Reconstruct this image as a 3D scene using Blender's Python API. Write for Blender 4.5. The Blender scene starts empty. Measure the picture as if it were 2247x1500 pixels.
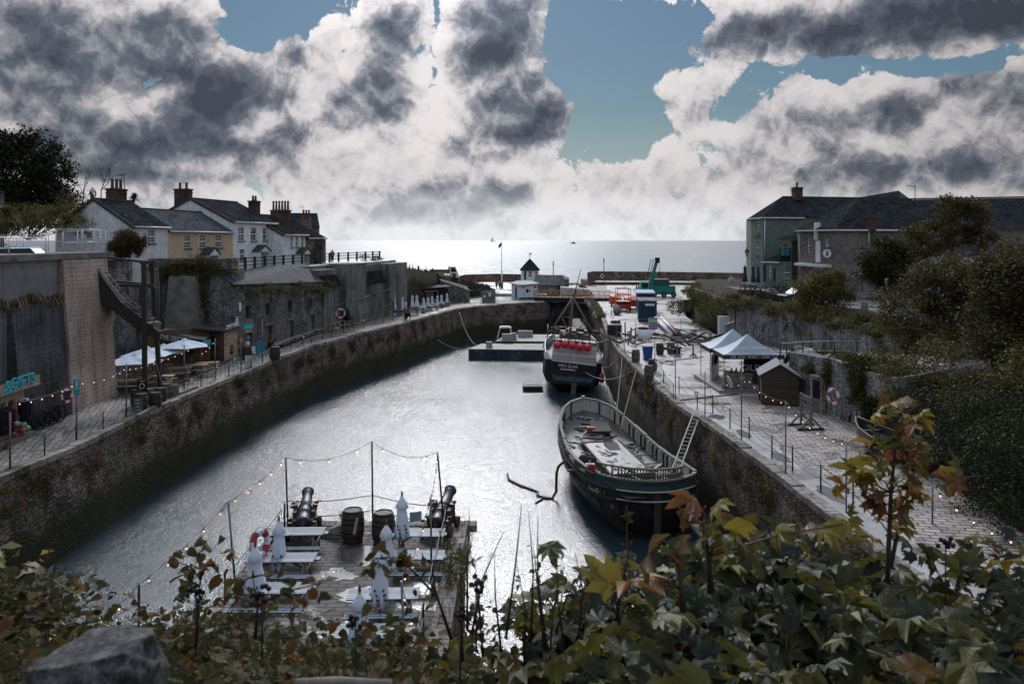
import bpy,math,random
import numpy as np
from mathutils import Vector,Matrix
sc=bpy.context.scene
COL=sc.collection
R=math.radians
F,CX,HY,H=1748.0,1123.5,527.0,15.6
cam=bpy.data.cameras.new('camera');camo=bpy.data.objects.new('camera',cam);COL.objects.link(camo)
camo.location=(0,0,H);camo.rotation_euler=(R(90),0,0)
cam.sensor_width=36;cam.lens=36*F/2247;cam.shift_y=-(750-HY)/2247
cam.clip_start=.1;cam.clip_end=60000
cam.dof.use_dof=True;cam.dof.focus_distance=60;cam.dof.aperture_fstop=4.0
sc.camera=camo
sc.view_settings.view_transform='Standard';sc.view_settings.look='None'
sc.view_settings.gamma=1;sc.view_settings.exposure=EXPO=.12
sc.cycles.max_bounces=6;sc.cycles.transparent_max_bounces=6
class NT:
 dim='3D'
 def __init__(s,tree):s.t=tree;s.n=tree.nodes;s.l=tree.links
 def node(s,typ,ins=None,**kw):
  n=s.n.new(typ)
  for k,v in kw.items():setattr(n,k,v)
  for k,v in(ins or{}).items():s.set(n.inputs[k],v)
  return n
 def set(s,i,v):
  if isinstance(v,bpy.types.NodeSocket):s.l.new(v,i)
  elif isinstance(v,bpy.types.Node):s.l.new(v.outputs[0],i)
  else:
   if isinstance(v,tuple)and len(v)==3 and i.type=='RGBA':v=v+(1,)
   i.default_value=v
 def m(s,op,a,b=0.0,c=None,clamp=False):
  n=s.node('ShaderNodeMath',{0:a,1:b},operation=op,use_clamp=clamp)
  if c is not None:s.set(n.inputs[2],c)
  return n.outputs[0]
 def mr(s,v,a,b,c=0.0,d=1.0,t='LINEAR'):
  return s.node('ShaderNodeMapRange',{0:v,1:a,2:b,3:c,4:d},interpolation_type=t).outputs[0]
 def mix(s,f,a,b,mode='MIX'):
  n=s.node('ShaderNodeMix',data_type='RGBA',blend_type=mode)
  s.set(n.inputs[0],f);s.set(n.inputs[6],a);s.set(n.inputs[7],b);return n.outputs[2]
 def ramp(s,v,stops):
  n=s.node('ShaderNodeValToRGB',{0:v});e=n.color_ramp.elements
  while len(e)<len(stops):e.new(.5)
  for k,(p,c)in enumerate(stops):
   e[k].position=p;e[k].color=tuple(c)+(1,)if not isinstance(c,(int,float))else(c,c,c,1)
  return n.outputs[0]
 def noise(s,vec,scale,det=3,rough=.55,dist=0.0,w=None):
  n=s.node('ShaderNodeTexNoise',{'Scale':scale,'Detail':det,'Roughness':rough,'Distortion':dist},noise_dimensions=s.dim)
  if vec is not None:s.set(n.inputs['Vector'],vec)
  return n.outputs[0]
 def mapp(s,vec,loc=(0,0,0),rot=(0,0,0),sca=(1,1,1)):
  return s.node('ShaderNodeMapping',{0:vec,1:loc,2:rot,3:sca}).outputs[0]
SUN_AZ,SUN_EL,N0=R(-4),R(31),.36
w=bpy.data.worlds.new('World');sc.world=w;w.use_nodes=True
T=NT(w.node_tree);T.n.clear();T.dim='2D'
def sky():
 tc=T.node('ShaderNodeTexCoord').outputs['Generated']
 sep=T.node('ShaderNodeSeparateXYZ',{0:tc})
 x,y,z=sep.outputs
 az=T.m('ARCTAN2',x,y);rr=T.m('SQRT',T.m('ADD',T.m('MULTIPLY',x,x),T.m('MULTIPLY',y,y)))
 el=T.m('ARCTAN2',z,rr)
 p=T.node('ShaderNodeCombineXYZ',{0:T.m('MULTIPLY',az,17.48),1:T.m('MULTIPLY',el,17.48)}).outputs[0]
 def fbm(v):
  a=T.noise(T.node('ShaderNodeVectorMath',{0:v,1:(1,1.35,1)},operation='MULTIPLY').outputs[0],.36,8,.56,.2)
  vo=T.node('ShaderNodeTexVoronoi',{'Vector':T.node('ShaderNodeVectorMath',{0:v,1:T.node('ShaderNodeVectorMath',{0:T.node('ShaderNodeTexNoise',{'Vector':v,'Scale':1.6,'Detail':3},noise_dimensions='2D').outputs[1],3:.55},operation='SCALE').outputs[0]},operation='ADD').outputs[0],'Scale':.7,'Detail':5,'Roughness':.6},feature='F1',voronoi_dimensions='2D')
  return T.m('ADD',T.m('MULTIPLY',a,.68),T.m('MULTIPLY',T.m('SUBTRACT',.8,vo.outputs[0]),.46))
 n1=fbm(p)
 n2=fbm(T.node('ShaderNodeVectorMath',{0:p,1:(-.03,.30,0)},operation='ADD').outputs[0])
 def blobs(lst,start=0.0):
  acc=start
  for(bx,by,rx,ry,rot,wt)in lst:
   u=(bx-CX)/F;a0=math.atan(u);v=(HY-by)/F;e0=math.atan(v*math.cos(a0))
   c=math.cos(a0)
   sx,sy=1/(rx/100*c*c),1/(ry/100*c)
   cx,cy=a0*17.48,e0*17.48
   mp=T.node('ShaderNodeVectorMath',{0:p,1:(sx,sy,0),2:(-cx*sx,-cy*sy,0)},operation='MULTIPLY_ADD').outputs[0]
   ln=T.node('ShaderNodeVectorMath',{0:mp},operation='LENGTH').outputs[1]
   b=T.mr(ln,0.0,1.0,wt,0.0,'SMOOTHSTEP')
   acc=T.m('ADD',acc,b)
  return acc
 gaps=[(620,20,190,130,0,1.1),(535,90,100,70,0,.7),(1265,110,130,200,-15,1),(1345,270,140,190,20,1),(1420,110,200,110,0,1),(1450,50,260,70,0,.9),(1640,200,130,110,0,.8),(2090,140,380,60,0,1.1),(1780,140,220,60,0,.8),(760,130,50,70,0,.35),(1560,350,90,60,0,.35),(2230,250,120,70,0,.2)]
 dark=[(400,170,300,180,0,.85),(360,325,400,110,3,1.0),(90,130,220,230,0,.7),(520,230,210,110,0,.6),(330,40,300,70,0,.35),(850,170,110,210,0,.75),(870,40,110,80,0,.5),(1090,90,170,170,0,1.),(1170,250,190,95,0,.8),(1110,300,260,45,0,.5),(1250,190,170,110,0,.45),(1010,440,210,75,0,.85),(860,470,190,40,0,.4),(1140,420,80,40,0,.3),(1980,45,640,125,-3,1.15),(1700,80,260,60,0,.4),(2000,370,520,75,0,.75),(1830,270,130,80,0,.5),(1975,250,80,90,0,.75),(2190,250,170,130,0,.35),(640,290,90,70,0,.6),(650,120,50,80,0,.5),(180,250,160,90,0,.3),(1150,340,240,35,0,.3),(730,240,60,110,0,.35),(300,385,420,25,0,.4),(2200,400,200,60,0,.3),(2247,60,300,200,0,.4),(0,60,250,220,0,.25)]
 bright=[(560,275,110,55,0,.55),(225,215,110,60,0,.4),(950,250,80,260,0,.4),(720,130,90,110,0,.3),(1480,190,70,110,0,.35),(1520,300,120,60,0,.3),(1930,195,120,50,0,.45),(2010,320,110,45,0,.5),(1790,200,110,60,0,.4),(1290,330,140,40,0,.35),(700,390,300,40,0,.35),(1350,440,500,60,0,.4),(600,30,0.1,0.1,0,0)]
 g=blobs(gaps);d=blobs(dark);br=blobs([b for b in bright if b[5]])
 nz=T.m('SUBTRACT',n1,N0)
 cov=T.m('ADD',T.m('SUBTRACT',T.m('SUBTRACT',T.m('ADD',.74,T.m('MULTIPLY',nz,1.7)),T.mr(el,.30,.48,0,.42)),T.m('MULTIPLY',g,1.05)),T.m('MULTIPLY',d,.55))
 alpha=T.mr(cov,.12,.26,0,1,'SMOOTHSTEP')
 thick=T.m('SUBTRACT',T.m('ADD',T.m('ADD',T.m('MULTIPLY',d,.56),.23),T.m('MULTIPLY',nz,.46)),T.m('MULTIPLY',br,.45))
 relief=T.m('MULTIPLY',T.m('SUBTRACT',n2,n1),1.15)
 thick=T.m('ADD',thick,relief)
 ccol=T.ramp(thick,[(0.0,(.95,.90,.90)),(.22,(.76,.72,.74)),(.40,(.38,.39,.43)),(.58,(.165,.19,.235)),(.85,(.075,.09,.12))])
 sd=(math.sin(SUN_AZ)*math.cos(SUN_EL),math.cos(SUN_AZ)*math.cos(SUN_EL),math.sin(SUN_EL))
 dt=T.node('ShaderNodeVectorMath',{0:tc,1:sd},operation='DOT_PRODUCT').outputs[1]
 glow=T.m('MULTIPLY',T.m('POWER',T.m('MAXIMUM',dt,0.0),26.0),1.5)
 glow2=T.m('MULTIPLY',T.m('POWER',T.m('MAXIMUM',dt,0.0),5.0),.55)
 lit=T.m('ADD',T.m('ADD',T.mr(y,.1,-.6,.42,.58),glow2),T.m('MULTIPLY',T.mr(el,.22,.42,0,1),glow))
 hi=T.mr(el,.31,.7,0,1)
 ccol=T.mix(1.0,ccol,T.node('ShaderNodeCombineXYZ',{0:T.m('MULTIPLY',lit,T.m('ADD',1,T.m('MULTIPLY',hi,.85))),1:T.m('MULTIPLY',lit,T.m('ADD',1,T.m('MULTIPLY',hi,1.0))),2:T.m('MULTIPLY',lit,T.m('ADD',1,T.m('MULTIPLY',hi,1.25)))}).outputs[0],'MULTIPLY')
 nish=T.node('ShaderNodeTexSky',sky_type='NISHITA',sun_disc=False,sun_elevation=SUN_EL,sun_rotation=SUN_AZ,altitude=0,air_density=1.6,dust_density=.3,ozone_density=3.5)
 blue=T.mix(1.0,nish.outputs[0],(.025,.0305,.037),'MULTIPLY')
 blue=T.mix(T.mr(el,.16,.03),blue,(.34,.42,.46));blue=T.mix(T.mr(el,.31,.6,0,.8),blue,(.35,.55,.75))
 col=T.mix(alpha,blue,ccol)
 hz=T.m('MULTIPLY',T.mr(el,0.0,.085,1,0,'SMOOTHSTEP'),T.mr(T.m('ABSOLUTE',T.m('ADD',az,.02)),.10,.6,.85,.15))
 hz=T.m('MULTIPLY',hz,T.mr(thick,.1,.8,1.0,.65))
 col=T.mix(hz,col,(.83,.86,.88))
 col=T.mix(T.mr(el,-.01,-.03),col,(.03,.035,.03))
 out=T.node('ShaderNodeOutputWorld')
 bg=T.node('ShaderNodeBackground',{0:col,1:1.0})
 T.l.new(bg.outputs[0],out.inputs[0])
sky()
sun=bpy.data.lights.new('sun','SUN');sun.energy=2.0;sun.angle=R(14);sun.color=(.98,.98,1)
suno=bpy.data.objects.new('sun',sun);COL.objects.link(suno)
suno.rotation_euler=Vector((math.sin(SUN_AZ)*math.cos(SUN_EL),math.cos(SUN_AZ)*math.cos(SUN_EL),math.sin(SUN_EL))).to_track_quat('Z','Y').to_euler()
suno.location=(0,60,60)
def G(px,py,z):
 Y=F*(H-z)/(py-HY);return Vector(((px-CX)/F*Y,Y,z))
def D(px,py,Y):return Vector(((px-CX)/F*Y,Y,H-(py-HY)/F*Y))
def Qy(px,py):return G(px,py,5.1)
class MB:
 def __init__(s):s.v=[];s.f=[];s.mi=[];s.sm=[];s.cm=0
 def pts(s,vs,fs,sm=False):
  o=len(s.v);s.v+=[tuple(v)for v in vs]
  for f in fs:s.f.append(tuple(i+o for i in f));s.mi.append(s.cm);s.sm.append(sm)
  return s
 def poly(s,vs):return s.pts(vs,[range(len(vs))])
 def box(s,c,d,rz=0,M=None):
  M=M or Matrix.Rotation(rz,3,'Z');c=Vector(c)
  vs=[c+M@Vector((x*d[0]/2,y*d[1]/2,z*d[2]/2))for x in(-1,1)for y in(-1,1)for z in(-1,1)]
  return s.pts(vs,[(0,1,3,2),(4,6,7,5),(0,4,5,1),(2,3,7,6),(0,2,6,4),(1,5,7,3)])
 def bar(s,a,b,wd,hg,up=(0,0,1)):
  a,b=Vector(a),Vector(b);d=b-a;L=d.length
  if L<1e-6:return s
  d/=L;u=Vector(up)
  if abs(d.dot(u))>.97:u=Vector((0,1,0))
  sx=d.cross(u).normalized();sz=sx.cross(d)
  M=Matrix((sx,d,sz)).transposed()
  return s.box((a+b)/2,(wd,L,hg),M=M)
 def tube(s,pts,r,n=6,caps=True,sm=True):
  pts=[Vector(p)for p in pts];rs=r if isinstance(r,(list,tuple))else[r]*len(pts)
  vs=[];k=len(pts);pu=None
  for i,p in enumerate(pts):
   d=(pts[min(i+1,k-1)]-pts[max(i-1,0)])
   if d.length<1e-9:d=Vector((0,0,1))
   d.normalize()
   if pu is None:pu=Vector((0,0,1))if abs(d.z)<.9 else Vector((1,0,0))
   a=d.cross(pu).normalized();pu=a.cross(d)
   for j in range(n):
    t=2*math.pi*j/n;vs.append(p+(a*math.cos(t)+pu*math.sin(t))*rs[i])
  fs=[(i*n+j,i*n+(j+1)%n,(i+1)*n+(j+1)%n,(i+1)*n+j)for i in range(k-1)for j in range(n)]
  s.pts(vs,fs,sm)
  if caps:
   o=len(s.v)-len(vs);s.f+=[tuple(o+j for j in range(n))[::-1],tuple(o+(k-1)*n+j for j in range(n))];s.mi+=[s.cm]*2;s.sm+=[False]*2
  return s
 def cyl(s,a,b,r,r2=None,n=10,sm=True):return s.tube([a,b],[r,r if r2 is None else r2],n,True,sm)
 def lathe(s,prof,c=(0,0,0),n=16,M=None,sm=True):
  c=Vector(c);M=M or Matrix.Identity(3);vs=[]
  for(r,z)in prof:
   for j in range(n):
    t=2*math.pi*j/n;vs.append(c+M@Vector((r*math.cos(t),r*math.sin(t),z)))
  fs=[(i*n+j,i*n+(j+1)%n,(i+1)*n+(j+1)%n,(i+1)*n+j)for i in range(len(prof)-1)for j in range(n)]
  return s.pts(vs,fs,sm)
 def ball(s,c,r,n=12,m=8):
  r=(r,r,r)if isinstance(r,(int,float))else r
  o=Vector(c);vs=[]
  for i in range(m+1):
   a=math.pi*i/m
   for j in range(n):
    t=2*math.pi*j/n;vs.append(o+Vector((r[0]*math.sin(a)*math.cos(t),r[1]*math.sin(a)*math.sin(t),-r[2]*math.cos(a))))
  return s.pts(vs,[(i*n+j,i*n+(j+1)%n,(i+1)*n+(j+1)%n,(i+1)*n+j)for i in range(m)for j in range(n)],True)
 def torus(s,c,R1,r,M=None,n=24,m=8,a0=0,a1=2*math.pi):
  M=M or Matrix.Identity(3);c=Vector(c);vs=[];full=abs(a1-a0-2*math.pi)<1e-6;k=n if full else n+1
  for i in range(k):
   t=a0+(a1-a0)*i/n
   for j in range(m):
    q=2*math.pi*j/m;vs.append(c+M@Vector(((R1+r*math.cos(q))*math.cos(t),(R1+r*math.cos(q))*math.sin(t),r*math.sin(q))))
  return s.pts(vs,[(i*m+j,((i+1)%k)*m+j,((i+1)%k)*m+(j+1)%m,i*m+(j+1)%m)for i in range(n)for j in range(m)],True)
 def prism(s,bottom,top):
  n=len(bottom)
  s.pts(list(bottom)+list(top),[tuple(range(n))[::-1],tuple(range(n,2*n))]+[(i,(i+1)%n,n+(i+1)%n,n+i)for i in range(n)])
  return s
 def slab(s,ring2d,z0,z1):return s.prism([(x,y,z0)for x,y in ring2d],[(x,y,z1)for x,y in ring2d])
 def loft(s,rings,close=True,sm=False,cap=True):
  n=len(rings[0]);vs=[p for r in rings for p in r];m=n if close else n-1
  fs=[(i*n+j,i*n+(j+1)%n,(i+1)*n+(j+1)%n,(i+1)*n+j)for i in range(len(rings)-1)for j in range(m)]
  if cap and close:fs+=[tuple(range(n))[::-1],tuple((len(rings)-1)*n+j for j in range(n))]
  return s.pts(vs,fs,sm)
 def build(s,name,mats,parent=None,world=True):
  vs=np.array(s.v,dtype=float)
  if parent is not None and world:
   M=np.array(Matrix.LocRotScale(parent.location,parent.rotation_euler,None).inverted())
   vs=vs@M[:3,:3].T+M[:3,3]
  me=bpy.data.meshes.new(name);me.from_pydata(vs.tolist(),[],s.f)
  mats=mats if isinstance(mats,(list,tuple))else[mats]
  for m in mats:me.materials.append(m)
  me.polygons.foreach_set('material_index',s.mi);me.polygons.foreach_set('use_smooth',s.sm)
  V=np.array(s.v,dtype=float)
  lay=me.uv_layers.new(name='uv');uv=np.zeros((len(me.loops),2));k=0
  for f in s.f:
   P=V[list(f)];n=np.zeros(3)
   for i in range(len(f)):
    a,b=P[i],P[(i+1)%len(f)];n+=np.cross(a,b)
   L=np.linalg.norm(n);n=n/L if L>1e-12 else np.array((0,0,1.))
   if abs(n[2])>.92:u,v=P[:,0],P[:,1]
   else:
    t=np.array((-n[1],n[0],0));t/=np.linalg.norm(t)
    if t[1]<0:t=-t
    b=np.cross(n,t);b=b if b[2]>0 else-b
    u,v=P@t,P@b
   uv[k:k+len(f),0]=u;uv[k:k+len(f),1]=v;k+=len(f)
  lay.data.foreach_set('uv',uv.ravel())
  me.update()
  o=bpy.data.objects.new(name,me);COL.objects.link(o)
  if parent is not None:o.parent=parent
  return o
def tag(o,label=None,cat=None,group=None,kind=None):
 if label:o['label']=label
 if cat:o['category']=cat
 if group:o['group']=group
 if kind:o['kind']=kind
 return o
def struct(o):o['kind']='structure';return o
def thing(name,label,cat,loc=(0,0,0),rz=0,group=None):
 o=bpy.data.objects.new(name,None);o.empty_display_size=.3;COL.objects.link(o)
 o.location=loc;o.rotation_euler=(0,0,rz);return tag(o,label,cat,group)
def dup(root,loc,rz=None,label=None,group=None,scale=None,rot=None):
 def cp(o,par):
  c=o.copy();COL.objects.link(c)
  if par is not None:c.parent=par
  for ch in kids.get(o,[]):cp(ch,c)
  return c
 kids={}
 stack=[root]
 while stack:
  q=stack.pop();ch=[x for x in q.children];kids[q]=ch;stack+=ch
 r=cp(root,None);r.location=loc
 if rz is not None:r.rotation_euler=(0,0,rz)
 if rot is not None:r.rotation_euler=rot
 if scale is not None:r.scale=scale if isinstance(scale,(tuple,list))else(scale,)*3
 if label:r['label']=label
 if group:r['group']=group
 return r
ORD=['first','second','third','fourth','fifth','sixth','seventh','eighth','ninth','tenth','eleventh','twelfth','thirteenth','fourteenth','fifteenth','sixteenth','seventeenth','eighteenth','nineteenth','twentieth']
def od(i):return ORD[i]if i<20 else('twenty-'+ORD[i-20]if i<29 else('thirtieth' if i==29 else 'thirty-'+ORD[i-30]))
def text(name,s,size,mt,M,parent=None,ext=.01,align='CENTER',sx=1.0):
 c=bpy.data.curves.new(name,'FONT');c.body=s;c.size=size;c.extrude=ext;c.align_x=align;c.align_y='CENTER';c.space_character=1.05
 c.materials.append(mt);o=bpy.data.objects.new(name,c);me=bpy.data.meshes.new_from_object(o);bpy.data.objects.remove(o);o=bpy.data.objects.new(name,me);COL.objects.link(o)
 if parent is not None:
  o.parent=parent;M=Matrix.LocRotScale(parent.location,parent.rotation_euler,None).inverted()@M
 o.matrix_local=M@Matrix.Diagonal((sx,1,1,1));return o
def face_M(c,right,up=(0,0,1)):
 r=Vector(right).normalized();u=Vector(up);u=(u-r*u.dot(r)).normalized();n=r.cross(u)
 M=Matrix((r,u,n)).transposed().to_4x4();M.translation=Vector(c);return M
def sag(a,b,s,n=8):
 a,b=Vector(a),Vector(b);return[a.lerp(b,i/n)-Vector((0,0,4*s*(i/n)*(1-i/n)))for i in range(n+1)]
MT={}
def base_mat(name):
 m=bpy.data.materials.new(name);m.use_nodes=True;t=NT(m.node_tree)
 b=t.n['Principled BSDF'];return m,t,b
def pl(name,col,rough=.6,metal=0,var=.25,vs=3.0,bump=0.0,spec=.4,dirt=None):
 if name in MT:return MT[name]
 m,t,b=base_mat(name);tc=t.node('ShaderNodeTexCoord').outputs['Object']
 n=t.noise(tc,vs,5,.6)
 c=t.mix(1.0,col,t.ramp(n,[(.3,1-var),(.7,1+var*.3)]),'MULTIPLY')
 if dirt:c=t.mix(t.mr(t.noise(tc,vs*.6,6,.7),.52,.68),c,dirt)
 t.set(b.inputs['Base Color'],c);b.inputs['Roughness'].default_value=rough;b.inputs['Metallic'].default_value=metal
 b.inputs['Specular IOR Level'].default_value=spec
 if bump:
  bp=t.node('ShaderNodeBump',{'Strength':bump,'Distance':.05,'Height':t.noise(tc,vs*6,4,.6)});t.set(b.inputs['Normal'],bp)
 MT[name]=m;return m
def stone(name,cols,scale=2.2,sy=1.6,mortar=(.10,.095,.09),streak=.5,moss=None,weed=False,bump=.8,blocks=None,grime=.5,pale=None,rough=.85):
 """rubble (voronoi) or coursed (blocks) masonry with runs of dirt"""
 m,t,b=base_mat(name);uv=t.node('ShaderNodeUVMap',uv_map='uv').outputs[0]
 geo=t.node('ShaderNodeNewGeometry');pos=geo.outputs['Position'];pz=t.node('ShaderNodeSeparateXYZ',{0:pos}).outputs[2]
 if blocks:
  wv=t.node('ShaderNodeVectorMath',{0:uv,1:t.node('ShaderNodeVectorMath',{0:t.node('ShaderNodeTexNoise',{'Vector':uv,'Scale':.8,'Detail':2}).outputs[1],3:.12},operation='SCALE').outputs[0]},operation='ADD').outputs[0]
  br=t.node('ShaderNodeTexBrick',{'Vector':wv,'Color1':(0,0,0),'Color2':(1,1,1),'Mortar':(.5,.5,.5),'Scale':1.0,'Mortar Size':blocks[2],'Mortar Smooth':.3,'Brick Width':blocks[0],'Row Height':blocks[1]})
  rnd=br.outputs[0];edge=br.outputs[1];hgt=t.m('SUBTRACT',1,edge)
  cell=t.ramp(t.m('ADD',t.m('MULTIPLY',rnd,.6),t.m('MULTIPLY',t.noise(uv,1.7,4),.5)),[(i/(len(cols)-1)*.8+.1,c)for i,c in enumerate(cols)])
 else:
  wv=t.node('ShaderNodeVectorMath',{0:uv,1:t.node('ShaderNodeVectorMath',{0:t.node('ShaderNodeTexNoise',{'Vector':uv,'Scale':2.0,'Detail':3}).outputs[1],3:.3},operation='SCALE').outputs[0]},operation='ADD').outputs[0]
  q=t.mapp(wv,sca=(1,sy,1))
  v1=t.node('ShaderNodeTexVoronoi',{'Vector':q,'Scale':scale,'Randomness':.85});v2=t.node('ShaderNodeTexVoronoi',{'Vector':q,'Scale':scale,'Randomness':.85},feature='DISTANCE_TO_EDGE')
  edge=t.mr(v2.outputs[0],.02,.10,1,0);hgt=t.mr(v2.outputs[0],0,.18)
  rnd=t.node('ShaderNodeSeparateColor',{0:v1.outputs[1]}).outputs[0]
  cell=t.ramp(rnd,[(i/(len(cols)-1),c)for i,c in enumerate(cols)])
 fine=t.noise(pos,9,5,.65)
 c=t.mix(t.m('MULTIPLY',edge,.85),cell,mortar)
 c=t.mix(1.0,c,t.ramp(fine,[(.25,.6),(.75,1.25)]),'MULTIPLY')
 big=t.noise(pos,.35,5,.6,.5)
 c=t.mix(1.0,c,t.ramp(big,[(.35,1-grime),(.62,1.1)]),'MULTIPLY')
 run=t.noise(t.mapp(uv,sca=(2.6,.16,1)),1.0,5,.7,.3)
 c=t.mix(t.m('MULTIPLY',t.mr(run,.5,.62),streak),c,t.mix(1.0,c,(.22,.2,.19),'MULTIPLY'))
 if pale:
  run2=t.noise(t.mapp(uv,loc=(7,3,0),sca=(3.4,.3,1)),1.0,6,.75,.2)
  c=t.mix(t.mr(run2,.62,.70,0,.75),c,pale)
 if moss:
  mm=t.mr(t.noise(pos,.55,6,.7,.8),.50,.62,0,.9);c=t.mix(mm,c,t.mix(t.noise(pos,7,3),moss,tuple(x*.35 for x in moss)))
 if weed:
  hz=t.m('ADD',pz,t.m('MULTIPLY',t.m('SUBTRACT',t.noise(pos,.8,6,.75),.5),2.6))
  c=t.mix(t.mr(hz,2.6,1.7,0,.95),c,t.mix(t.noise(pos,5,5,.7),(.012,.014,.006),(.05,.05,.016)))
 t.set(b.inputs['Base Color'],c);t.set(b.inputs['Roughness'],rough);b.inputs['Specular IOR Level'].default_value=.3
 hh=t.m('ADD',t.m('MULTIPLY',hgt,.6),t.m('MULTIPLY',fine,.55))
 t.set(b.inputs['Normal'],t.node('ShaderNodeBump',{'Strength':bump,'Distance':.09,'Height':hh}))
 MT[name]=m;return m
def slate(name,a,bcol,w=.34,h=.22,rough=.45,moss=None):
 m,t,b=base_mat(name);uv=t.node('ShaderNodeUVMap',uv_map='uv').outputs[0];pos=t.node('ShaderNodeNewGeometry').outputs['Position']
 br=t.node('ShaderNodeTexBrick',{'Vector':uv,'Color1':(0,0,0),'Color2':(1,1,1),'Mortar':(0,0,0),'Scale':1.0,'Mortar Size':.012,'Brick Width':w,'Row Height':h})
 c=t.mix(br.outputs[0],a,bcol)
 c=t.mix(1.0,c,t.ramp(t.noise(pos,.9,6,.7),[(.3,.55),(.7,1.25)]),'MULTIPLY')
 c=t.mix(t.m('MULTIPLY',br.outputs[1],.7),c,(.01,.01,.012));b.inputs['Specular IOR Level'].default_value=0.0
 if moss:c=t.mix(t.mr(t.noise(pos,.6,6,.75),.5,.72,0,.35),c,moss)
 t.set(b.inputs['Base Color'],c);t.set(b.inputs['Roughness'],t.mr(t.noise(pos,3,3),.3,.7,rough+.1,rough+.35))
 hgt=t.m('ADD',t.m('MULTIPLY',br.outputs[0],.5),t.m('MULTIPLY',t.m('SUBTRACT',1,br.outputs[1]),.6))
 t.set(b.inputs['Normal'],t.node('ShaderNodeBump',{'Strength':.5,'Distance':.03,'Height':hgt}))
 MT[name]=m;return m
def brickpaint(name,col,dark=.8,w=.45,h=.15,dirt=(.2,.2,.2)):
 m,t,b=base_mat(name);uv=t.node('ShaderNodeUVMap',uv_map='uv').outputs[0];pos=t.node('ShaderNodeNewGeometry').outputs['Position']
 wv=t.node('ShaderNodeVectorMath',{0:uv,1:t.node('ShaderNodeVectorMath',{0:t.node('ShaderNodeTexNoise',{'Vector':uv,'Scale':3.0}).outputs[1],3:.08},operation='SCALE').outputs[0]},operation='ADD').outputs[0]
 br=t.node('ShaderNodeTexBrick',{'Vector':wv,'Color1':tuple(x*dark for x in col),'Color2':col,'Mortar':tuple(x*.72 for x in col),'Scale':1.0,'Mortar Size':.02,'Mortar Smooth':.5,'Brick Width':w,'Row Height':h})
 c=t.mix(t.mr(t.noise(pos,.7,6,.7),.5,.8,0,.4),br.outputs[0],dirt)
 c=t.mix(1.0,c,t.ramp(t.noise(t.mapp(uv,sca=(3,.3,1)),1,4),[(.3,.82),(.7,1.05)]),'MULTIPLY')
 t.set(b.inputs['Base Color'],c);b.inputs['Roughness'].default_value=.8;b.inputs['Specular IOR Level'].default_value=.2
 t.set(b.inputs['Normal'],t.node('ShaderNodeBump',{'Strength':.5,'Distance':.03,'Height':t.m('SUBTRACT',1,br.outputs[1])}))
 MT[name]=m;return m
def wood(name,col,rough=.7,grain=1.0,plank=None,var=.5,spec=.3):
 m,t,b=base_mat(name);uv=t.node('ShaderNodeUVMap',uv_map='uv').outputs[0];pos=t.node('ShaderNodeTexCoord').outputs['Object']
 n=t.noise(t.mapp(pos,sca=(3,3,3)),2.5*grain,6,.7,1.0)
 c=t.mix(1.0,col,t.ramp(n,[(.3,1-var),(.7,1.15)]),'MULTIPLY')
 if plank:
  br=t.node('ShaderNodeTexBrick',{'Vector':t.mapp(uv,rot=(0,0,R(plank[3])if len(plank)>3 else 0)),'Color1':(.62,)*3,'Color2':(1.1,)*3,'Mortar':(.12,)*3,'Scale':1.0,'Mortar Size':plank[2],'Brick Width':plank[0],'Row Height':plank[1]})
  c=t.mix(1.0,c,br.outputs[0],'MULTIPLY')
  t.set(b.inputs['Normal'],t.node('ShaderNodeBump',{'Strength':.6,'Distance':.03,'Height':t.m('SUBTRACT',1,br.outputs[1])}))
 t.set(b.inputs['Base Color'],c);t.set(b.inputs['Roughness'],t.mr(n,.3,.7,rough-.2,rough+.1));b.inputs['Specular IOR Level'].default_value=spec
 MT[name]=m;return m
def leafm(name,cols,trans=.3,rough=.6,spec=.1,veins=False):
 m,t,b=base_mat(name);rnd=t.node('ShaderNodeNewGeometry').outputs['Random Per Island']
 pos=t.node('ShaderNodeTexCoord').outputs['Object']
 v=t.m('ADD',t.m('MULTIPLY',rnd,.75),t.m('MULTIPLY',t.noise(pos,.9,3),.3))
 c=t.ramp(v,[(i/(len(cols)-1)*.9+.05,x)for i,x in enumerate(cols)])
 if veins:
  uv=t.node('ShaderNodeUVMap',uv_map='uv').outputs[0];sp_=t.node('ShaderNodeSeparateXYZ',{0:uv});an=t.m('ARCTAN2',sp_.outputs[1],sp_.outputs[0])
  vn_=t.m('ABSOLUTE',t.m('SINE',t.m('MULTIPLY',an,3.6)));rd_=t.node('ShaderNodeVectorMath',{0:uv},operation='LENGTH').outputs[1];side=t.m('ABSOLUTE',t.m('SINE',t.m('ADD',t.m('MULTIPLY',rd_,42),t.m('MULTIPLY',vn_,5))))
  c=t.mix(t.mr(vn_,.16,.02,0,.5),c,t.mix(.5,c,(.25,.25,.12)));c=t.mix(t.mr(t.noise(t.node('ShaderNodeVectorMath',{0:uv,1:pos},operation='ADD').outputs[0],9,5,.7),.58,.66,0,.75),c,(.06,.03,.012))
  t.set(b.inputs['Normal'],t.node('ShaderNodeBump',{'Strength':.8,'Distance':.006,'Height':t.m('ADD',t.m('MINIMUM',vn_,.4),t.m('MULTIPLY',side,.12))}))
 t.set(b.inputs['Base Color'],c);b.inputs['Roughness'].default_value=rough;b.inputs['Specular IOR Level'].default_value=spec
 tr=t.node('ShaderNodeBsdfTranslucent',{0:c});mx=t.node('ShaderNodeMixShader',{0:trans,1:b.outputs[0],2:tr.outputs[0]})
 t.l.new(mx.outputs[0],t.n['Material Output'].inputs[0]);MT[name]=m;return m
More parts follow.
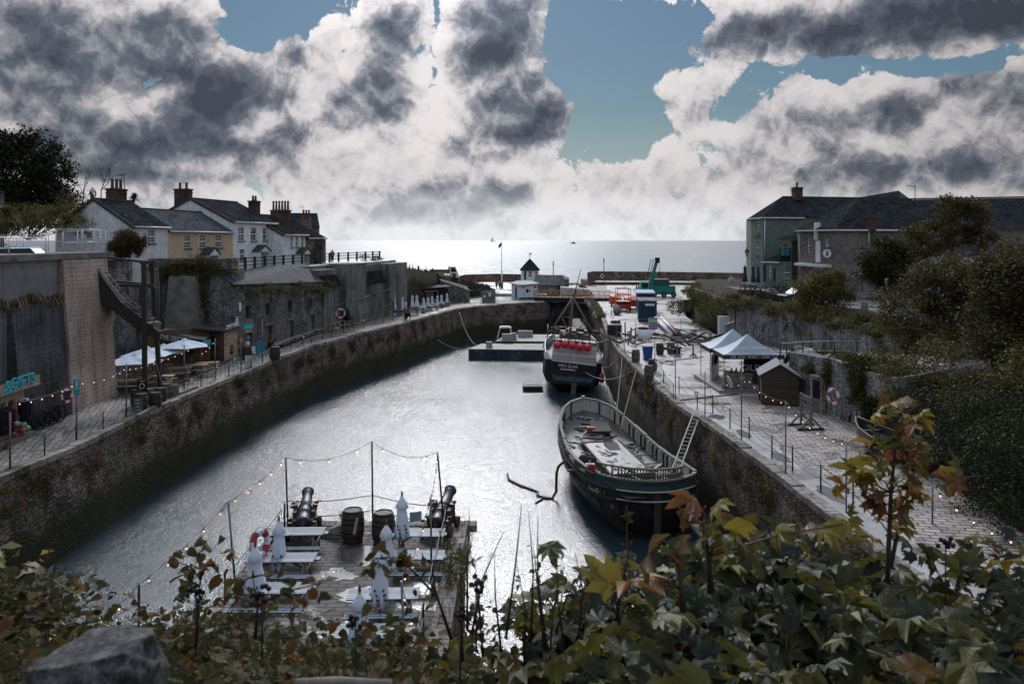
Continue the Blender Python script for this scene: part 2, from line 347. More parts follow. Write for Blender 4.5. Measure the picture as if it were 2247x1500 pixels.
def emis(name,col,s):
 m,t,b=base_mat(name);t.set(b.inputs['Base Color'],col);t.set(b.inputs['Emission Color'],col);b.inputs['Emission Strength'].default_value=s;MT[name]=m;return m
def np_mesh(name,V,Fc,mt,parent=None,world=True):
 V=np.asarray(V,dtype=np.float64);Fc=np.asarray(Fc,dtype=np.int32)
 if parent is not None and world:
  M=np.array(Matrix.LocRotScale(parent.location,parent.rotation_euler,None).inverted());V=V@M[:3,:3].T+M[:3,3]
 me=bpy.data.meshes.new(name);me.vertices.add(len(V));me.vertices.foreach_set('co',V.ravel())
 k=Fc.shape[1];me.loops.add(Fc.size);me.loops.foreach_set('vertex_index',Fc.ravel())
 me.polygons.add(len(Fc));me.polygons.foreach_set('loop_start',np.arange(0,Fc.size,k,dtype=np.int32))
 me.materials.append(mt);me.update(calc_edges=True);me.validate()
 o=bpy.data.objects.new(name,me);COL.objects.link(o)
 if parent is not None:o.parent=parent
 return o
def rframe(rng,n,up=.4):
 nrm=rng.normal(size=(n,3));nrm[:,2]=np.abs(nrm[:,2])+up;nrm/=np.linalg.norm(nrm,axis=1)[:,None]
 a=rng.normal(size=(n,3));a-=nrm*(a*nrm).sum(1)[:,None];a/=np.linalg.norm(a,axis=1)[:,None]
 return nrm,a,np.cross(nrm,a)
def leaves(name,C,size,mt,parent=None,rng=None,shape='oval',up=.4,jit=.45,world=True,asp=.5):
 """one little folded blade per centre"""
 rng=rng or np.random.default_rng(1);n=len(C);nrm,a,b=rframe(rng,n,up)
 s=size*(1+jit*rng.uniform(-1,1,n))[:,None]
 if shape=='oval':
  L=[(0,0,0),(.5,asp*.5,.1),(1,0,-.06),(.5,-asp*.5,.1)];Fl=[(0,1,2,3)]
  V=np.concatenate([C[:,None,:]+0*s[:,None,:]for _ in L],1)
  for i,(u,v,w_)in enumerate(L):V[:,i,:]=C+s*(a*(u-.5)+b*v+nrm*w_)
  return np_mesh(name,V.reshape(-1,3),(np.arange(n)[:,None]*4+np.array(Fl[0])[None,:]),mt,parent,world)
 if shape=='maple':
  ang=np.radians([-160,-128,-100,-70,-52,-36,-22,-10,0,10,22,36,52,70,100,128,160]);rad=np.array([.28,.5,.40,.72,.50,.66,.62,.80,1.0,.80,.62,.66,.50,.72,.40,.5,.28])*.6
  rad[[5,11]]*=1.25;rad[[6,10]]*=.78
  zz=np.array([-.02,-.12,.03,-.16,.05,-.05,.05,-.05,-.2,-.05,.05,-.05,.05,-.16,.03,-.12,-.02])
 else:
  ang=np.radians([-150,-120,-90,-65,-42,-20,0,20,42,65,90,120,150]);rad=np.array([.34,.42,.40,.44,.50,.60,.85,.60,.50,.44,.40,.42,.34])*.6
  zz=np.array([.0,.04,.06,.05,.05,.0,-.12,.0,.05,.05,.06,.04,.0])
 k=len(ang);V=np.zeros((n,k+1,3));V[:,0,:]=C
 bend=rng.uniform(-.5,.55,n)[:,None];crl=rng.uniform(-.3,.35,n)[:,None]
 for i in range(k):
  u,v=rad[i]*math.cos(ang[i]),rad[i]*math.sin(ang[i])
  V[:,i+1,:]=C+s*(a*u+b*v+nrm*(zz[i]+bend*u*u+crl*v*v+rng.uniform(-.04,.04,n)[:,None]))
 tri=np.array([(0,i+1,(i+1)%k+1)for i in range(k)])
 o=np_mesh(name,V.reshape(-1,3),(np.arange(n)[:,None,None]*(k+1)+tri[None]).reshape(-1,3),mt,parent,world)
 o.data.polygons.foreach_set('use_smooth',np.ones(len(o.data.polygons),bool));uvl=o.data.uv_layers.new(name='uv');U=np.concatenate([[[0,0]],np.stack([rad*np.cos(ang),rad*np.sin(ang)],1)]);idx=tri.ravel()
 uvl.data.foreach_set('uv',np.tile(U[idx],(n,1)).ravel());return o
def cloudpts(blobs,n,rng,clump=26,sig=.17,shell=.62):
 """clumpy points in ellipsoids: blobs = [(centre, radii)]"""
 wts=np.array([max(r)*sorted(r)[1]for _,r in blobs],float);wts/=wts.sum();out=[]
 for(c,r),wt in zip(blobs,wts):
  k=max(5,int(clump*1.0));m=max(4,int(n*wt));r=np.array(r,float)
  d=rng.normal(size=(k,3));d/=np.linalg.norm(d,axis=1)[:,None];cc=d*(shell+(1-shell)*rng.uniform(0,1,k)[:,None]**.8)*rng.uniform(.75,1.08,k)[:,None]
  i=rng.integers(0,k,m);p=cc[i]+rng.normal(size=(m,3))*sig
  out.append(np.array(c)+p*r)
 return np.concatenate(out)
def ivy(p,q,n,rng,thick=.35):
 p,q=np.array(p,float),np.array(q,float);return p+(q-p)*rng.uniform(0,1,(n,3))+rng.normal(size=(n,3))*thick*.3
S_DARK=(.11,.09,.075);S_MID=(.23,.185,.15);S_WARM=(.33,.225,.16);S_PALE=(.40,.34,.29);S_PINK=(.38,.205,.15)
m_rub=stone('quay_rubble',[S_DARK,S_MID,S_WARM,S_PINK,S_MID,S_PALE],2.6,1.7,(.035,.032,.03),.35,moss=(.05,.045,.018),weed=True,bump=1.0,grime=.45)
m_cope=stone('coping',[S_MID,S_PALE,(.33,.3,.28)],1,1,(.05,.05,.05),.2,blocks=(1.3,.6,.025),bump=.6,grime=.4,moss=(.07,.065,.03))
m_grey=stone('grey_rubble',[(0.143,0.137,0.130),(0.286,0.267,0.247),(0.208,0.195,0.182),(0.390,0.364,0.338)],3.4,1.8,(.05,.05,.05),.5,moss=(.04,.038,.02),bump=.8,grime=.4)
m_greyp=stone('grey_render',[(0.272,0.272,0.280),(0.384,0.384,0.400),(0.320,0.320,0.320)],2.0,1.6,(.12,.12,.12),.8,bump=.6,grime=.5,pale=(.42,.42,.43),moss=(.055,.05,.025))
m_conc=stone('concrete_blocks',[(0.196,0.184,0.172),(0.276,0.259,0.241),(0.230,0.218,0.207)],1,1,(.07,.068,.065),.85,blocks=(.55,.26,.018),bump=.4,grime=.6,pale=(.32,.31,.3))
m_concw=stone('warm_blocks',[(.40,.28,.23),(.52,.37,.30),(.46,.33,.27)],1,1,(.62,.56,.5),.45,blocks=(.62,.27,.03),bump=.6,grime=.4)
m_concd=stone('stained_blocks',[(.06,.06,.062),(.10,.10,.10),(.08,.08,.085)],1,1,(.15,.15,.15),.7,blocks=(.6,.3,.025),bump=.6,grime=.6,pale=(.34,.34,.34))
m_lock=stone('lock_stone',[(.13,.12,.11),(.18,.165,.15),(.22,.2,.18)],1,1,(.05,.05,.045),.6,blocks=(1.1,.5,.03),weed=True,bump=.6,grime=.5)
m_pub=stone('brown_stone',[(.10,.085,.075),(.17,.145,.125),(.23,.2,.175),(.14,.11,.10)],3.0,1.5,(.26,.25,.24),.2,bump=.8,grime=.25)
m_conc2=pl('plain_concrete',(.22,.195,.175),.85,0,.45,1.2,.4,.2,dirt=(.08,.075,.07))
m_slate=slate('slate_roof',(.026,.027,.031),(.055,.058,.066),moss=(.09,.075,.05))
m_slatel=slate('pale_slate_roof',(.075,.078,.085),(.12,.125,.135),rough=.5)
m_slateb=slate('brown_slate_roof',(.02,.019,.019),(.045,.042,.04),.34,.22,.5,(.10,.075,.045))
m_flat=pl('bitumen',(.055,.057,.06),.85,0,.5,.8,.3,.3,dirt=(.05,.05,.05))
m_soil=pl('soil',(.045,.038,.022),.95,0,.6,.6,.6,.1)
m_white=pl('white_paint',(.72,.73,.75),.5,0,.18,2,0,.4)
m_black=pl('black_iron',(.012,.012,.014),.5,.2,.3,4,0,.4)
m_steel=pl('galvanised',(.16,.19,.22),.45,.6,.3,4,0,.5)
m_glass=pl('window_glass',(.02,.025,.03),.08,0,.3,.7,0,.8)
m_dkwood=wood('dark_timber',(.05,.041,.035),.8,1.2)
m_oldwood=wood('weathered_timber',(.2,.17,.145),.8)
m_pale=wood('pale_timber',(.5,.38,.25),.7)
m_brown=wood('brown_timber',(.16,.085,.05),.65)
m_tablew=wood('silver_table_boards',(.40,.43,.47),.62,.8,(6,.145,.014),.45,.2)
m_rope=pl('rope',(.36,.33,.28),.9,0,.4,20)
m_bricks=stone('chimney_brick',[(.09,.05,.04),(.14,.075,.055),(.10,.06,.05)],1,1,(.08,.075,.07),.3,blocks=(.22,.075,.012),bump=.4)
m_pot=pl('clay_pot',(.12,.055,.04),.8)
def cobbles(name,cols,bw,rh,rot=0,wet=.5,mort=.045):
 m,t,b=base_mat(name);pos=t.node('ShaderNodeNewGeometry').outputs['Position']
 wv=t.node('ShaderNodeVectorMath',{0:t.mapp(pos,rot=(0,0,R(rot))),1:t.node('ShaderNodeVectorMath',{0:t.node('ShaderNodeTexNoise',{'Vector':pos,'Scale':1.3,'Detail':3}).outputs[1],3:.2},operation='SCALE').outputs[0]},operation='ADD').outputs[0]
 br=t.node('ShaderNodeTexBrick',{'Vector':wv,'Color1':(0,0,0),'Color2':(1,1,1),'Mortar':(.5,.5,.5),'Scale':1.0,'Mortar Size':mort,'Mortar Smooth':.6,'Brick Width':bw,'Row Height':rh})
 c=t.ramp(br.outputs[0],[(0,cols[0]),(.5,cols[1]),(1,cols[2])])
 c=t.mix(1.0,c,t.ramp(t.noise(pos,6,5,.7),[(.25,.65),(.75,1.2)]),'MULTIPLY')
 c=t.mix(t.m('MULTIPLY',br.outputs[1],.85),c,(.03,.028,.022))
 c=t.mix(t.mr(t.noise(pos,.45,6,.7),.52,.66,0,.55),c,(.06,.052,.03))
 wt=t.mr(t.noise(t.mapp(pos,loc=(3,9,0)),.38,5,.65,.6),.56,.62,0,wet)
 c=t.mix(wt,c,t.mix(1.0,c,(.5,.5,.5),'MULTIPLY'))
 t.set(b.inputs['Base Color'],c);t.set(b.inputs['Roughness'],t.mr(wt,0,.6,.7,.14));b.inputs['Specular IOR Level'].default_value=.28
 hh=t.m('ADD',t.m('MULTIPLY',t.m('SUBTRACT',1,br.outputs[1]),.6),t.m('MULTIPLY',t.noise(pos,8,3),.35))
 t.set(b.inputs['Normal'],t.node('ShaderNodeBump',{'Strength':t.mr(wt,0,.6,.7,.12),'Distance':.05,'Height':hh}));return m
m_cob=cobbles('setts',[(.32,.26,.23),(.43,.36,.32),(.52,.45,.41)],.62,.30,8)
m_cobl=cobbles('left_setts',[(.17,.145,.13),(.25,.215,.195),(.32,.285,.26)],.8,.32,70,.35,.04)
m_cobp=cobbles('platform_setts',[(.05,.042,.038),(.08,.068,.062),(.11,.095,.087)],.55,.26,0,.5,.045)
def slabs(name,col,wet,rough=.55):
 m,t,b=base_mat(name);pos=t.node('ShaderNodeNewGeometry').outputs['Position']
 n=t.noise(pos,.5,7,.7,.4);f=t.noise(pos,5,5,.7)
 c=t.mix(1.0,col,t.ramp(n,[(.3,.6),(.7,1.15)]),'MULTIPLY');c=t.mix(1.0,c,t.ramp(f,[(.3,.8),(.7,1.1)]),'MULTIPLY')
 v=t.node('ShaderNodeTexBrick',{'Vector':t.mapp(pos,rot=(0,0,R(14))),'Color1':(1,1,1),'Color2':(.86,.86,.86),'Mortar':(.35,.34,.3),'Scale':1.0,'Mortar Size':.035,'Brick Width':7,'Row Height':5})
 c=t.mix(1.0,c,v.outputs[0],'MULTIPLY')
 c=t.mix(t.mr(t.noise(pos,.8,6,.75),.58,.68,0,.5),c,(.07,.06,.035))
 wt=t.mr(t.noise(t.mapp(pos,loc=(5,2,0)),.33,5,.65,.6),.55,.60,0,wet)
 t.set(b.inputs['Base Color'],t.mix(wt,c,t.mix(1.0,c,(.55,.55,.55),'MULTIPLY')));t.set(b.inputs['Roughness'],t.mr(wt,0,.6,rough,.10));b.inputs['Specular IOR Level'].default_value=.4
 t.set(b.inputs['Normal'],t.node('ShaderNodeBump',{'Strength':t.mr(wt,0,.6,.35,.02),'Distance':.05,'Height':f}));return m
m_slab=slabs('worn_concrete',(.48,.42,.385),.6)
m_apron=slabs('quay_edge_stone',(.44,.41,.39),.75)
m_road=slabs('asphalt_pale',(.22,.22,.225),.2,.5)
def water(name,body,r0,ripple,spec):
 m,t,b=base_mat(name);pos=t.node('ShaderNodeNewGeometry').outputs['Position']
 t.set(b.inputs['Base Color'],body);b.inputs['IOR'].default_value=1.45;b.inputs['Specular IOR Level'].default_value=spec
 patch=t.noise(t.mapp(pos,sca=(1,.45,1)),.13,4,.6,0)
 t.set(b.inputs['Roughness'],t.mr(patch,.35,.65,r0,r0*1.25))
 a=t.noise(t.mapp(pos,rot=(0,0,R(20)),sca=(1.0,.6,1)),3.2*ripple[0],3,.6,.15)
 a2=t.noise(t.mapp(pos,sca=(1.0,.5,1)),.55*ripple[0],3,.55,.6)
 hgt=t.m('ADD',t.m('MULTIPLY',a,t.mr(patch,.35,.65,.75,1.1)),t.m('MULTIPLY',a2,.7))
 t.set(b.inputs['Normal'],t.node('ShaderNodeBump',{'Strength':ripple[1],'Distance':ripple[2],'Height':hgt}));return m
m_water=water('harbour_water',(.025,.040,.050),.10,(3.8,1.0,.036),.55)
m_sea=water('sea_water',(.13,.17,.19),.22,(.5,.4,.07),1.0)
struct(MB().poly([(-34,14,0),(18,14,0),(18,141.5,0),(-34,141.5,0)]).build('harbour_water',m_water))
struct(MB().poly([(-16000,139,-.02),(16000,139,-.02),(16000,26000,-.02),(-16000,26000,-.02)]).build('sea',m_sea))
QZ=5.1
LE=[(-22.8,8),(-22.6,35.2),(-22.2,42.1),(-22.4,47.7),(-21.9,55.8),(-21.2,64),(-20.8,72),(-19.9,79.8),(-17.6,88.7),(-13.7,102),(-8.4,122),(-4.9,127.5),(0,132.5),(5.6,136.6)]
RE=[(13.2,6),(12.1,30.8),(11.9,35.6),(11.3,44.8),(10.5,51.1),(10.2,65.3),(10.1,75),(10.6,88.2),(12.3,110),(13.0,121),(13.4,129),(13.4,141)]
def fine(pl,st=2.0):
 o=[]
 for(a,b)in zip(pl[:-1],pl[1:]):
  L=math.dist(a,b);k=max(1,int(L/st));o+=[(a[0]+(b[0]-a[0])*i/k,a[1]+(b[1]-a[1])*i/k)for i in range(k)]
 return o+[pl[-1]]
def offs(pl,d):
 o=[]
 for i in range(len(pl)):
  a=pl[max(0,i-1)];b=pl[min(len(pl)-1,i+1)];dx,dy=b[0]-a[0],b[1]-a[1];L=math.hypot(dx,dy);o.append((pl[i][0]-dy/L*d,pl[i][1]+dx/L*d))
 return o
rr=random.Random(3)
def quaywall(name,label,line,side,mt,z0=-1.5,z1=QZ-.22,batter=.28,jog=.10):
 ln=fine(line,1.6);inn=offs(ln,side*1.1);b=MB();zs=[z0,.2,1.4,2.6,3.8,z1]
 rings=[]
 for i,(p,q)in enumerate(zip(ln,inn)):
  d=((p[0]-q[0])/1.1,(p[1]-q[1])/1.1)
  rings.append([(p[0]+d[0]*(batter*(1-(z+1.5)/6.4)+rr.uniform(-jog,jog)),p[1]+d[1]*(batter*(1-(z+1.5)/6.4)),z)for z in zs]+[(q[0],q[1],z1),(q[0],q[1],z0)])
 b.loft(rings);return tag(b.build(name,mt),label,'wall')
quaywall('quay_wall','long curving rubble stone quay wall on the left with dark weed at its foot',LE,1,m_rub)
quaywall('quay_wall','rubble stone quay wall on the right behind the two moored boats',RE,-1,m_rub)
def coping(label,line,side,wd,mt,zt=QZ+.03,over=.06):
 ln=fine(line,1.35);a=offs(ln,-side*over);c=offs(ln,side*wd);b=MB()
 for i in range(len(ln)-1):
  u,h=rr.uniform(-.05,.05),rr.uniform(-.03,.04);e=.02
  P=[Vector((*a[i],0)),Vector((*a[i+1],0)),Vector((*c[i+1],0)),Vector((*c[i],0))]
  m=sum(P,Vector())/4;P=[m+(p-m)*(1-e)for p in P]
  b.prism([(p.x,p.y,zt-.27)for p in P],[(p.x,p.y,zt+h)for p in P])
 return tag(b.build('quay_coping',mt),label,'coping')
coping('line of worn coping stones along the left quay edge',LE,1,.62,m_cope)
coping('line of worn coping stones along the right quay edge',RE,-1,.55,m_cope)
Li=offs(LE,.5);Ri=offs(RE,-.5)
LB=[(-27.8,8),(-27.8,54),(-33.4,54),(-33.4,72.4),(-24.9,72.4),(-24.6,81.6),(-21.7,92),(-19.2,101.3),(-17.1,111),(-16.2,118),(-14.6,130),(-12.5,141),(-7,149),(-2,153),(6.4,153)]
struct(MB().poly([(x,y,QZ)for x,y in Li]+[(6.4,142,QZ)]+[(x,y,QZ)for x,y in LB[::-1]]).build('left_quay_paving',m_cobl))
struct(MB().slab([(x,y)for x,y in offs(LE,1.0)]+[(x-1,y)for x,y in LB[::-1]],-1.5,QZ-.012).build('left_quay_ground',m_soil))
RBg=[(24,6),(24,44),(24,60),(27,76),(22.5,86),(24,110),(30,140),(72,150),(72,186),(17,186),(15.6,150),(13.9,142)]
struct(MB().poly([(x,y,QZ)for x,y in Ri]+[(x,y,QZ)for x,y in RBg[::-1]]).build('right_quay_paving',m_cob))
struct(MB().slab([(x,y)for x,y in offs(RE,-1.0)]+[(x,y)for x,y in RBg[::-1]],-1.5,QZ-.012).build('right_quay_ground',m_soil))
Rs=[p for p in fine(offs(RE,-.56),3)if p[1]>54.5]
struct(MB().poly([(x,y,QZ+.005)for x,y in Rs]+[(x,y,QZ+.005)for x,y in[(70,184),(70,151),(30,141),(24,111),(22.5,86.2),(24.5,76),(22,60),(19.3,54.3),(14.5,52.6)]]).build('concrete_quay_floor',m_slab))
Ra=[p for p in fine(offs(RE,-.56),3)if p[1]<54.5];Rb_=[p for p in fine(offs(RE,-1.9),3)if p[1]<54]
struct(MB().poly([(x,y,QZ+.004)for x,y in Ra]+[(x,y,QZ+.004)for x,y in Rb_[::-1]]).build('quay_edge_apron',m_apron))
struct(MB().slab([(15.9,44.7),(18.0,44.2),(18.2,47.2),(16.2,47.6)],QZ+.004,QZ+.03).build('inset_paving_slab',m_slab))
b=MB()
b.bar((10.9,52.2,QZ+.03),(15.4,54.3,QZ+.03),.10,.06);tag(b.build('drain_channel',m_black),'dark narrow drain line crossing the quay below the tent platform','drain')
b=MB();b.bar((13.3,69.0,QZ+.03),(17.2,71.6,QZ+.03),.14,.05);tag(b.build('drain_channel',m_black),'dark drain line on the concrete beyond the barrels','drain')
PX0,PX1,PY0,PY1=-8.6,-1.75,14.0,29.7
b=MB();b.slab([(PX0,PY0),(PX1+.2,PY0),(PX1,PY1),(PX0,PY1)],-1.2,QZ-.2)
tag(b.build('jetty_wall',m_rub),'stone jetty under the cannons and picnic tables','wall')
struct(MB().slab([(PX0+.55,PY0),(PX1-.35,PY0),(PX1-.5,PY1-.45),(PX0+.55,PY1-.45)],QZ-.2,QZ-.002).build('jetty_paving',m_cobp))
b=MB()
for i in range(14):
 y=PY0+i*1.12
 for(x0,x1)in((PX0-.05,PX0+.55),(PX1-.43,PX1+.1)):b.box(((x0+x1)/2,y+.55,QZ-.09),(x1-x0,1.09,.24+rr.uniform(-.02,.03)))
for i in range(6):b.box((PX0+.6+i*1.13+.5,PY1-.2,QZ-.09),(1.1,.5,.25+rr.uniform(-.02,.03)))
tag(b.build('jetty_kerb',m_cope),'pale worn kerb stones round the cannon jetty','kerb')
struct(MB().poly([(-6.2,PY0,QZ+.004),(-4.6,PY0,QZ+.004),(-4.5,PY1-.7,QZ+.004),(-5.9,PY1-.7,QZ+.004)]).build('jetty_middle_path',m_cobp))
mpud,t_,b_=base_mat('puddle');b_.inputs['Base Color'].default_value=(.12,.11,.10,1);b_.inputs['Roughness'].default_value=.16;b_.inputs['Specular IOR Level'].default_value=.45
def puddle(c,rx,ry,z=QZ+.012,seed=0):
 q=random.Random(seed);n=18;return[(c[0]+rx*math.cos(6.283*i/n)*q.uniform(.6,1.1),c[1]+ry*math.sin(6.283*i/n)*q.uniform(.6,1.1),z)for i in range(n)]
for i,(c,rx,ry)in enumerate([((-4.9,26.6),.75,.9),((-4.6,23.6),.6,.7),((-5.3,24.9),.5,.4),((-4.5,20.9),.5,.35),((-3.4,25.2),.5,.5),((12.9,56.8),1.4,.6),((13.2,51.2),1.0,.5),((12.2,47.4),.6,.8),((15.2,62),.9,.6),((12.6,43.2),.4,1.2),((13.0,38.5),.4,1.3),((13.2,33),.45,1.4)]):
 struct(MB().poly(puddle(c,rx,ry,QZ+.014,i)).build('puddle',mpud))
def bank(name,rows,mt):
 b=MB();n=len(rows[0]);b.pts([p for r in rows for p in r],[(i*n+j,i*n+j+1,(i+1)*n+j+1,(i+1)*n+j)for i in range(len(rows)-1)for j in range(n-1)],True)
 return struct(b.build(name,mt))
rows=[]
for(y,z)in[(-30,14.6),(-2,14.05),(1.2,13.6),(3.5,12.4),(6,10.2),(9,7.6),(13,5.3),(14.2,4.4)]:
 rows.append([(x,y+(2.2 if abs(x)>20 else 0)+.4*math.sin(x*.7),z+.25*math.sin(x*.9+y)+(.8 if x>14 else 0))for x in range(-60,62,4)])
bank('foreground_bank',rows,m_soil)
def terr(name,ring,z,mt,th=.4):return struct(MB().slab(ring,z-th,z).build(name,mt))
Tz=12.65
terr('terrace_ground',[(-33.6,54),(-90,54),(-90,120),(-17.5,120),(-18.5,111),(-20.7,101.3),(-23,92),(-26.2,81),(-27,73.5),(-33.6,73.5)],Tz,m_road,8)
terr('upper_terrace_ground',[(-27.4,8),(-90,8),(-90,53.9),(-27.4,53.9)],14.75,m_road,8)
rows=[[(-90,118,12.2),(-40,118,12.3),(-16.4,118,11.5),(-15.2,118.2,5.1)],[(-90,135,10.5),(-40,135,10.6),(-12.8,135,10.0),(-12.5,139,5.1)],[(-90,146,8.8),(-40,146,8.8),(-9.3,145,8.5),(-7.6,147.5,5.1)],[(-90,156,7),(-40,154,7),(-4.4,151,6.9),(-3,153,5.1)],[(-90,176,-.5),(-40,176,-.5),(-14,166,6.0),(-2.8,156,5.1)]]
bank('grassy_bank',rows,m_soil)
rows=[[(17.9,6,5.0),(20,6,6.8),(24,6,9.5),(45,6,12),(90,6,13)],[(18.1,26,5.0),(19.6,27,6.6),(23,28,8.6),(40,28,9.6),(90,28,10.5)],[(19.0,38,5.0),(20.0,39,6.4),(23,40,8.0),(40,40,9.3),(90,40,10)],[(20.2,44,5.05),(20.6,46,7.6),(23,48,7.9),(40,46,9.2),(90,46,10)]]
bank('wooded_bank',rows,m_soil)
struct(MB().prism([(18.9,52.5,4),(20.3,42,4),(27.6,46,4),(28.4,58,4),(27.5,76,4),(24.4,76,4),(23.2,64,4)],[(18.9,52.5,8.0),(20.3,42,8.3),(27.6,46,8.6),(28.4,58,7.4),(27.5,76,5.1),(24.4,76,5.1),(23.2,64,6.6)]).build('ramp_ground',m_slab))
terr('upper_road_bank',[(28.7,40),(28.7,57),(27.8,74),(24.4,86),(25.6,110),(31,135),(100,135),(100,40)],9.0,m_soil,6)
struct(MB().prism([(30.8,48,8.5),(30.6,60,8.5),(29.8,76,8.5),(30,96,8.5),(34,112,8.5),(90,112,8.5),(90,40,8.5),(50,40,8.5)],[(30.8,48,9.1),(30.6,60,9.1),(29.8,76,9.15),(30,96,9.6),(34,112,9.9),(90,112,10),(90,40,9.6),(50,40,9.3)]).build('upper_road',m_road))
def wall(name,label,ring,z0,z1,mt,top=None,cat='wall'):
 b=MB()
 if top is None:b.slab(ring,z0,z1)
 else:b.prism([(x,y,z0)for x,y in ring],[(x,y,z)for(x,y),z in zip(ring,top)])
 return tag(b.build(name,mt),label,cat)
root=thing('concrete_pier','huge block-built pier under the white railings, half stained black and half pinkish','wall',(-28,46,QZ))
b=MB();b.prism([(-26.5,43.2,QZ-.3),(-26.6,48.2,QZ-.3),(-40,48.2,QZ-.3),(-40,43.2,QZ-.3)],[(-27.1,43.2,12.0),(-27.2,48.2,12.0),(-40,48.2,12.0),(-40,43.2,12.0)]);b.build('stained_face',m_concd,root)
b=MB();b.prism([(-26.55,48.2,QZ-.3),(-26.7,54,QZ-.3),(-40,54,QZ-.3),(-40,48.2,QZ-.3)],[(-27.15,48.2,14.4),(-27.25,53.6,14.4),(-40,53.6,14.4),(-40,48.2,14.4)]);b.build('pink_face',m_concw,root)
b=MB();b.prism([(-27.9,30,11.9),(-27.9,48.2,11.9),(-40,48.2,11.9),(-40,30,11.9)],[(-28,30,14.4),(-28,48.2,14.4),(-40,48.2,14.4),(-40,30,14.4)]);b.build('upper_wall',m_conc,root)
b=MB();b.box((-33.6,42.2,14.62),(12.9,24.4,.36));b.build('deck_slab',m_conc2,root)
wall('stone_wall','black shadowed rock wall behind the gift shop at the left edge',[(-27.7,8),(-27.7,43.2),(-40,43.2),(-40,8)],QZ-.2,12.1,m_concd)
wall('retaining_wall','patchy pale stained wall behind the open parasols',[(-33.4,53.8),(-33.4,72.9),(-36,72.9),(-36,53.8)],QZ-.2,13.95,m_greyp)
b=MB();b.slab([(-33.5,72.2),(-25.0,72.2),(-25.0,74.5),(-33.5,74.5)],QZ-.2,13.0);b.slab([(-33.45,72.1),(-24.9,72.1),(-24.9,72.5),(-33.45,72.5)],13.0,13.95)
tag(b.build('retaining_wall',m_grey),'ivy-topped rubble wall between the parasols and the old store','wall')
b=MB();b.prism([(-30.9,70.2,QZ-.1),(-28.1,70.2,QZ-.1),(-27.7,72.15,QZ-.1),(-31,72.15,QZ-.1)],[(-30.6,71.0,12.3),(-28.3,71.0,12.3),(-28.0,72.15,12.6),(-30.8,72.15,12.6)])
tag(b.build('buttress',m_conc2),'broad pale-edged buttress standing against the rubble wall','buttress')
b=MB();b.prism([(-33.3,71,QZ-.1),(-31.7,71,QZ-.1),(-31.7,72.15,QZ-.1),(-33.3,72.15,QZ-.1)],[(-33.3,71.6,13.2),(-31.9,71.6,13.2),(-31.9,72.15,13.2),(-33.3,72.15,13.2)])
tag(b.build('buttress',m_greyp),'narrow pale buttress in the corner behind the timber chute','buttress')
def lerp2(a,b,t):return(a[0]+(b[0]-a[0])*t,a[1]+(b[1]-a[1])*t)
SA,SB=(-24.9,71.2),(-21.35,91.6)
st=thing('stone_store','long old stone store with sloping concrete roof built against the quay wall','building',(SA[0],SA[1],QZ))
dxy=Vector((SB[0]-SA[0],SB[1]-SA[1],0)).normalized();nrm=Vector((dxy.y,-dxy.x,0))
zA,zB=11.5,10.7
openings=[]
def sp(t,z,o=0.0):p=Vector((SA[0]+(SB[0]-SA[0])*t,SA[1]+(SB[1]-SA[1])*t,z))+nrm*o;return p
b=MB();LT=math.dist(SA,SB)
def tpx(px):
 k=(px-CX)/F;return(k*SA[1]-SA[0])/((SB[0]-SA[0])-k*(SB[1]-SA[1]))
wins=[(tpx(539),tpx(551),8.35,9.5),(tpx(582.5),tpx(592),8.3,9.45),(tpx(632),tpx(641),8.2,9.35),(tpx(679),tpx(686.5),8.1,9.25)]
drs=[(tpx(541),tpx(554),5.1,7.25),(tpx(583),tpx(596.5),5.1,7.3),(tpx(633),tpx(645),5.1,7.3),(tpx(681),tpx(691),5.1,7.35)]
ts=sorted({0,1,*[a for w_ in wins+drs for a in w_[:2]]});zs_all=sorted({QZ-.2,*[z for w_ in wins+drs for z in w_[2:]]})
def solid_front(b,ts,zs,ztop,holes,dep=.35):
 zs=zs+['top']
 for i in range(len(ts)-1):
  for j in range(len(zs)-1):
   t0,t1=ts[i],ts[i+1];tm=(t0+t1)/2;z0=zs[j];z1=zs[j+1]
   za=ztop(t0)if z1=='top' else z1;zb=ztop(t1)if z1=='top' else z1;zm=(z0+min(za,zb))/2
   if any(h[0]<tm<h[1]and h[2]<zm<h[3]for h in holes):continue
   b.pts([sp(t0,z0),sp(t1,z0),sp(t1,zb),sp(t0,za)],[(0,1,2,3)])
 for h in holes:
  P=[(h[0],h[2]),(h[1],h[2]),(h[1],h[3]),(h[0],h[3])]
  for k in range(4):
   p,q=P[k],P[(k+1)%4];b.pts([sp(*p),sp(*q),sp(*q,-dep),sp(*p,-dep)],[(0,1,2,3)])
solid_front(b,ts,zs_all,lambda t:zA+(zB-zA)*t,wins+drs)
b.pts([sp(0,QZ-.2),sp(0,zA),sp(0,12.9,-2.3),sp(0,QZ-.2,-2.3)],[(0,1,2,3)]);b.pts([sp(1,QZ-.2),sp(1,zB),sp(1,12.7,-2.3),sp(1,QZ-.2,-2.3)],[(0,1,2,3)])
b.build('wall',m_grey,st)
rf=MB();ra,rb=sp(-.004,zA+.02,.12),sp(1.003,zB+.02,.12);rc,rd=sp(1.003,12.72,-2.4),sp(-.004,12.95,-2.4)
rf.prism([ra,rb,rc,rd],[v+Vector((0,0,.14))for v in(ra,rb,rc,rd)]);rf.build('roof',m_flat,st)
for k,h in enumerate(wins):
 q=MB();q.pts([sp(h[0],h[2],-.33),sp(h[1],h[2],-.33),sp(h[1],h[3],-.33),sp(h[0],h[3],-.33)],[(0,1,2,3)]);q.build('window_shutter',m_dkwood,st)
mdoor=wood('red_brown_door',(.10,.035,.02),.6)
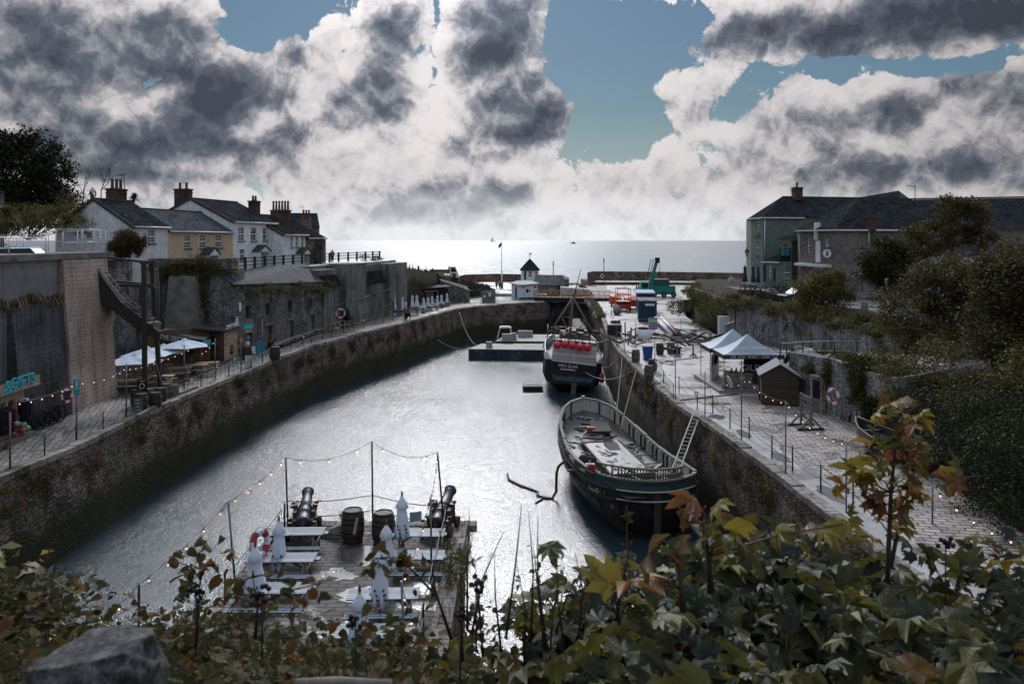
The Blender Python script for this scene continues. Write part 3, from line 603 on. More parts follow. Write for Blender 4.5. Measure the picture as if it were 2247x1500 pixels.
for k,h in enumerate(drs):
 q=MB();q.pts([sp(h[0],h[2],-.3),sp(h[1],h[2],-.3),sp(h[1],h[3],-.3),sp(h[0],h[3],-.3)],[(0,1,2,3)]);q.build('door',mdoor if k==0 else m_oldwood,st)
 q=MB();q.bar(sp(h[0]-.012,h[3]+.12,.02),sp(h[1]+.012,h[3]+.12,.02),.12,.22);q.build('lintel',m_conc2,st)
def seg(px0,px1,line=((-21.35,91.6),(-18.9,101.3),(-17.1,111),(-15.9,118.5)),off=0.0):
 r=[]
 for px in(px0,px1):
  k=(px-CX)/F;best=None
  for a,c in zip(line[:-1],line[1:]):
   dx,dy=c[0]-a[0],c[1]-a[1];den=dx-k*dy;t=(k*a[1]-a[0])/den
   if best is None or-1e-3<=t<=1.2:
    best=(a[0]+dx*t,a[1]+dy*t)
    if t<=1:break
  r.append(best)
 return r
def block(name,label,px0,px1,z1,mt,fwd=0.0,dep=3.0,z0=QZ-.2,cat='wall'):
 (a,c)=seg(px0,px1);d=Vector((c[0]-a[0],c[1]-a[1])).normalized();n=Vector((d.y,-d.x))
 A,C_=Vector(a)+n*fwd,Vector(c)+n*fwd;ring=[tuple(A),tuple(C_),tuple(C_-n*(dep+fwd)),tuple(A-n*(dep+fwd))]
 return wall(name,label,ring,z0,z1,mt,cat=cat)
block('retaining_wall','low stained wall panel with a lean-to slate roof next to the old store',704,745,12.2,m_conc,-.3)
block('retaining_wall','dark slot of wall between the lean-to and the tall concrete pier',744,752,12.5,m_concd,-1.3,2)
block('concrete_pier','tall grey concrete pier with a pale line of holes above the stacked stools',752,797,12.75,m_conc,.5)
block('retaining_wall','dark streaked recessed wall between the two tall piers',797,850,12.4,m_conc,-.9)
block('concrete_pier','last grey concrete pier before the grassy bank',849,886,12.35,m_conc,.5)
def leanto(label,px0,px1,ze,zt,mt,out=.9):
 a,c=seg(px0,px1);d=Vector((c[0]-a[0],c[1]-a[1])).normalized();n=Vector((d.y,-d.x))
 P=[Vector((*(Vector(a)+n*out),ze)),Vector((*(Vector(c)+n*out),ze)),Vector((*(Vector(c)-n*.6),zt)),Vector((*(Vector(a)-n*.6),zt))]
 r=thing('lean_to',label,'lean-to',(a[0],a[1],QZ));b=MB();b.prism(P,[p+Vector((0,0,.12))for p in P]);b.build('roof',mt,r)
 b=MB();Q_=[Vector(a)+n*(out-.25),Vector(c)+n*(out-.25),Vector(c)-n*.25,Vector(a)-n*.25]
 b.slab([tuple(q)for q in Q_],QZ-.1,ze+.02);b.build('wall',m_conc,r)
leanto('lean-to with a mossy slate roof beside the old store',706,742,10.2,11.9,m_slateb,.5)
leanto('lean-to with a sagging slate roof between the concrete piers',803,846,9.9,11.4,m_slateb,.1)
for i,(p0,p1,z)in enumerate([(708,742,7.9),(755,796,8.3),(757,797,6.4),(812,849,8.7),(814,850,6.6)]):
 a,c=seg(p0,p1);o=.85 if i in(1,2)else .6;tag(MB().tube([(a[0]+o,a[1],z),(c[0]+o,c[1],z+.25)],.05).build('pipe_rail',m_steel),'pale horizontal pipe rail fixed to %s'%['the lean-to wall beside the old store','the tall concrete pier, upper one','the tall concrete pier, lower one','the recessed dark wall, upper one','the recessed dark wall, lower one'][i],'pipe')
tag(MB().tube([D(467,600,72),D(469,745,71.9)],.09).build('drain_pipe',pl('pipe_blue',(.03,.045,.055),.5)),'tall dark blue drain pipe left of the old store','pipe')
b=MB();b.tube([D(470,668,71.8),D(505,668,71.1)],.04);b.tube([D(472,697,71.8),D(520,698,71)],.04);tag(b.build('cable_bracket',m_black),'two thin black iron struts beside the dark drain pipe','bracket')
for i,(px,py,h)in enumerate([(527,673,.75),(520,704,.7)]):
 tag(MB().box(D(px,py,71),(.16,.12,h)).build('wall_lamp',m_white),['white strip lamp fixed high on the corner of the old store','white strip lamp fixed lower on the corner of the old store'][i],'lamp')
def blk(name,label,ring,z0,z1,mt,cat='wall',top=None):return wall(name,label,ring,z0,z1,mt,top,cat)
blk('lock_wall','coursed stone wall left of the lock gate',[(5.4,136.5),(6.6,138.5),(6.6,156),(5.0,156),(3.4,138)],-1.5,4.88,m_lock)
g=thing('lock_gate','grey concrete lock gate under the swing bridge','gate',(10,140.6,0))
b=MB();b.box((8.3,140.7,2.3),(3.6,.5,4.7));b.box((11.9,140.7,3.2),(3.5,.46,2.6));b.build('gate_panel',m_lock,g)
b=MB()
for x in(6.75,10.1,13.3):MB().box((x,140.3,2.5),(.35,.35,5.0)).build('gate_post',m_conc2,g)
b=MB();b.tube([(7.2,140.1,.3),(7.2,140.1,4.4)],.22);b.build('pipe',m_steel,g)
blk('lock_wall','stone block wall right of the lock gate with grass on top',[(13.3,141),(13.3,156),(17,156),(17,141)],-1.5,5.05,m_lock)
struct(MB().slab([(6.4,147),(-3,150),(-9,160),(-14,172),(-11,191.5),(13,190),(14.6,186),(14.6,172),(6.4,160)],-1,5.6).build('outer_quay_ground',m_slab))
b=MB();b.loft([[(x,y,-1.2),(x,y,5.55),(x+n_[0],y+n_[1],5.55),(x+n_[0],y+n_[1],-1.2)]for(x,y),n_ in[((6.45,146),(-1,0)),((6.45,160),(-1,0)),((14.6,172),(-1,0))]])
tag(b.build('lock_side_wall',m_lock),'side wall of the outer lock channel','wall')
b=MB();b.loft([[(x,y,5.3),(x,y,z),(x+.1,y+1.3,z),(x+.1,y+1.3,5.3)]for x,y,z in[(-13.8,172,6.4),(-13,186,7.1),(-11.5,191.6,7.3),(-4,193,7.45),(4,192,7.35),(12.4,189,7.2)]]);tag(b.build('pier_parapet',m_rub),'curving parapet of the left pier behind the flagpole','wall')
blk('stone_head_wall','tall stone block at the end of the left pier',[(6.8,176),(12.6,176),(12.4,189),(6.6,189)],-1.5,7.3,m_rub)
blk('pier_step','lower stone step at the harbour mouth beside the left pier head',[(12.62,178),(15.8,178),(15.6,186),(12.62,186)],-1.5,5.7,m_rub)
blk('outer_wall','rough sloping stone wall in front of the left pier',[(-15,140.5),(-8,147.5),(-3.2,152.6),(-3.2,153.8),(-9,149.5),(-15.5,142.5)],5.0,0,m_grey,top=[10.2,8.0,6.2,6.2,8.0,10.2])
blk('stone_ruin','broken brown stone building beside the closed parasols',[(-11.9,133),(-7.2,136),(-7.8,138.5),(-12.5,136)],5.0,0,m_grey,top=[8.9,7.0,7.6,9.1])
b=MB();b.prism([(18.1,188,-1.5),(70,186,-1.5),(70,204,-1.5),(17.6,204,-1.5)],[(18.1,188,5.75),(70,186,5.5),(70,204,5.5),(17.6,204,5.75)]);tag(b.build('outer_pier',m_rub),'long dark stone outer pier on the right with a pale walkway','pier')
struct(MB().poly([(20,188.4,5.78),(70,186.4,5.53),(70,196,5.53),(20,196.5,5.78)]).build('pier_walkway',m_slab))
b=MB();b.loft([[(x,y,4.8),(x,y,z),(x,y+1.4,z),(x,y+1.4,4.8)]for x,y,z in[(18.0,189.2,7.95),(20.2,196.2,7.95),(40,197,7.75),(70,197,7.3)]]);tag(b.build('pier_parapet',m_rub),'dark parapet along the seaward side of the right outer pier','wall')
struct(MB().slab([(24,150),(20,168),(22,186),(72,186),(72,150)],3.0,5.11).build('inner_beach_ground',m_slab))
blk('retaining_wall','tall grey streaked retaining wall behind the drinks tents',[(28.3,46),(28.3,57.5),(27.4,75),(24.1,85.6),(24.9,86.4),(28.7,76),(29.4,58),(29.4,46)],4.9,0,m_greyp,top=[9.2,9.1,8.9,8.7,8.7,8.9,9.1,9.2])
blk('retaining_wall','stone wall under the ivy beside the blue container',[(24.0,86),(25.3,110),(30.9,134),(32,134),(26.4,110),(25,86)],4.9,8.9,m_grey)
b=MB();b.prism([(18.15,52.8,4.9),(19.0,47.5,4.9),(20.0,43.2,4.9),(21.2,44,4.9),(21,53,4.9),(24,66,4.9),(23.4,66.2,4.9),(20,54.2,4.9)],[(18.35,52.6,8.2),(19.2,47.6,8.5),(20.2,43.4,7.9),(21.2,44,7.9),(21,53,8.3),(24,66,6.8),(23.4,66.2,6.8),(20,54.2,8.2)])
tag(b.build('retaining_wall',m_greyp),'low pale stone wall holding the life ring under the vines','wall')
def oriented(A,B):
 d=Vector((B[0]-A[0],B[1]-A[1],0));L=d.length;d/=L;return Vector((A[0],A[1],0)),d,Vector((d.y,-d.x,0)),L
class Facade:
 """a wall face with openings; points by (u along, z, outward offset)"""
 def __init__(s,A,B):s.A,s.d,s.n,s.L=oriented(A,B)
 def p(s,u,z,o=0.0):q=s.A+s.d*u+s.n*o;return Vector((q.x,q.y,z))
 def u_at(s,px):
  k=(px-CX)/F;return(k*s.A.y-s.A.x)/(s.d.x-k*s.d.y)
 def wall(s,b,z0,z1,holes=(),dep=.18,u0=0,u1=None):
  u1=s.L if u1 is None else u1
  us=sorted({u0,u1,*[q for h in holes for q in h[:2]]});zs=sorted({z0,z1,*[q for h in holes for q in h[2:4]]})
  for i in range(len(us)-1):
   for j in range(len(zs)-1):
    um,zm=(us[i]+us[i+1])/2,(zs[j]+zs[j+1])/2
    if any(h[0]<um<h[1]and h[2]<zm<h[3]for h in holes):continue
    b.pts([s.p(us[i],zs[j]),s.p(us[i+1],zs[j]),s.p(us[i+1],zs[j+1]),s.p(us[i],zs[j+1])],[(0,1,2,3)])
  for h in holes:
   P=[(h[0],h[2]),(h[1],h[2]),(h[1],h[3]),(h[0],h[3])]
   for k in range(4):
    a,c=P[k],P[(k+1)%4];b.pts([s.p(*a),s.p(*c),s.p(*c,-dep),s.p(*a,-dep)],[(0,1,2,3)])
 def window(s,root,h,frame_m,cols=2,rows=2,dep=.14,sill=None,fw=.07):
  u0,u1,z0,z1=h;b=MB()
  for(a,c)in(((u0,z0),(u1,z0)),((u0,z1),(u1,z1)),((u0,z0),(u0,z1)),((u1,z0),(u1,z1)),((u0,(z0+z1)/2),(u1,(z0+z1)/2))):b.bar(s.p(*a,-dep+.03),s.p(*c,-dep+.03),fw*1.6,fw*1.3,up=s.n)
  for i in range(1,cols):u=u0+(u1-u0)*i/cols;b.bar(s.p(u,z0,-dep+.025),s.p(u,z1,-dep+.025),.035,.03,up=s.n)
  for j in range(1,rows*2):
   if j==rows:continue
   z=z0+(z1-z0)*j/(rows*2);b.bar(s.p(u0,z,-dep+.022),s.p(u1,z,-dep+.022),.03,.03,up=s.n)
  w_=b.build('window',frame_m,root)
  q=MB().pts([s.p(u0,z0,-dep),s.p(u1,z0,-dep),s.p(u1,z1,-dep),s.p(u0,z1,-dep)],[(0,1,2,3)]).build('pane',m_glass,root);q.parent=w_
  if sill:
   q=MB().bar(s.p(u0-.08,z0-.06,.05),s.p(u1+.08,z0-.06,.05),.24,.09).build('sill',sill,root);q.parent=w_
 def door(s,root,h,mt,dep=.12,name='door'):
  u0,u1,z0,z1=h;b=MB();b.box(s.p((u0+u1)/2,(z0+z1)/2,-dep),(.06,u1-u0,z1-z0),M=Matrix((s.n,s.d,Vector((0,0,1)))).transposed())
  d_=b.build(name,mt,root);q=MB().ball(s.p(u1-.12,(z0+z1)/2,-dep+.08),.04).build('handle',m_black,root);q.parent=d_
def gable_house(name,label,A,B,W,z0,ze,zr,wm,rm,wins,doors=(),frame=m_white,sill=m_flat,over=.25,trim=None,near=True,rback=None,group=None):
 f=Facade(A,B);r=thing(name,label,'house',(A[0],A[1],z0),group=group);b=MB();holes=[h for h in wins]+[h for h in doors]
 f.wall(b,z0,ze,holes)
 g0=[f.p(0,z0),f.p(0,z0,-W),f.p(0,ze,-W),f.p(0,zr,-W/2),f.p(0,ze)];g1=[f.p(f.L,q.z,0)+(q-f.p(0,q.z))for q in g0]
 b.poly(g0);b.poly(g1);b.pts([f.p(0,z0,-W),f.p(f.L,z0,-W),f.p(f.L,ze,-W),f.p(0,ze,-W)],[(0,1,2,3)]);b.build('wall',wm,r)
 sl=(zr-ze)/(W/2);rf=MB();th=.1
 def rp(u,o):return f.p(u,zr-abs(o+W/2)*sl+.03,o)
 for(o0,o1)in((over,-W/2),(-W/2,-W-over)):
  P=[rp(-.06,o0),rp(f.L+.02,o0),rp(f.L+.02,o1),rp(-.06,o1)];rf.prism(P,[q+Vector((0,0,th))for q in P])
 ro=rf.build('roof',rm,r)
 q=MB().bar(f.p(-.06,zr+.15,-W/2),f.p(f.L,zr+.15,-W/2),.22,.1).build('ridge_tiles',m_pot if trim is None else trim,r);q.parent=ro
 if near:
  q=MB();q.bar(rp(-.1,over)+Vector((0,0,-.02)),rp(-.1,-W/2)+Vector((0,0,.02)),.08,.26);q.bar(rp(-.1,-W/2)+Vector((0,0,.02)),rp(-.1,-W)+Vector((0,0,-.02)),.08,.26);q.build('barge_board',m_flat,r)
 q=MB();q.tube([f.p(-.05,ze-.02,over+.04),f.p(f.L,ze-.02,over+.04)],.07);q.build('gutter',m_white if wm is not m_grey else m_black,r)
 for h in wins:f.window(r,h,frame,sill=sill)
 for h in doors:f.door(r,h,m_white)
 return r,f,ro
def chimney(r,par,c,sx,sy,z0,z1,pots,mt=m_bricks,rz=0,ph=.6):
 b=MB();b.box((c[0],c[1],(z0+z1)/2),(sx,sy,z1-z0),rz);b.box((c[0],c[1],z1-.1),(sx+.18,sy+.18,.14),rz);b.box((c[0],c[1],z1-.42),(sx+.1,sy+.1,.08),rz);ch=b.build('chimney',mt,r)
 if par:ch.parent=r
 for i in range(pots):
  t=(i+.5)/pots-.5;d=Vector((math.cos(rz),math.sin(rz)))*t*sx if sx>sy else Vector((-math.sin(rz),math.cos(rz)))*t*sy
  q=MB().lathe([(.17,0),(.15,.1),(.12,ph*.8),(.15,ph*.85),(.14,ph),(.1,ph)],(c[0]+d.x,c[1]+d.y,z1),8).build('chimney_pot',m_pot,r);q.parent=ch
 return ch
wd=Vector((.192,.981,0)).normalized()
def on_front(px,d=8.0):
 k=(px-CX)/F;n=Vector((wd.y,-wd.x,0));P0=Vector((-24.6,73,0))-n*d
 Y=(P0.x-wd.x/wd.y*P0.y)/(k-wd.x/wd.y);return(k*Y,Y)
def WZ(f,px0,px1,y0,y1):
 u0,u1=f.u_at(px0),f.u_at(px1);p=f.p((u0+u1)/2,0);return(u0,u1,H-(y1-HY)*p.y/F,H-(y0-HY)*p.y/F)
wbrick=brickpaint('white_brick',(.80,.80,.82));obrick=brickpaint('ochre_brick',(.66,.50,.34));wstone=brickpaint('white_stone',(.88,.89,.9),.85,.6,.28)
greyw=pl('grey_render_house',(.42,.43,.42),.85,0,.3,1.2,.3,.2)
fA,fB,fC,fD,fE=on_front(291),on_front(369),on_front(511),on_front(606),on_front(674)
F_=Facade(fA,fB);r,f,ro=gable_house('cottage','white cottage with grey gable nearest the railings, its slate roof topped by an aerial',fA,fB,7.8,11.8,16.8,19.2,wbrick,m_slate,[WZ(F_,325,341,504.5,533)])
chimney(r,0,f.p(3.4,0,-4.2),.9,1.7,18.6,20.4,3,rz=-.2,ph=.9)
pm=MB();a=f.p(1.0,18.8,-4.2);t0=D(274,432,a.y);pm.tube([t0,D(272,384,a.y)],.035);pm.tube([D(254,384.5,a.y),D(273,384,a.y)],.03)
for i in range(4):q=D(256+i*4,384.3,a.y);pm.tube([q+Vector((0,-.25,0)),q+Vector((0,.25,0))],.015)
pm.build('aerial',m_black,r)
gl=D(268.5,382.5,a.y);tag(MB().ball(gl,(.28,.13,.13)).ball(gl+Vector((.24,0,.12)),.09).build('seagull',m_greyp),'small dark gull perched on the cottage aerial','bird')
F_=Facade(fB,fC)
r,f,ro=gable_house('cottage','low ochre cottage with a pale slate roof between two white ones',fB,fC,7.6,11.8,16.45,18.55,obrick,m_slatel,[WZ(F_,404.5,419,515,544),WZ(F_,438.5,452,515,544),WZ(F_,473,487,515,543)],near=False)
q=MB();q.tube([D(435,512,f.p(f.u_at(435),0).y-.1),D(435,560,f.p(f.u_at(435),0).y-.1)],.05);q.build('drain_pipe',m_white,r)
def porch(r,f,px0,px1,y0,y1,yb):
 u0,u1=f.u_at(px0),f.u_at(px1);p=f.p((u0+u1)/2,0);zt=H-(y0-HY)*p.y/F;ze=H-(y1-HY)*p.y/F;um=(u0+u1)/2;b=MB();zb=11.9
 P=[f.p(u0,ze,1.1),f.p(um,zt,1.1),f.p(um,zt,-.05),f.p(u0,ze,-.05)];b.prism(P,[q+Vector((0,0,.1))for q in P])
 P=[f.p(um,zt,1.1),f.p(u1,ze,1.1),f.p(u1,ze,-.05),f.p(um,zt,-.05)];b.prism(P,[q+Vector((0,0,.1))for q in P]);po=b.build('porch',m_flat,r)
 b=MB();b.poly([f.p(u0+.12,ze,1.0),f.p(u1-.12,ze,1.0),f.p(um,zt-.08,1.0)]);b.slab([tuple(f.p(u,0,o).xy)for u,o in((u0+.15,0),(u0+.15,1.0),(u0+.3,1.0),(u0+.3,0))],zb,ze);b.slab([tuple(f.p(u,0,o).xy)for u,o in((u1-.15,0),(u1-.15,1.0),(u1-.3,1.0),(u1-.3,0))],zb,ze)
 q=b.build('porch_front',m_white,r)
porch(r,f,438,465,544,560,590)
F_=Facade(fC,fD)
r,f,ro=gable_house('cottage','tall bright white cottage with three sash windows and two chimneys',fC,fD,10.2,11.8,17.6,20.1,wstone,m_slate,[WZ(F_,523,536,499,528),WZ(F_,550.5,563,499,528),WZ(F_,577,590,499.5,527.5),WZ(F_,526,537.5,546.5,568),WZ(F_,579,590.5,545,566)],[WZ(F_,566,574,553,588)])
porch(r,f,552,577,539,552,586)
pc=f.p(1.0,0,-6.6);chimney(r,0,(pc.x,pc.y),1.6,1.0,18.9,21.3,2,rz=-.2,ph=.7)
pc=D(558,450,95);chimney(r,0,(pc.x,pc.y),.9,1.2,18.3,20.3,2,rz=-.2,ph=.6)
D0,D1=on_front(620,6.0),on_front(673.5,6.0);F_=Facade(D0,D1)
r,f,ro=gable_house('cottage','white cottage with narrow sashes and a long six-pot chimney',D0,D1,9.0,11.8,16.25,18.6,wstone,m_slateb,[WZ(F_,637.5,643,518,542),WZ(F_,649,655,518,541.5),WZ(F_,661,667,517.5,541)],[WZ(F_,655.5,661,556,586)])
porch(r,f,648,668,545,557,584)
pc=D(616,470,101.5);chimney(r,0,(pc.x,pc.y),2.3,1.0,17.6,19.45,6,rz=-.1,ph=1.15)
pc=D(637.5,480,104);chimney(r,0,(pc.x,pc.y),.5,.5,17.3,18.3,1,rz=-.1)
E0,E1=on_front(674,5.8),on_front(715,5.8);F_=Facade(E0,E1)
r,f,ro=gable_house('cottage','last dark stone cottage of the row, half behind a small conifer',E0,E1,8.5,11.6,15.85,18.0,m_pub,m_slateb,[],[],near=True)
pc=D(672,490,108);chimney(r,0,(pc.x,pc.y),1.1,1.0,16.3,18.7,3,m_pub,ph=1.0)
pc0=D(664.5,452,108);q=MB().tube([D(665,470,107),D(665,452,107)],.03).tube([D(655,453,107),D(666,454,107)],.02).build('aerial',m_black,r)
r,f,ro=gable_house('house','dark roofed house showing above the last cottage',(-35,118),(-29.0,120),8,11.5,17.6,19.6,m_grey,m_slate,[],near=True)
def fence_posts(pts,h,r,mt,nm,root,rails,rr_=.03):
 for p in pts:MB().box(Vector(p)+Vector((0,0,h/2)),(r*2,r*2,h)).build(nm,mt,root)
 b=MB()
 for z in rails:
  for a,c in zip(pts[:-1],pts[1:]):b.bar(Vector(a)+Vector((0,0,z)),Vector(c)+Vector((0,0,z)),.05,rr_*2)
 b.build('rails',mt,root)
fr=thing('timber_fence','dark timber post and rail fence along the terrace edge above the old store','fence',(-25,80,Tz))
pts=[]
for px in[500,516,538,559,581,602,622,643,663,682,703,723,743,764,783,802,818,833]:
 t=(px-500)/333;Yv=73.5+44.0*t**1.15;pts.append(Vector(((px-CX)/F*Yv,Yv,12.72+.05*t)))
fence_posts(pts,1.25,.11,m_dkwood,'fence_post',fr,(.45,.8,1.12),.045)
for i,(px,y0,Yv,hh)in enumerate([(706,548,104,1.5),(730,553,108,1.75),(741,555,110,1.3)]):pass
def lamppost(label,base,h,bracket=None):
 r=thing('street_lamp',label,'street lamp',base);x,y,z=base;MB().lathe([(.13,0),(.12,.5),(.06,.6),(.05,h-.55),(.09,h-.5)],base,8).build('pole',m_black,r)
 b=MB();b.lathe([(.10,0),(.22,.55),(.22,.57)],(x,y,z+h-.5),4,sm=False);b.build('lantern',pl('lantern_glass',(.35,.36,.36),.2),r)
 b=MB();b.lathe([(.30,0),(.30,.04),(.06,.28),(.05,.36),(.02,.5)],(x,y,z+h+.07),6,sm=False);b.build('cap',m_black,r);return r
lamppost('old black lantern post in front of the first white cottage',(-34.6,71.2,12.65),5.2)
def rail(name,label,pts,z0,hs,mt,post=.03,every=None,curved=True,cat='railing',bars=None):
 r=thing(name,label,cat,tuple(pts[0]));b=MB()
 for h in hs:b.tube([Vector(p)+Vector((0,0,h))for p in pts],post)
 b.build('rails',mt,r)
 for p in pts[::every or 1]:MB().tube([Vector(p),Vector(p)+Vector((0,0,max(hs)))],post*1.1).build('post',mt,r)
 if bars:
  b=MB()
  for a,c in zip(pts[:-1],pts[1:]):
   n=max(2,int((Vector(c)-Vector(a)).length/bars))
   for i in range(1,n):q=Vector(a).lerp(Vector(c),i/n);b.tube([q+Vector((0,0,min(hs))),q+Vector((0,0,max(hs)))],.012,4)
  b.build('bars',mt,r)
 return r
m_wrail=pl('white_rail',(.62,.66,.68),.4,.1,.2,5,dirt=(.3,.22,.18))
z=14.8
rail('railing','long white two-bar railing along the edge of the left pier',[(-27.8,y,z)for y in(38,41,44,47.5)],z,(.35,.95),m_wrail)
rail('railing','white railing around the square landing at the corner of the pier',[(-27.6,53.4,z+.15),(-27.45,50.9,z+.15),(-29.2,51.0,z+.15)],z,(.55,1.35),m_wrail)
rail('railing','white stepped railing beside the landing, behind the crowd barriers',[(-30.5,54.1,z+.1),(-29.5,54.1,z+.15),(-28.4,54.1,z+.15),(-27.5,53.9,z+.15)],z,(.5,1.3),m_wrail)
for i,(x0,x1,y)in enumerate([(-33.9,-31.6,51.5),(-31.2,-29.2,50.2)]):
 rail('crowd_barrier',['white crowd barrier on the left pier, the left of two','white crowd barrier on the left pier, the right of two'][i],[(x0,y,z+.12),(x1,y,z+.12)],z,(.05,1.0),m_wrail,.022,cat='barrier',bars=.13)
ch=thing('timber_chute','dark timber loading chute slanting down from the pier to its tall post frame','chute',(-25.8,55,QZ))
Y1,Y2=52.3,54.6
top=D(212,592,Y1);knee=D(262,670,Y1);end=D(352,738,Y1)
def chb(px,py,Y=Y1):return D(px,py,Y)
b=MB()
for(a,c,d_,e,off)in[((198,560),(262,660),(352,722),None,0)]:
 for dy in(0,1.5):
  P=[chb(200,575,Y1+dy),chb(265,662,Y1+dy),chb(350,728,Y1+dy),chb(352,745,Y1+dy),chb(318,735,Y1+dy),chb(205,650,Y1+dy)]
  b.prism(P,[p+Vector((0,.08,0))for p in P])
P=[chb(206,650,Y1),chb(318,735,Y1),chb(352,748,Y1),chb(352,748,Y1+1.5),chb(318,735,Y1+1.5),chb(206,650,Y1+1.5)]
b.pts([P[0],P[1],P[4],P[5]],[(0,1,2,3)]);b.pts([P[1],P[2],P[3],P[4]],[(0,1,2,3)]);b.build('trough',m_dkwood,ch)
b=MB()
for t in np.linspace(0,1,9):a=chb(206+60*t,590+78*t);b.bar(a,a+Vector((0,1.5,0)),.09,.06)
for t in np.linspace(0,1,6):a=chb(270+78*t,665+62*t);b.bar(a,a+Vector((0,1.5,.0)),.09,.06)
b.build('cross_bars',m_oldwood,ch)
b=MB();b.tube([chb(206,578),chb(268,655),chb(352,716)],.05);b.tube([chb(214,572,Y1+1.5),chb(276,650,Y1+1.5),chb(352,712,Y1+1.5)],.05);b.build('side_rail',m_oldwood,ch)
for(a,c)in(((316,574,52.0),(318,882,51.9)),((333,574,55.2),(352,858,55.6))):
 MB().bar(D(*a),D(*c),.26,.26).build('post',m_dkwood,ch)
MB().bar(D(311,576,53.9),D(337,575,55.2),.3,.25).build('head_beam',m_dkwood,ch)
MB().bar(D(180,622,53.6),D(338,628,54.8),.2,.2).build('cross_beam',m_dkwood,ch)
MB().bar(D(230,615,56),D(338,625,55.4),.15,.15).build('cross_beam',m_dkwood,ch)
MB().bar(D(232,565,54),D(312,574,54),.14,.14).build('head_brace',m_dkwood,ch)
b=MB();b.box(D(334,716,53.0),(.7,1.0,.6));b.build('chute_box',m_oldwood,ch)
for k,x in enumerate((341,346)):MB().tube([D(x,588,55.2),D(x-2+6*k,640,55.2),D(x+4,700,55.3)],.02,4).build('hanging_rope',m_rope,ch)
MB().bar(D(340,790,54),D(365,872,53.6),.07,.05).build('ladder_stile',m_oldwood,ch)
rng=np.random.default_rng(7)
g_dark=leafm('dark_leaves',[(0.011,0.014,0.007),(0.022,0.027,0.013),(0.036,0.043,0.018),(0.054,0.058,0.025)],.15)
g_olive=leafm('olive_leaves',[(0.047,0.051,0.020),(0.094,0.094,0.033),(0.153,0.137,0.047),(0.212,0.164,0.070)],.25)
g_autumn=leafm('autumn_leaves',[(0.019,0.019,0.010),(0.048,0.038,0.016),(0.096,0.056,0.022),(0.072,0.064,0.032),(0.176,0.080,0.032)],.25)
g_ivy=leafm('ivy_leaves',[(0.036,0.039,0.015),(0.074,0.074,0.024),(0.122,0.109,0.039),(0.184,0.147,0.074)],.2)
g_dry=leafm('dry_grass',[(0.065,0.046,0.026),(0.130,0.091,0.052),(0.182,0.130,0.072),(0.098,0.065,0.046)],.2)
g_pinkdry=leafm('dry_wall_plants',[(0.045,0.036,0.022),(0.090,0.068,0.045),(0.150,0.105,0.075),(0.210,0.150,0.128)],.15)
def shrub(label,blobs,n,size,mt,cat='shrub',name='shrub',stem=None,seed=1,clump=26,group=None,up=.3,sig=.17,base=None):
 rg=np.random.default_rng(seed);c0=blobs[0][0];base=base or(c0[0],c0[1],min(c[2]-r[2]for c,r in blobs))
 r=thing(name,label,cat,base,group=group)
 leaves('foliage',cloudpts(blobs,n,rg,clump,sig),size,mt,r,rg,up=up)
 b=MB();q=random.Random(seed)
 for(c,rd)in blobs:
  for k in range(3):e=Vector(c)+Vector((q.uniform(-.6,.6)*rd[0],q.uniform(-.6,.6)*rd[1],q.uniform(-.1,.6)*rd[2]));m=Vector(base).lerp(e,.5)+Vector((q.uniform(-.1,.1),q.uniform(-.1,.1),0))*rd[0];b.tube([Vector(base)+Vector((q.uniform(-.05,.05),0,0)),m,e],[.05*rd[2]**.5+.01,.03,.012],5)
 b.build('stems',m_dkwood,r);return r
def tree(label,base,h,blobs,n,size,mt,tr=.22,seed=1,name='tree',clump=30,group=None,limbs=5,sig=.16):
 rg=np.random.default_rng(seed);q=random.Random(seed);r=thing(name,label,'tree',base,group=group)
 leaves('crown',cloudpts(blobs,n,rg,clump,sig),size,mt,r,rg)
 b=MB();B0=Vector(base);fork=B0+Vector((q.uniform(-.2,.2),0,h*.35))
 b.tube([B0-Vector((0,0,.3)),B0.lerp(fork,.5)+Vector((.05,0,0)),fork],[tr*1.3,tr,tr*.8],8)
 for(c,rd)in blobs:
  for k in range(limbs):
   e=Vector(c)+Vector((q.uniform(-.8,.8)*rd[0],q.uniform(-.8,.8)*rd[1],q.uniform(-.3,.8)*rd[2]));m=fork.lerp(e,.5)+Vector((q.uniform(-.15,.15),q.uniform(-.15,.15),.1))*rd[0]
   s=B0.lerp(fork,q.uniform(.6,1));b.tube([s,m,e],[tr*.5,tr*.28,.02],5)
 b.build('trunk',m_dkwood,r);return r
P=D(278,532,70)
shrub('clipped brown-green hedge at the end of the pier railings',[(D(262,533,66),(.85,1.6,1.1)),(D(280,535,66),(.9,1.6,1.15)),(D(298,533,66),(.6,1.5,1.0)),(D(275,548,65.5),(1.1,1.4,.8))],16000,.13,g_autumn,'hedge','hedge',seed=4)
tree('huge dark evergreen tree on the far left skyline',(-54,78,12.6),6,[(D(35,400,78),(4.2,4,4.6)),(D(90,430,77),(3.0,3,3.6)),(D(115,385,78),(2.0,2.5,2.4)),(D(20,330,78),(2.2,3,1.9)),(D(70,340,78),(2.6,2.5,2.2)),(D(-40,400,80),(4,4,5.5)),(D(130,440,76),(1.2,1.4,1.6))],32000,.34,g_dark,.4,seed=5,clump=40)
shrub('dark garden bushes below the big tree',[(D(60,475,70),(2.2,1.5,1.2)),(D(110,480,69),(1.9,1.3,.9)),(D(150,470,70),(1.6,1.2,1.3)),(D(20,490,68),(1.6,1.4,.9)),(D(185,500,68),(1.0,1,1.0))],7000,.17,g_olive,seed=6)
shrub('reddish bushes beside the grey gable of the first cottage',[(D(165,445,72),(1.5,1,1.0)),(D(172,470,71),(1.0,1,.9))],2500,.15,g_autumn,seed=8)
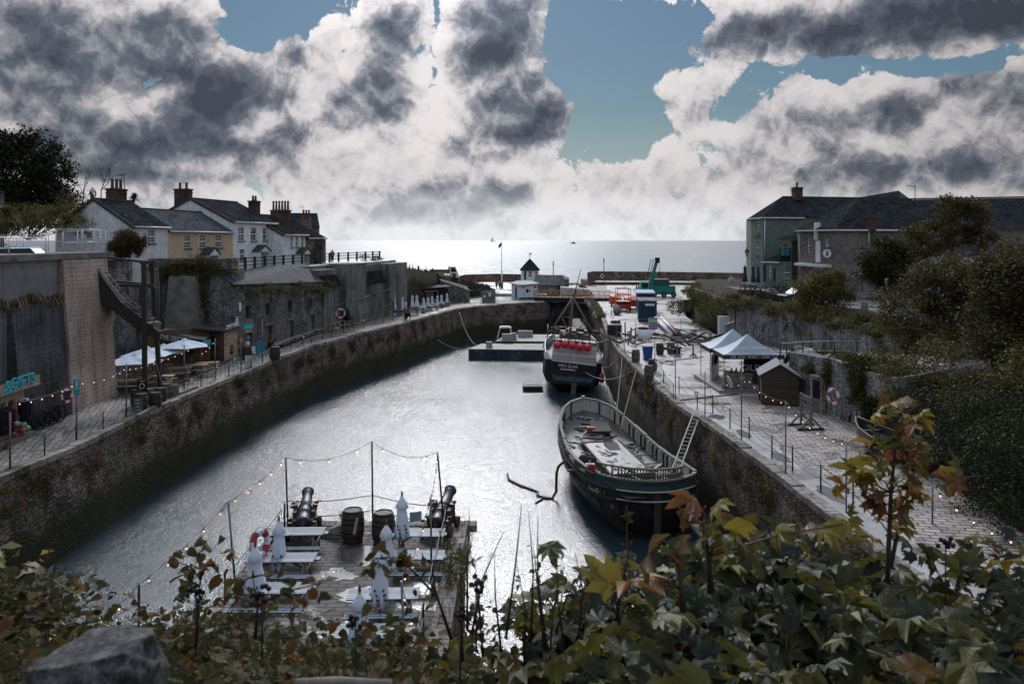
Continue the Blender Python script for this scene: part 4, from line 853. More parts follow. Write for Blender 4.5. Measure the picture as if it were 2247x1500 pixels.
for i,(px,py)in enumerate([(204,430),(239,431)]):
 shrub(['tall clipped cypress left of the cottage ridge, the bigger of two','clipped cypress at the cottage ridge, the smaller of two'][i],[(D(px,py,84),(.38,.38,.8 if i else 1.0))],1500,.1,g_dark,'tree','cypress',seed=20+i,sig=.1,base=tuple(D(px,py+40,84)))
def bare(label,pts,seed):
 q=random.Random(seed);r=thing('bare_tree',label,'tree',tuple(pts));b=MB()
 def grow(p,d,L,rd,k):
  e=p+d*L;b.tube([p,(p+e)/2+Vector((q.uniform(-.1,.1),0,q.uniform(-.1,.1)))*L,e],[rd,rd*.8,rd*.6],4)
  if k:
   for _ in range(2+(q.random()<.4)):grow(e,(d+Vector((q.uniform(-.7,.7),q.uniform(-.5,.5),q.uniform(-.2,.5)))).normalized(),L*.72,rd*.6,k-1)
 grow(Vector(pts),Vector((0,0,1)),1.3,.08,5);b.build('branches',m_dkwood,r)
bare('leafless twisted tree between the big tree and the cottage',D(183,455,80),3);bare('leafless tree showing between the two clipped cypresses',D(222,445,82),9)
def palm(label,base,h,n,L,mt,seed,rad=.12):
 q=random.Random(seed);r=thing('cordyline_palm',label,'palm',base);B0=Vector(base);MB().tube([B0,B0+Vector((.1,0,h))],[rad,rad*.7],6).build('trunk',m_dkwood,r)
 V=[];Fc=[]
 for i in range(n):
  t=q.uniform(0,6.283);e=q.uniform(-.4,1.4);d=Vector((math.cos(t)*math.cos(e),math.sin(t)*math.cos(e),math.sin(e)));s=d.cross(Vector((0,0,1))).normalized()*L*.035;p=B0+Vector((.1,0,h));m=p+d*L*.55;z_=p+d*L+Vector((0,0,-.25*L))
  k=len(V);V+=[p-s*.5,p+s*.5,m+s,m-s,z_];Fc+=[(k,k+1,k+2),(k,k+2,k+3),(k+3,k+2,k+4)]
 np_mesh('fronds',[tuple(v)for v in V],Fc,mt,r)
palm('spiky cordyline palm at the left edge below the big tree',tuple(D(12,520,62)),1.6,260,1.3,g_olive,2);palm('low spiky palm among the bushes by the white railings',tuple(D(142,505,64)),.5,200,1.3,g_olive,5)
palm('dark palm showing behind the first cottage ridge',tuple(D(292,445,90)),.4,150,1.1,g_dark,8)
r=thing('stone_house','corner of a stone house at the far left edge','building',(-46,66,14.7));MB().slab([(-53,66),(-45.9,66),(-45.9,72),(-53,72)],14.7,19.9).build('wall',m_pub,r);MB().prism([(-53,65.7,19.9),(-45.6,65.7,19.9),(-45.6,72,19.9),(-53,72,19.9)],[(-53,68,21),(-48,68,21),(-48,70,21),(-53,70,21)]).build('roof',m_slate,r)
shrub('small dark conifer in front of the last stone cottage',[(D(696,548,101),(1.0,1,2.0))],1800,.14,g_dark,'tree','conifer',seed=31)
shrub('low hedge on the terrace behind the fence end',[(D(808,566,113),(1.6,1,.7)),(D(828,570,115),(1.0,1,.45))],1500,.13,g_dark,'hedge','hedge',seed=32)
def wallplant(label,segs,n,size,mt,seed,name='wall_plant',cat='climbing plant',group=None,up=0.1,hang=.0):
 rg=np.random.default_rng(seed);C=cloudpts(segs,n,rg,20,.2,.4)
 r=leaves(name,C,size,mt,None,rg,up=up);return tag(r,label,cat,group)
wallplant('thick ivy spilling over the wall top above the buttress',[(D(400,578,71.8),(1.5,.8,.5)),(D(440,575,71.8),(2.0,.8,.6)),(D(475,590,71.8),(1.2,.7,1.0)),(D(430,600,71.7),(1.5,.7,1.2)),(D(370,600,71.6),(1.2,.7,1.0)),(D(436,640,71.7),(.5,.5,2.2))],9000,.14,g_ivy,11)
wallplant('rusty ivy hanging in the corner above the chute',[(D(290,600,72),(.9,.5,1.2)),(D(320,620,72),(.8,.5,.8))],2200,.14,g_autumn,12)
wallplant('dark ivy fringe hanging from the roof edge of the old store',[(sp(t,zA-.5-.7*t-.25*math.sin(t*17),.25),(1.3,.35,.55))for t in np.linspace(.12,.97,12)],8500,.13,g_ivy,13)
wallplant('scrub at the foot of the drain pipe wall',[(D(445,735,71.6),(1.2,.5,1.0)),(D(428,690,71.8),(.4,.4,1.5))],1800,.14,g_pinkdry,14)
def grass(name,P,h,mt,seed,lean=.5,wd_=.02,hang=False):
 rg=np.random.default_rng(seed);n=len(P);a=rg.uniform(0,6.283,n);hh=h*rg.uniform(.5,1.3,n);d=np.stack([np.cos(a),np.sin(a),np.zeros(n)],1)
 s=np.stack([-np.sin(a),np.cos(a),np.zeros(n)],1)*wd_;up=np.array([0,0,1.0])
 ln=rg.uniform(.2,1,n)[:,None]*lean
 mid=P+(up*.6+d*ln*.4)*hh[:,None];tip=P+(up*(.9 if not hang else-.4)+d*ln*1.0)*hh[:,None]
 V=np.stack([P-s,P+s,mid+s*.8,mid-s*.8,tip],1).reshape(-1,3);k=np.arange(n)[:,None]*5
 Fc=np.concatenate([k+[[0,1,2]],k+[[0,2,3]],k+[[3,2,4]]]);return tag(np_mesh(name,V,Fc,mt),kind='stuff')
rg=np.random.default_rng(5)
P=np.stack([rg.uniform(-29.2,-27.1,9000),rg.uniform(32,48.1,9000),np.full(9000,12.0)],1);P[:,2]=12.05+.25*np.sin(P[:,1]*1.7)*.6;grass('ledge_grass',P,.55,g_dry,6,1.1,.03,True)
P=np.stack([rg.uniform(-17,-4,14000),rg.uniform(117,153,14000),np.zeros(14000)],1)
zt=np.interp(P[:,1],[117,135,145,151,156],[11.5,10,8.5,6.9,6]);xt=np.interp(P[:,1],[117,135,145,151,156],[-16.4,-12.8,-9.3,-4.4,-2.8]);xb=np.interp(P[:,1],[117,139,147.5,153],[-15.2,-12.5,-7.6,-3]);u=rg.uniform(0,1,len(P))
P[:,0]=xt+(xb-xt)*u-.6;P[:,2]=zt+(5.1-zt)*u;grass('bank_grass',P,.6,g_dry,8,.8,.05)
m_cloth=pl('umbrella_cloth',(.70,.74,.82),.85,0,.15,2,.15,.1)
m_clothd=pl('umbrella_mark',(.06,.07,.10),.8)
m_upole=wood('umbrella_pole',(.40,.20,.11),.6)
m_brass=pl('brass',(.35,.22,.08),.35,.8)
m_bulb=emis('bulb_glow',(1.0,.45,.28),2.4)
m_blackpl=pl('black_socket',(.01,.01,.01),.6)
def closed_umbrella(label,base,h=2.55,cl=1.55,mt=m_cloth,mark=True,group=None,seed=0,pole=True,rmax=.26):
 q=random.Random(seed);r=thing('parasol',label,'parasol',base,group=group);x,y,z=base
 if pole:MB().tube([(x,y,z),(x,y,z+h)],.028,6).build('pole',m_upole,r)
 b=MB();n=16;rings=[];zt=z+h-.12
 for(f,rad,amp)in[(0,.03,0),(.12,.11,.1),(.22,.16,.12),(.235,.15,.12),(.40,.19,.16),(.62,.235,.22),(.82,.28,.3),(1.0,rmax*1.22,.36),(1.0,rmax*.5,.3)]:
  rings.append([(x+rad*(1+amp*math.sin(j*math.pi+seed)*(1 if j%2 else-1)*.8+q.uniform(-.06,.06))*math.cos(6.283*j/n),y+rad*(1+amp*(1 if j%2 else-1)+q.uniform(-.06,.06))*math.sin(6.283*j/n),zt-cl*f+(.04*q.uniform(-1,1)if f>.9 else 0))for j in range(n)])
 b.loft(rings,sm=True);cn=b.build('canopy',mt,r)
 b=MB();rings=[[(x+rd*math.cos(6.283*j/n)*(1+.1*(-1)**j),y+rd*math.sin(6.283*j/n)*(1+.1*(-1)**j),zt-zz)for j in range(n)]for rd,zz in((.04,-.02),(.14,.15),(.20,.33),(.19,.34))]
 b.loft(rings,cap=False,sm=True);b.build('top_flap',mt,r)
 MB().lathe([(.03,0),(.045,.04),(.03,.07),(.035,.1),(.01,.17)],(x,y,z+h-.06),8).build('finial',m_brass,r)
 if mark:
  b=MB()
  for k,a in enumerate((-1.9,-1.1,-2.6)):
   for j in range(3):
    rd=.30;zz=zt-cl*(.66+.09*j);c=Vector((x+rd*math.cos(a+.1*j),y+rd*math.sin(a+.1*j),zz));b.box(c,(.012,.05+.03*(j%2),.07),a)
  b.build('printed_mark',m_clothd,r)
 return r
def open_umbrella(label,base,h=2.5,R0=1.6,rz=.3,n=6,group=None,printed=False):
 r=thing('parasol',label,'parasol',base,group=group);x,y,z=base
 MB().tube([(x,y,z),(x,y,z+h+.08)],.03,8).build('pole',m_steel,r)
 b=MB();top=Vector((x,y,z+h));P=[Vector((x+R0*math.cos(rz+6.283*i/n),y+R0*math.sin(rz+6.283*i/n),z+h-.55))for i in range(n)];M_=[top.lerp(p,.5)-Vector((0,0,-.03))for p in P]
 vs=[top];fs=[]
 for i in range(n):
  a,c=P[i],P[(i+1)%n];mid=(a+c)/2+Vector((0,0,.03));k=len(vs);vs+=[M_[i],M_[(i+1)%n],a,mid,c,(M_[i]+M_[(i+1)%n])/2-Vector((0,0,.05))]
  fs+=[(0,k,k+5),(0,k+5,k+1),(k,k+2,k+3,k+5),(k+5,k+3,k+4,k+1),]
 b.pts(vs,fs);b.build('canopy',m_cloth,r)
 b=MB();
 for p in P:b.tube([Vector((x,y,z+h-.75)),top.lerp(p,.55)-Vector((0,0,.04))],.012,4)
 b.build('ribs',m_steel,r)
 b=MB();b.lathe([(.32,0),(.05,.16),(.03,.2)],(x,y,z+h-.08),6,sm=False);b.build('vent',m_cloth,r)
 if printed:
  p=P[int(n*.62)%n];c=top.lerp(p,.7)+Vector((0,-.05,.08));a=-2.0
  b=MB();
  for j in range(6):b.box(c+Vector((.11*(j-2.5),0,-.01*j)),(.07,.03,.07),0)
  b.build('printed_mark',m_clothd,r)
 return r
def picnic(label,c,rz,w_=2.0,mt=m_tablew,group=None,leg=m_oldwood,name='picnic_table',lo=False):
 r=thing(name,label,'picnic table',c,rz,group)
 L=lambda*a:None
 b=MB()
 for i in range(5):b.box((0,(i-2)*.145,.745+.003*(i%2)),(w_,.138,.04))
 b.build('table_top',mt,r,False)
 for s in(-1,1):
  b=MB()
  for k in(0,1):b.box((0,s*(.62+.14*k),.44),(w_,.13,.04))
  b.build('bench',mt if not lo else leg,r,False)
 for s in(-1,1):
  b=MB();x=s*w_*.36
  for t in(-1,1):b.bar((x,t*.22,.72),(x,t*.62,.0),.06,.10)
  b.bar((x+.05,-.75,.39),(x+.05,.75,.39),.05,.09);b.build('leg_frame',leg,r,False)
 b=MB();b.bar((-w_*.34,0,.42),(-.15,0,.70),.05,.08);b.bar((w_*.34,0,.42),(.15,0,.70),.05,.08);b.build('brace',leg,r,False)
 return r
m_barrelw=wood('barrel_wood',(.075,.05,.038),.7);m_barrelg=wood('barrel_grey',(.16,.14,.125),.75);m_hoop=pl('barrel_hoop',(.03,.028,.028),.5,.6,.4,8,dirt=(.08,.04,.025))
def barrel(label,c,h=.9,r0=.27,r1=.34,mt=None,lid=True,group=None):
 mt=mt or m_barrelw;r=thing('barrel',label,'barrel',c,group=group);prof=[(0,0.02),(r0,0),(r0*1.1,h*.12),(r1*.98,h*.33),(r1,h*.5),(r1*.98,h*.67),(r0*1.1,h*.88),(r0,h),(r0-.03,h),(r0-.03,h-.03),(0,h-.03)]
 MB().lathe(prof,c,18,sm=False).build('staves',mt,r)
 for z,rd in((.05,r0*1.04),(.22,r1*.94),(.36,r1*.995),(.64,r1*.995),(.78,r1*.94),(.95,r0*1.04)):
  MB().lathe([(rd+.005,-.022),(rd+.018,-.02),(rd+.018,.02),(rd+.005,.022)],(c[0],c[1],c[2]+z*h),18,sm=False).build('hoop',m_hoop,r)
 return r
m_lbred=pl('lifebuoy_red',(.35,.02,.02),.5);m_lbwhite=pl('lifebuoy_white',(.65,.65,.66),.5);m_lborange=pl('lifebuoy_orange',(.65,.14,.04),.5)
def lifebuoy(label,c,nrm_,R0=.34,r=.075,red=m_lbred,a_off=.4,cat='life ring',rope=True):
 c=Vector(c);n=Vector(nrm_).normalized();x=Vector((0,0,1)).cross(n).normalized();y=n.cross(x);M=Matrix((x,y,n)).transposed()
 t=thing('life_ring',label,cat,tuple(c-Vector((0,0,R0+r))))
 MB().torus(c,R0,r,M,28,8).build('ring',m_lbwhite,t)
 for k in range(4):MB().torus(c,R0,r*1.05,M,7,8,a_off+k*math.pi/2,a_off+k*math.pi/2+.75).build('band',red,t)
 if rope:MB().torus(c,R0+r+.015,.008,M,24,4).build('grab_line',m_rope,t)
 return t
def bulb_string(label,pts_list,nb,s=.25,mt=m_black,r0=.010,rb=.027,name='string_lights',drop=.1):
 """pts_list: support points; nb bulbs per span"""
 r=thing(name,label,'string lights',tuple(pts_list[0]));cab=[]
 for a,c in zip(pts_list[:-1],pts_list[1:]):cab+=sag(a,c,s,10)[:-1]
 cab.append(Vector(pts_list[-1]));MB().tube(cab,r0,4).build('cable',mt,r)
 nb=nb if isinstance(nb,(list,tuple))else[nb]*(len(pts_list)-1)
 for(a,c),n in zip(zip(pts_list[:-1],pts_list[1:]),nb):
  for i in range(n):
   t=(i+.5)/n;p=Vector(a).lerp(Vector(c),t)-Vector((0,0,4*s*t*(1-t)))
   q=MB().cyl(p,p-Vector((0,0,drop*.7)),rb*.7,n=6).build('socket',m_blackpl,r)
   q=MB().ball(p-Vector((0,0,drop*.7+rb)),(rb,rb,rb*1.2),8,6).build('bulb',m_bulb,r)
 return r
m_card=pl('notice_card',(.62,.66,.70),.6,0,.08)
def rope_fence(what,line,hgt=1.0,where='',talls=(),cards=(),tall_h=3.0,s=.12,rope=m_rope,order='from the near end',low=.5):
 """iron posts with ropes; each post and each rope line its own thing"""
 P=[Vector(p)for p in line]
 for i,p in enumerate(P):
  tag(MB().tube([p,p+Vector((0,0,hgt))],[.035,.03],6).build('rope_post',m_black),'%s %s black iron rope post %s'%(where,od(i),order),'post','rope posts '+what)
 r=thing('rope_line','pale sagging rope strung between the iron posts '+what,'rope',tuple(P[0]));
 for a,c in zip(P[:-1],P[1:]):
  MB().tube(sag(a+Vector((0,0,hgt-.06)),c+Vector((0,0,hgt-.06)),s),.018,5).build('rope',rope,r)
  if low:MB().tube(sag(a+Vector((0,0,hgt*low)),c+Vector((0,0,hgt*low)),s),.016,5).build('rope',rope,r)
 for(i,t,sz,lab)in cards:
  a,c=P[i],P[i+1];q=a.lerp(c,t)+Vector((0,0,hgt-.06-4*s*t*(1-t)));d=(c-a).normalized()
  tag(MB().box(q-Vector((0,0,sz*.35)),(sz,.012,sz*.7),math.atan2(d.y,d.x)).build('notice_card',m_card),lab,'notice','cards hung on the ropes '+what)
 return P
def steel_pole(label,a,b_,r0=.035,group=None):return tag(MB().tube([a,b_],[r0,r0*.9],8).build('light_pole',m_steel),label,'pole',group)
LP=[(22,1035,905),(168,968,836),(277,918,798),(404,862,757),(472,836,742),(529,820,740),(576,800,700)]
LPq=[]
for i,(px,yb,yt)in enumerate(LP):
 p=G(px,yb-4,QZ);top=Vector((p.x,p.y,H-(yt-HY)*p.y/F));LPq.append((p,top))
 steel_pole('thin grey light pole on the left quay edge, %s'%['beside the gift shop','with the teal sign on top','between the wheels and the barrels','in front of the second open parasol','in front of the palm tub','beside the timber kitchen hut','beside the red-brown door'][i],p,top,.045,'light poles on the left quay')
pL=[G(px,y,QZ)for px,y in[(22,1027),(98,1000),(167,966),(226,942),(277,916)]]
rope_fence('by the gift shop',pL,1.0,'gift shop side,',cards=[(1,.43,.55,'white card hung on the rope nearest the gift shop'),(3,.45,.5,'white card hung on the rope just before the barrels')])
pL=[G(px,y,QZ)for px,y in[(404,860),(441,850),(472,835),(502,826),(529,818),(551,808),(575,798),(592,787),(612,778),(638,770),(664,757),(684,752),(708,744),(728,738),(754,729),(776,728),(798,718),(821,712),(842,708),(864,703),(889,700)]]
rope_fence('along the far half of the left quay',pL,1.0,'far half of the left quay,',cards=[(0,.45,.3,'small white card on the rope in front of the decking'),(4,-.6,.3,'small white card on the rope beside the timber hut'),(7,.3,.35,'white card on the rope below the seated person'),(10,.1,.35,'white card on the rope below the plank benches'),(13,.5,.35,'white card on the rope before the stacked stools'),(16,.0,.35,'white card on the rope by the tall concrete pier'),(19,.1,.35,'white card on the rope near the two dark figures')])
zl=[D(22,905,36.3),D(55,890,38.5),D(99,872,41),D(146,852,44)]
bulb_string('string lights climbing along the pier wall from the gift shop to the teal sign pole',[D(30,883,36.5),D(168,838,LPq[1][0].y)],6,.2)
bulb_string('string lights from the teal sign pole across the pinkish wall to the parasols',[D(168,838,42),D(258,818,52),D(268,805,54)],[4,1],.15)
bulb_string('string lights hanging under the open parasols',[D(266,808,54.5),D(330,797,55.5),D(420,763,60)],[5,6],.1)
bulb_string('string lights from the decking roof to the pole by the kitchen hut',[D(440,775,63.5),D(472,745,62)],4,.15)
m_teal=pl('teal_paint',(.03,.36,.42),.5,0,.2);m_tealk=pl('teal_dark',(.01,.12,.16),.5)
s_=thing('hanging_sign','teal sign board fixed to the light pole beside the life ring','sign',tuple(D(168,858,42)));MB().box(D(168,848,41.9),(.32,.05,.8),.2).build('board',m_teal,s_);b=MB();b.box(D(168,842,41.85),(.10,.05,.28),.2);b.box(D(168,852,41.85),(.2,.05,.05),.2);b.build('emblem',m_lbwhite,s_)
lifebuoy('red and white life ring hanging on the stained pier wall',(-26.62,47.6,6.3),(1,-.35,.12),.36,.085)
m_shopw=wood('shop_boards',(.42,.33,.27),.7,plank=None)
gs=thing('gift_shop','pale timber gift shop at the left edge with turquoise letters on its fascia','shop',(-26,33,QZ))
f=Facade((-26.2,33.0),(-26.4,43.1));b=MB();HS=[(f.u_at(1),f.u_at(13),5.35,7.2),(f.u_at(18),f.u_at(34),5.35,7.2)]
f.wall(b,QZ,7.75,HS,.12);b.pts([f.p(f.L,QZ),f.p(f.L,QZ,-1.6),f.p(f.L,7.75,-1.6),f.p(f.L,7.75)],[(0,1,2,3)]);b.build('wall',m_shopw,gs)
b=MB();b.bar(f.p(-1,7.95,.35),f.p(f.L+.8,7.95,.35),.06,.45);b.bar(f.p(-1,7.72,.1),f.p(f.L+.8,7.72,.1),.7,.06);b.bar(f.p(f.L+.78,7.95,-.3),f.p(f.L+.78,7.95,.35),.06,.5);b.build('fascia',m_shopw,gs)
MB().bar(f.p(-1,8.0,-.6),f.p(f.L+.6,8.0,-.6),1.8,.08).build('roof',m_flat,gs)
for h in HS:f.window(gs,h,m_shopw,1,1)
fm=Matrix((f.d,Vector((0,0,1)),f.n)).transposed().to_4x4()
m_turq=pl('turquoise',(.04,.50,.58),.5,0,.1)
def ftext(root,s,px0,px1,z,size,mt,f,o=.42,ext=.03,nm='lettering',sx=1.0):
 u=(f.u_at(px0)+f.u_at(px1))/2;M=fm_of(f);M.translation=f.p(u,z,o);t=text(nm,s,size,mt,M,root,ext,sx=sx);return t
def fm_of(f):return Matrix((f.d,Vector((0,0,1)),f.n)).transposed().to_4x4()
ftext(gs,'GIFTS',14,52,8.12,.82,m_turq,f,.42,.04);ftext(gs,'&',-8,9,8.0,1.0,m_turq,f,.42,.04)
b=MB();b.slab([tuple(f.p(2,0,.1).xy),tuple(f.p(f.L-.1,0,.1).xy),tuple(f.p(f.L-.1,0,.75).xy),tuple(f.p(2,0,.75).xy)],QZ,QZ+.22);b.build('deck_step',m_oldwood,gs)
def garment(label,p,cols,seed,rail=False):
 r=thing('hanging_garment',label,'clothing',(p[0],p[1],p[2]-1.35));b=MB();x,y,z=p
 b.loft([[(x+w_*math.cos(6.283*j/12),y+dd*math.sin(6.283*j/12),z-zz)for j in range(12)]for w_,dd,zz in((.05,.04,0),(.12,.07,.04),(.32,.11,.12),(.30,.12,.5),(.27,.13,.9),(.31,.16,1.35))],sm=True);b.build('coat',cols[0],r)
 b=MB();b.loft([[(x+s*.30+ww*.8*math.cos(6.283*j/8)+s*k*.03,y-.02+ww*math.sin(6.283*j/8),z-.14-.33*k)for j in range(8)]for k,ww in((0,.09),(1,.085),(2,.07))]if(s:=1)else[]);b.build('sleeve',cols[0],r)
 b=MB();s=-1;b.loft([[(x+s*.30+ww*.8*math.cos(6.283*j/8)+s*k*.03,y-.02+ww*math.sin(6.283*j/8),z-.14-.33*k)for j in range(8)]for k,ww in((0,.09),(1,.085),(2,.07))]);b.build('sleeve',cols[0],r)
 MB().tube([(x,y,z+.22),(x+.05,y,z+.12),(x,y,z)],.012,4).build('hanger',m_steel,r);return r
m_navy=pl('navy_cloth',(.012,.014,.025),.9,0,.3,3,.3);m_red=pl('dark_red_cloth',(.09,.012,.018),.9,0,.3,3,.3)
garment('black coat hanging outside the gift shop beside the window',(-26.05,42.6,QZ+2.0),[m_navy],1);garment('dark red coat hanging at the left edge of the gift shop',(-26.0,41.2,QZ+1.95),[m_red],2);garment('navy coat hanging left of the shop window',(-26.0,40.6,QZ+1.95),[m_navy],3)
tag(MB().lathe([(.02,0),(.22,.05),(.26,1.1),(.24,1.75),(.05,1.8)],(-26.3,42.9,QZ+.22),10).build('display_panel',m_card),'pale curved display panel behind the black coat','display')
ballc=[pl('ball_'+n,c,.35,0,.3,6,0,.5,dirt=d)for n,c,d in(('green',(.02,.28,.13),(.5,.5,.5)),('red',(.45,.04,.03),(.5,.45,.4)),('orange',(.5,.17,.05),(.4,.4,.4)),('blue',(.03,.07,.3),(.5,.5,.5)),('white',(.5,.5,.5),(.03,.03,.1)),('yellow',(.45,.3,.04),(.1,.1,.1)))]
q=random.Random(4);k=0
spots=[(60+0,940,0),(42,932,2),(50,944,1),(43,950,0),(52,932,0),(34,928,4),(28,936,4),(36,942,3),(24,926,4),(18,934,5),(22,944,1),(30,952,2),(12,942,3),(16,952,5),(38,956,1),(8,930,2)]
cn=['green','red','orange','blue','white','yellow']
for i,(px,py,ci)in enumerate(spots):
 Yv=42.2-.2*(i%3);p=D(px,py,Yv);row='top' if py<935 else('middle' if py<946 else 'bottom')
 tag(MB().ball((p.x,p.y,p.z),.17,14,10).build('beach_ball',ballc[ci]),'%s ball, %s row of the pile by the gift shop, %s'%(cn[ci],row,['far left','left','centre left','centre','centre right','right'][min(5,int(px/11))]),'ball','balls piled outside the gift shop')
palm('small green plant beside the balls at the left edge',tuple(G(8,985,QZ)),.05,60,.5,g_olive,12,.03)
m_wheel=wood('wheel_wood',(.02,.017,.016),.7)
for i,(px,py,rd)in enumerate([(86,925,.55),(101,918,.45),(117,910,.55),(131,903,.5)]):
 c=Vector((-26.35,0,0));Yv=-26.2*F/(px-CX);c=Vector((-26.2,Yv,QZ+rd));M=Matrix.Rotation(R(90),3,'Y')@Matrix.Rotation(R(8),3,'X')
 r=thing('cart_wheel','black spoked cart wheel leaning on the stained wall, %s from the shop'%od(i),'wheel',(c.x,c.y,QZ),group='cart wheels leaning on the pier')
 MB().torus(c,rd,.045,M,28,6).build('rim',m_wheel,r);MB().cyl(c+Vector((.12,0,0)),c-Vector((.12,0,0)),.1,n=10).build('hub',m_wheel,r)
 for k in range(10):
  a=k*.6283;d=M@Vector((math.cos(a),math.sin(a),0));MB().bar(c+d*.08,c+d*rd,.035,.05).build('spoke',m_wheel,r)
m_deck=wood('deck_boards',(.16,.135,.12),.6,plank=(4,.14,.012,0))
tag(MB().slab([(-33.2,55.6),(-24.4,55.6),(-24.0,62),(-24.6,69.8),(-33.2,69.8)],QZ,QZ+.18).build('decking',m_deck),'raised timber decking under the open white parasols','decking')
m_dpale=wood('deck_table_wood',(.44,.31,.21),.6)
dz=QZ+.18
tabs=[((285,833),'front'),((305,816),'second'),((345,824),'post-side'),((395,806),'long rail'),((430,800),'palm-side'),((352,800),'back'),((455,795),'far right')]
for i,((px,py),nme)in enumerate(tabs):
 p=G(px,py,dz+.75);picnic('warm timber picnic table on the decking, %s'%['the front one beside the pinkish wall','behind the front one under the nearest parasol','beside the chute posts','along the front edge of the decking','beside the palm tub','at the back under the third parasol','nearest the kitchen hut'][i],(p.x,p.y,dz),.12 if i<3 else .25,2.3 if i<3 else 1.7,m_dpale,'picnic tables on the decking',m_dpale)
for i,(px,ptop,pbase,Yv)in enumerate([(296,776,0,56.8),(324,762,0,59.0),(359,756,0,60.8),(406,744,0,61.5)]):
 t=D(px,ptop,Yv);r=open_umbrella('open white parasol on the decking, %s'%['nearest, with printed lettering','second, half hidden behind the nearest','third, behind the chute posts','farthest, beside the decking sign'][i],(t.x,t.y,dz),t.z-dz,[1.95,1.9,1.85,1.85][i],.35+.2*i,6,'open parasols on the decking',i==0)
m_green=pl('grey_green_roof',(.15,.18,.17),.7,0,.2,1)
pg=thing('deck_bar','timber bar shelter with a grey-green roof and white lettering behind the parasols','bar',(-27,67,dz))
f=Facade((-30.6,66.6),(-26.0,68.6));b=MB();f.wall(b,dz,8.0,[],.1);b.build('back_wall',m_brown,pg)
E0_,E1_=D(362,737,66.2),D(440,745,65.0)
b=MB();P=[D(350,738,66.5),D(447,747,64.6),D(462,738,70.2),D(372,722,70.5)];b.prism(P,[p+Vector((0,0,.1))for p in P]);b.build('roof',m_green,pg)
fs_=Facade(tuple(D(344,750,66.4).xy),tuple(D(440,750,64.6).xy));b=MB();b.prism([fs_.p(0,7.25,0),fs_.p(fs_.L*.72,7.05,0),fs_.p(fs_.L*.72,7.05,-.06),fs_.p(0,7.25,-.06)],[fs_.p(0,8.0,0),fs_.p(fs_.L*.72,7.72,0),fs_.p(fs_.L*.72,7.72,-.06),fs_.p(0,8.0,-.06)]);b.build('fascia',m_brown,pg)
M=fm_of(fs_)@Matrix.Rotation(R(-3.5),4,'Z');M.translation=fs_.p(fs_.L*.36,7.5,.03);text('lettering','THE DECK',.58,m_white,M,pg,.02,sx=.95)
for(px,yb)in((441,810),(458,800)):
 p=G(px,yb,dz);MB().bar(p,Vector((p.x,p.y,7.3)),.16,.16).build('post',m_brown,pg)
MB().bar(D(436,752,64.4),D(462,748,69.5),.1,.15).build('beam',m_brown,pg)
p=D(454,752,64.6);q=MB().box(p,(.62,.06,.5),.1).build('sign_board',m_teal,pg);M=face_M(p+Vector((0,-.04,0)),(1,.1,0));text('lettering','SUNNY',.15,m_lbwhite,M,pg,.005);M=face_M(p+Vector((0,-.04,-.13)),(1,.1,0));text('lettering','DAYS',.13,m_lbred,M,pg,.005)
b=MB()
for k in range(9):t=k/8;a=D(395+45*t,748+1*t,65);b.pts([a,a+Vector((.28,0,0)),a+Vector((.14,0,-.3))],[(0,1,2)])
b.build('bunting',m_cloth,pg)
p=G(420,818,dz);r=thing('potted_palm','spiky palm in a blue-grey tub on the decking','potted plant',tuple(p));MB().lathe([(0,0),(.25,0),(.33,.5),(.3,.5)],p,4,sm=False).build('tub',pl('blue_tub',(.06,.09,.12),.6),r)
V=[];Fc=[];q=random.Random(3)
for i in range(90):
 t=q.uniform(0,6.283);e=q.uniform(-.1,1.3);d=Vector((math.cos(t)*math.cos(e),math.sin(t)*math.cos(e),math.sin(e)));s=d.cross(Vector((0,0,1))).normalized()*.03;o=Vector(p)+Vector((0,0,1.4));k=len(V);V+=[o-s,o+s,o+d*.6+s,o+d*.6-s,o+d*.95-Vector((0,0,.2))];Fc+=[(k,k+1,k+2),(k,k+2,k+3),(k+3,k+2,k+4)]
np_mesh('fronds',[tuple(v)for v in V],Fc,g_olive,r);MB().tube([Vector(p)+Vector((0,0,.4)),Vector(p)+Vector((0,0,1.4))],.05,6).build('trunk',m_oldwood,r)
m_cladp=wood('pale_cladding',(.52,.37,.27),.7,plank=(6,.14,.012),var=.25);m_cladb=wood('red_cladding',(.22,.11,.07),.7,plank=(6,.14,.012),var=.3)
hk=thing('kitchen_hut','pale clad timber kitchen hut with white standing letters on its roof edge','hut',(-25,69,QZ))
A_,B_=G(492,797,QZ),G(521,784,QZ);f=Facade(tuple(A_.xy),tuple(B_.xy));b=MB();f.wall(b,QZ,7.75,[]);b.build('front_wall',m_cladp,hk)
s_f=Facade(tuple((A_+Vector((-2.5,1.6,0))).xy),tuple(A_.xy));b=MB();s_f.wall(b,QZ,7.8,[(.4,2.0,6.1,7.3)],.1);b.build('side_wall',m_cladb,hk)
b=MB();P=[f.p(-.15,7.78,.2),f.p(f.L+.1,7.72,.2),f.p(f.L+.1,8.0,-2.8),f.p(-.15,8.05,-2.8)];b.prism(P,[p+Vector((0,0,.12))for p in P]);b.build('roof',m_flat,hk)
M=fm_of(f);M.translation=f.p(f.L*.5,8.12,.15);text('lettering','STREET FOOD',.52,m_white,M,hk,.03,sx=f.L/3.6)
b=MB()
for k in range(4):u=f.L*(.22+.165*k);b.box(f.p(u,6.95,.03),(.03,.42,.85),M=Matrix((f.n,f.d,Vector((0,0,1)))).transposed())
b.build('shutter',m_pale,hk)
M=Matrix((f.d,Vector((0,0,1)),f.n)).transposed();MB().lathe([(.42,0),(.42,.03),(0,.03)],f.p(f.L*.55,6.05,.02),24,M).build('round_sign',m_blackpl,hk)
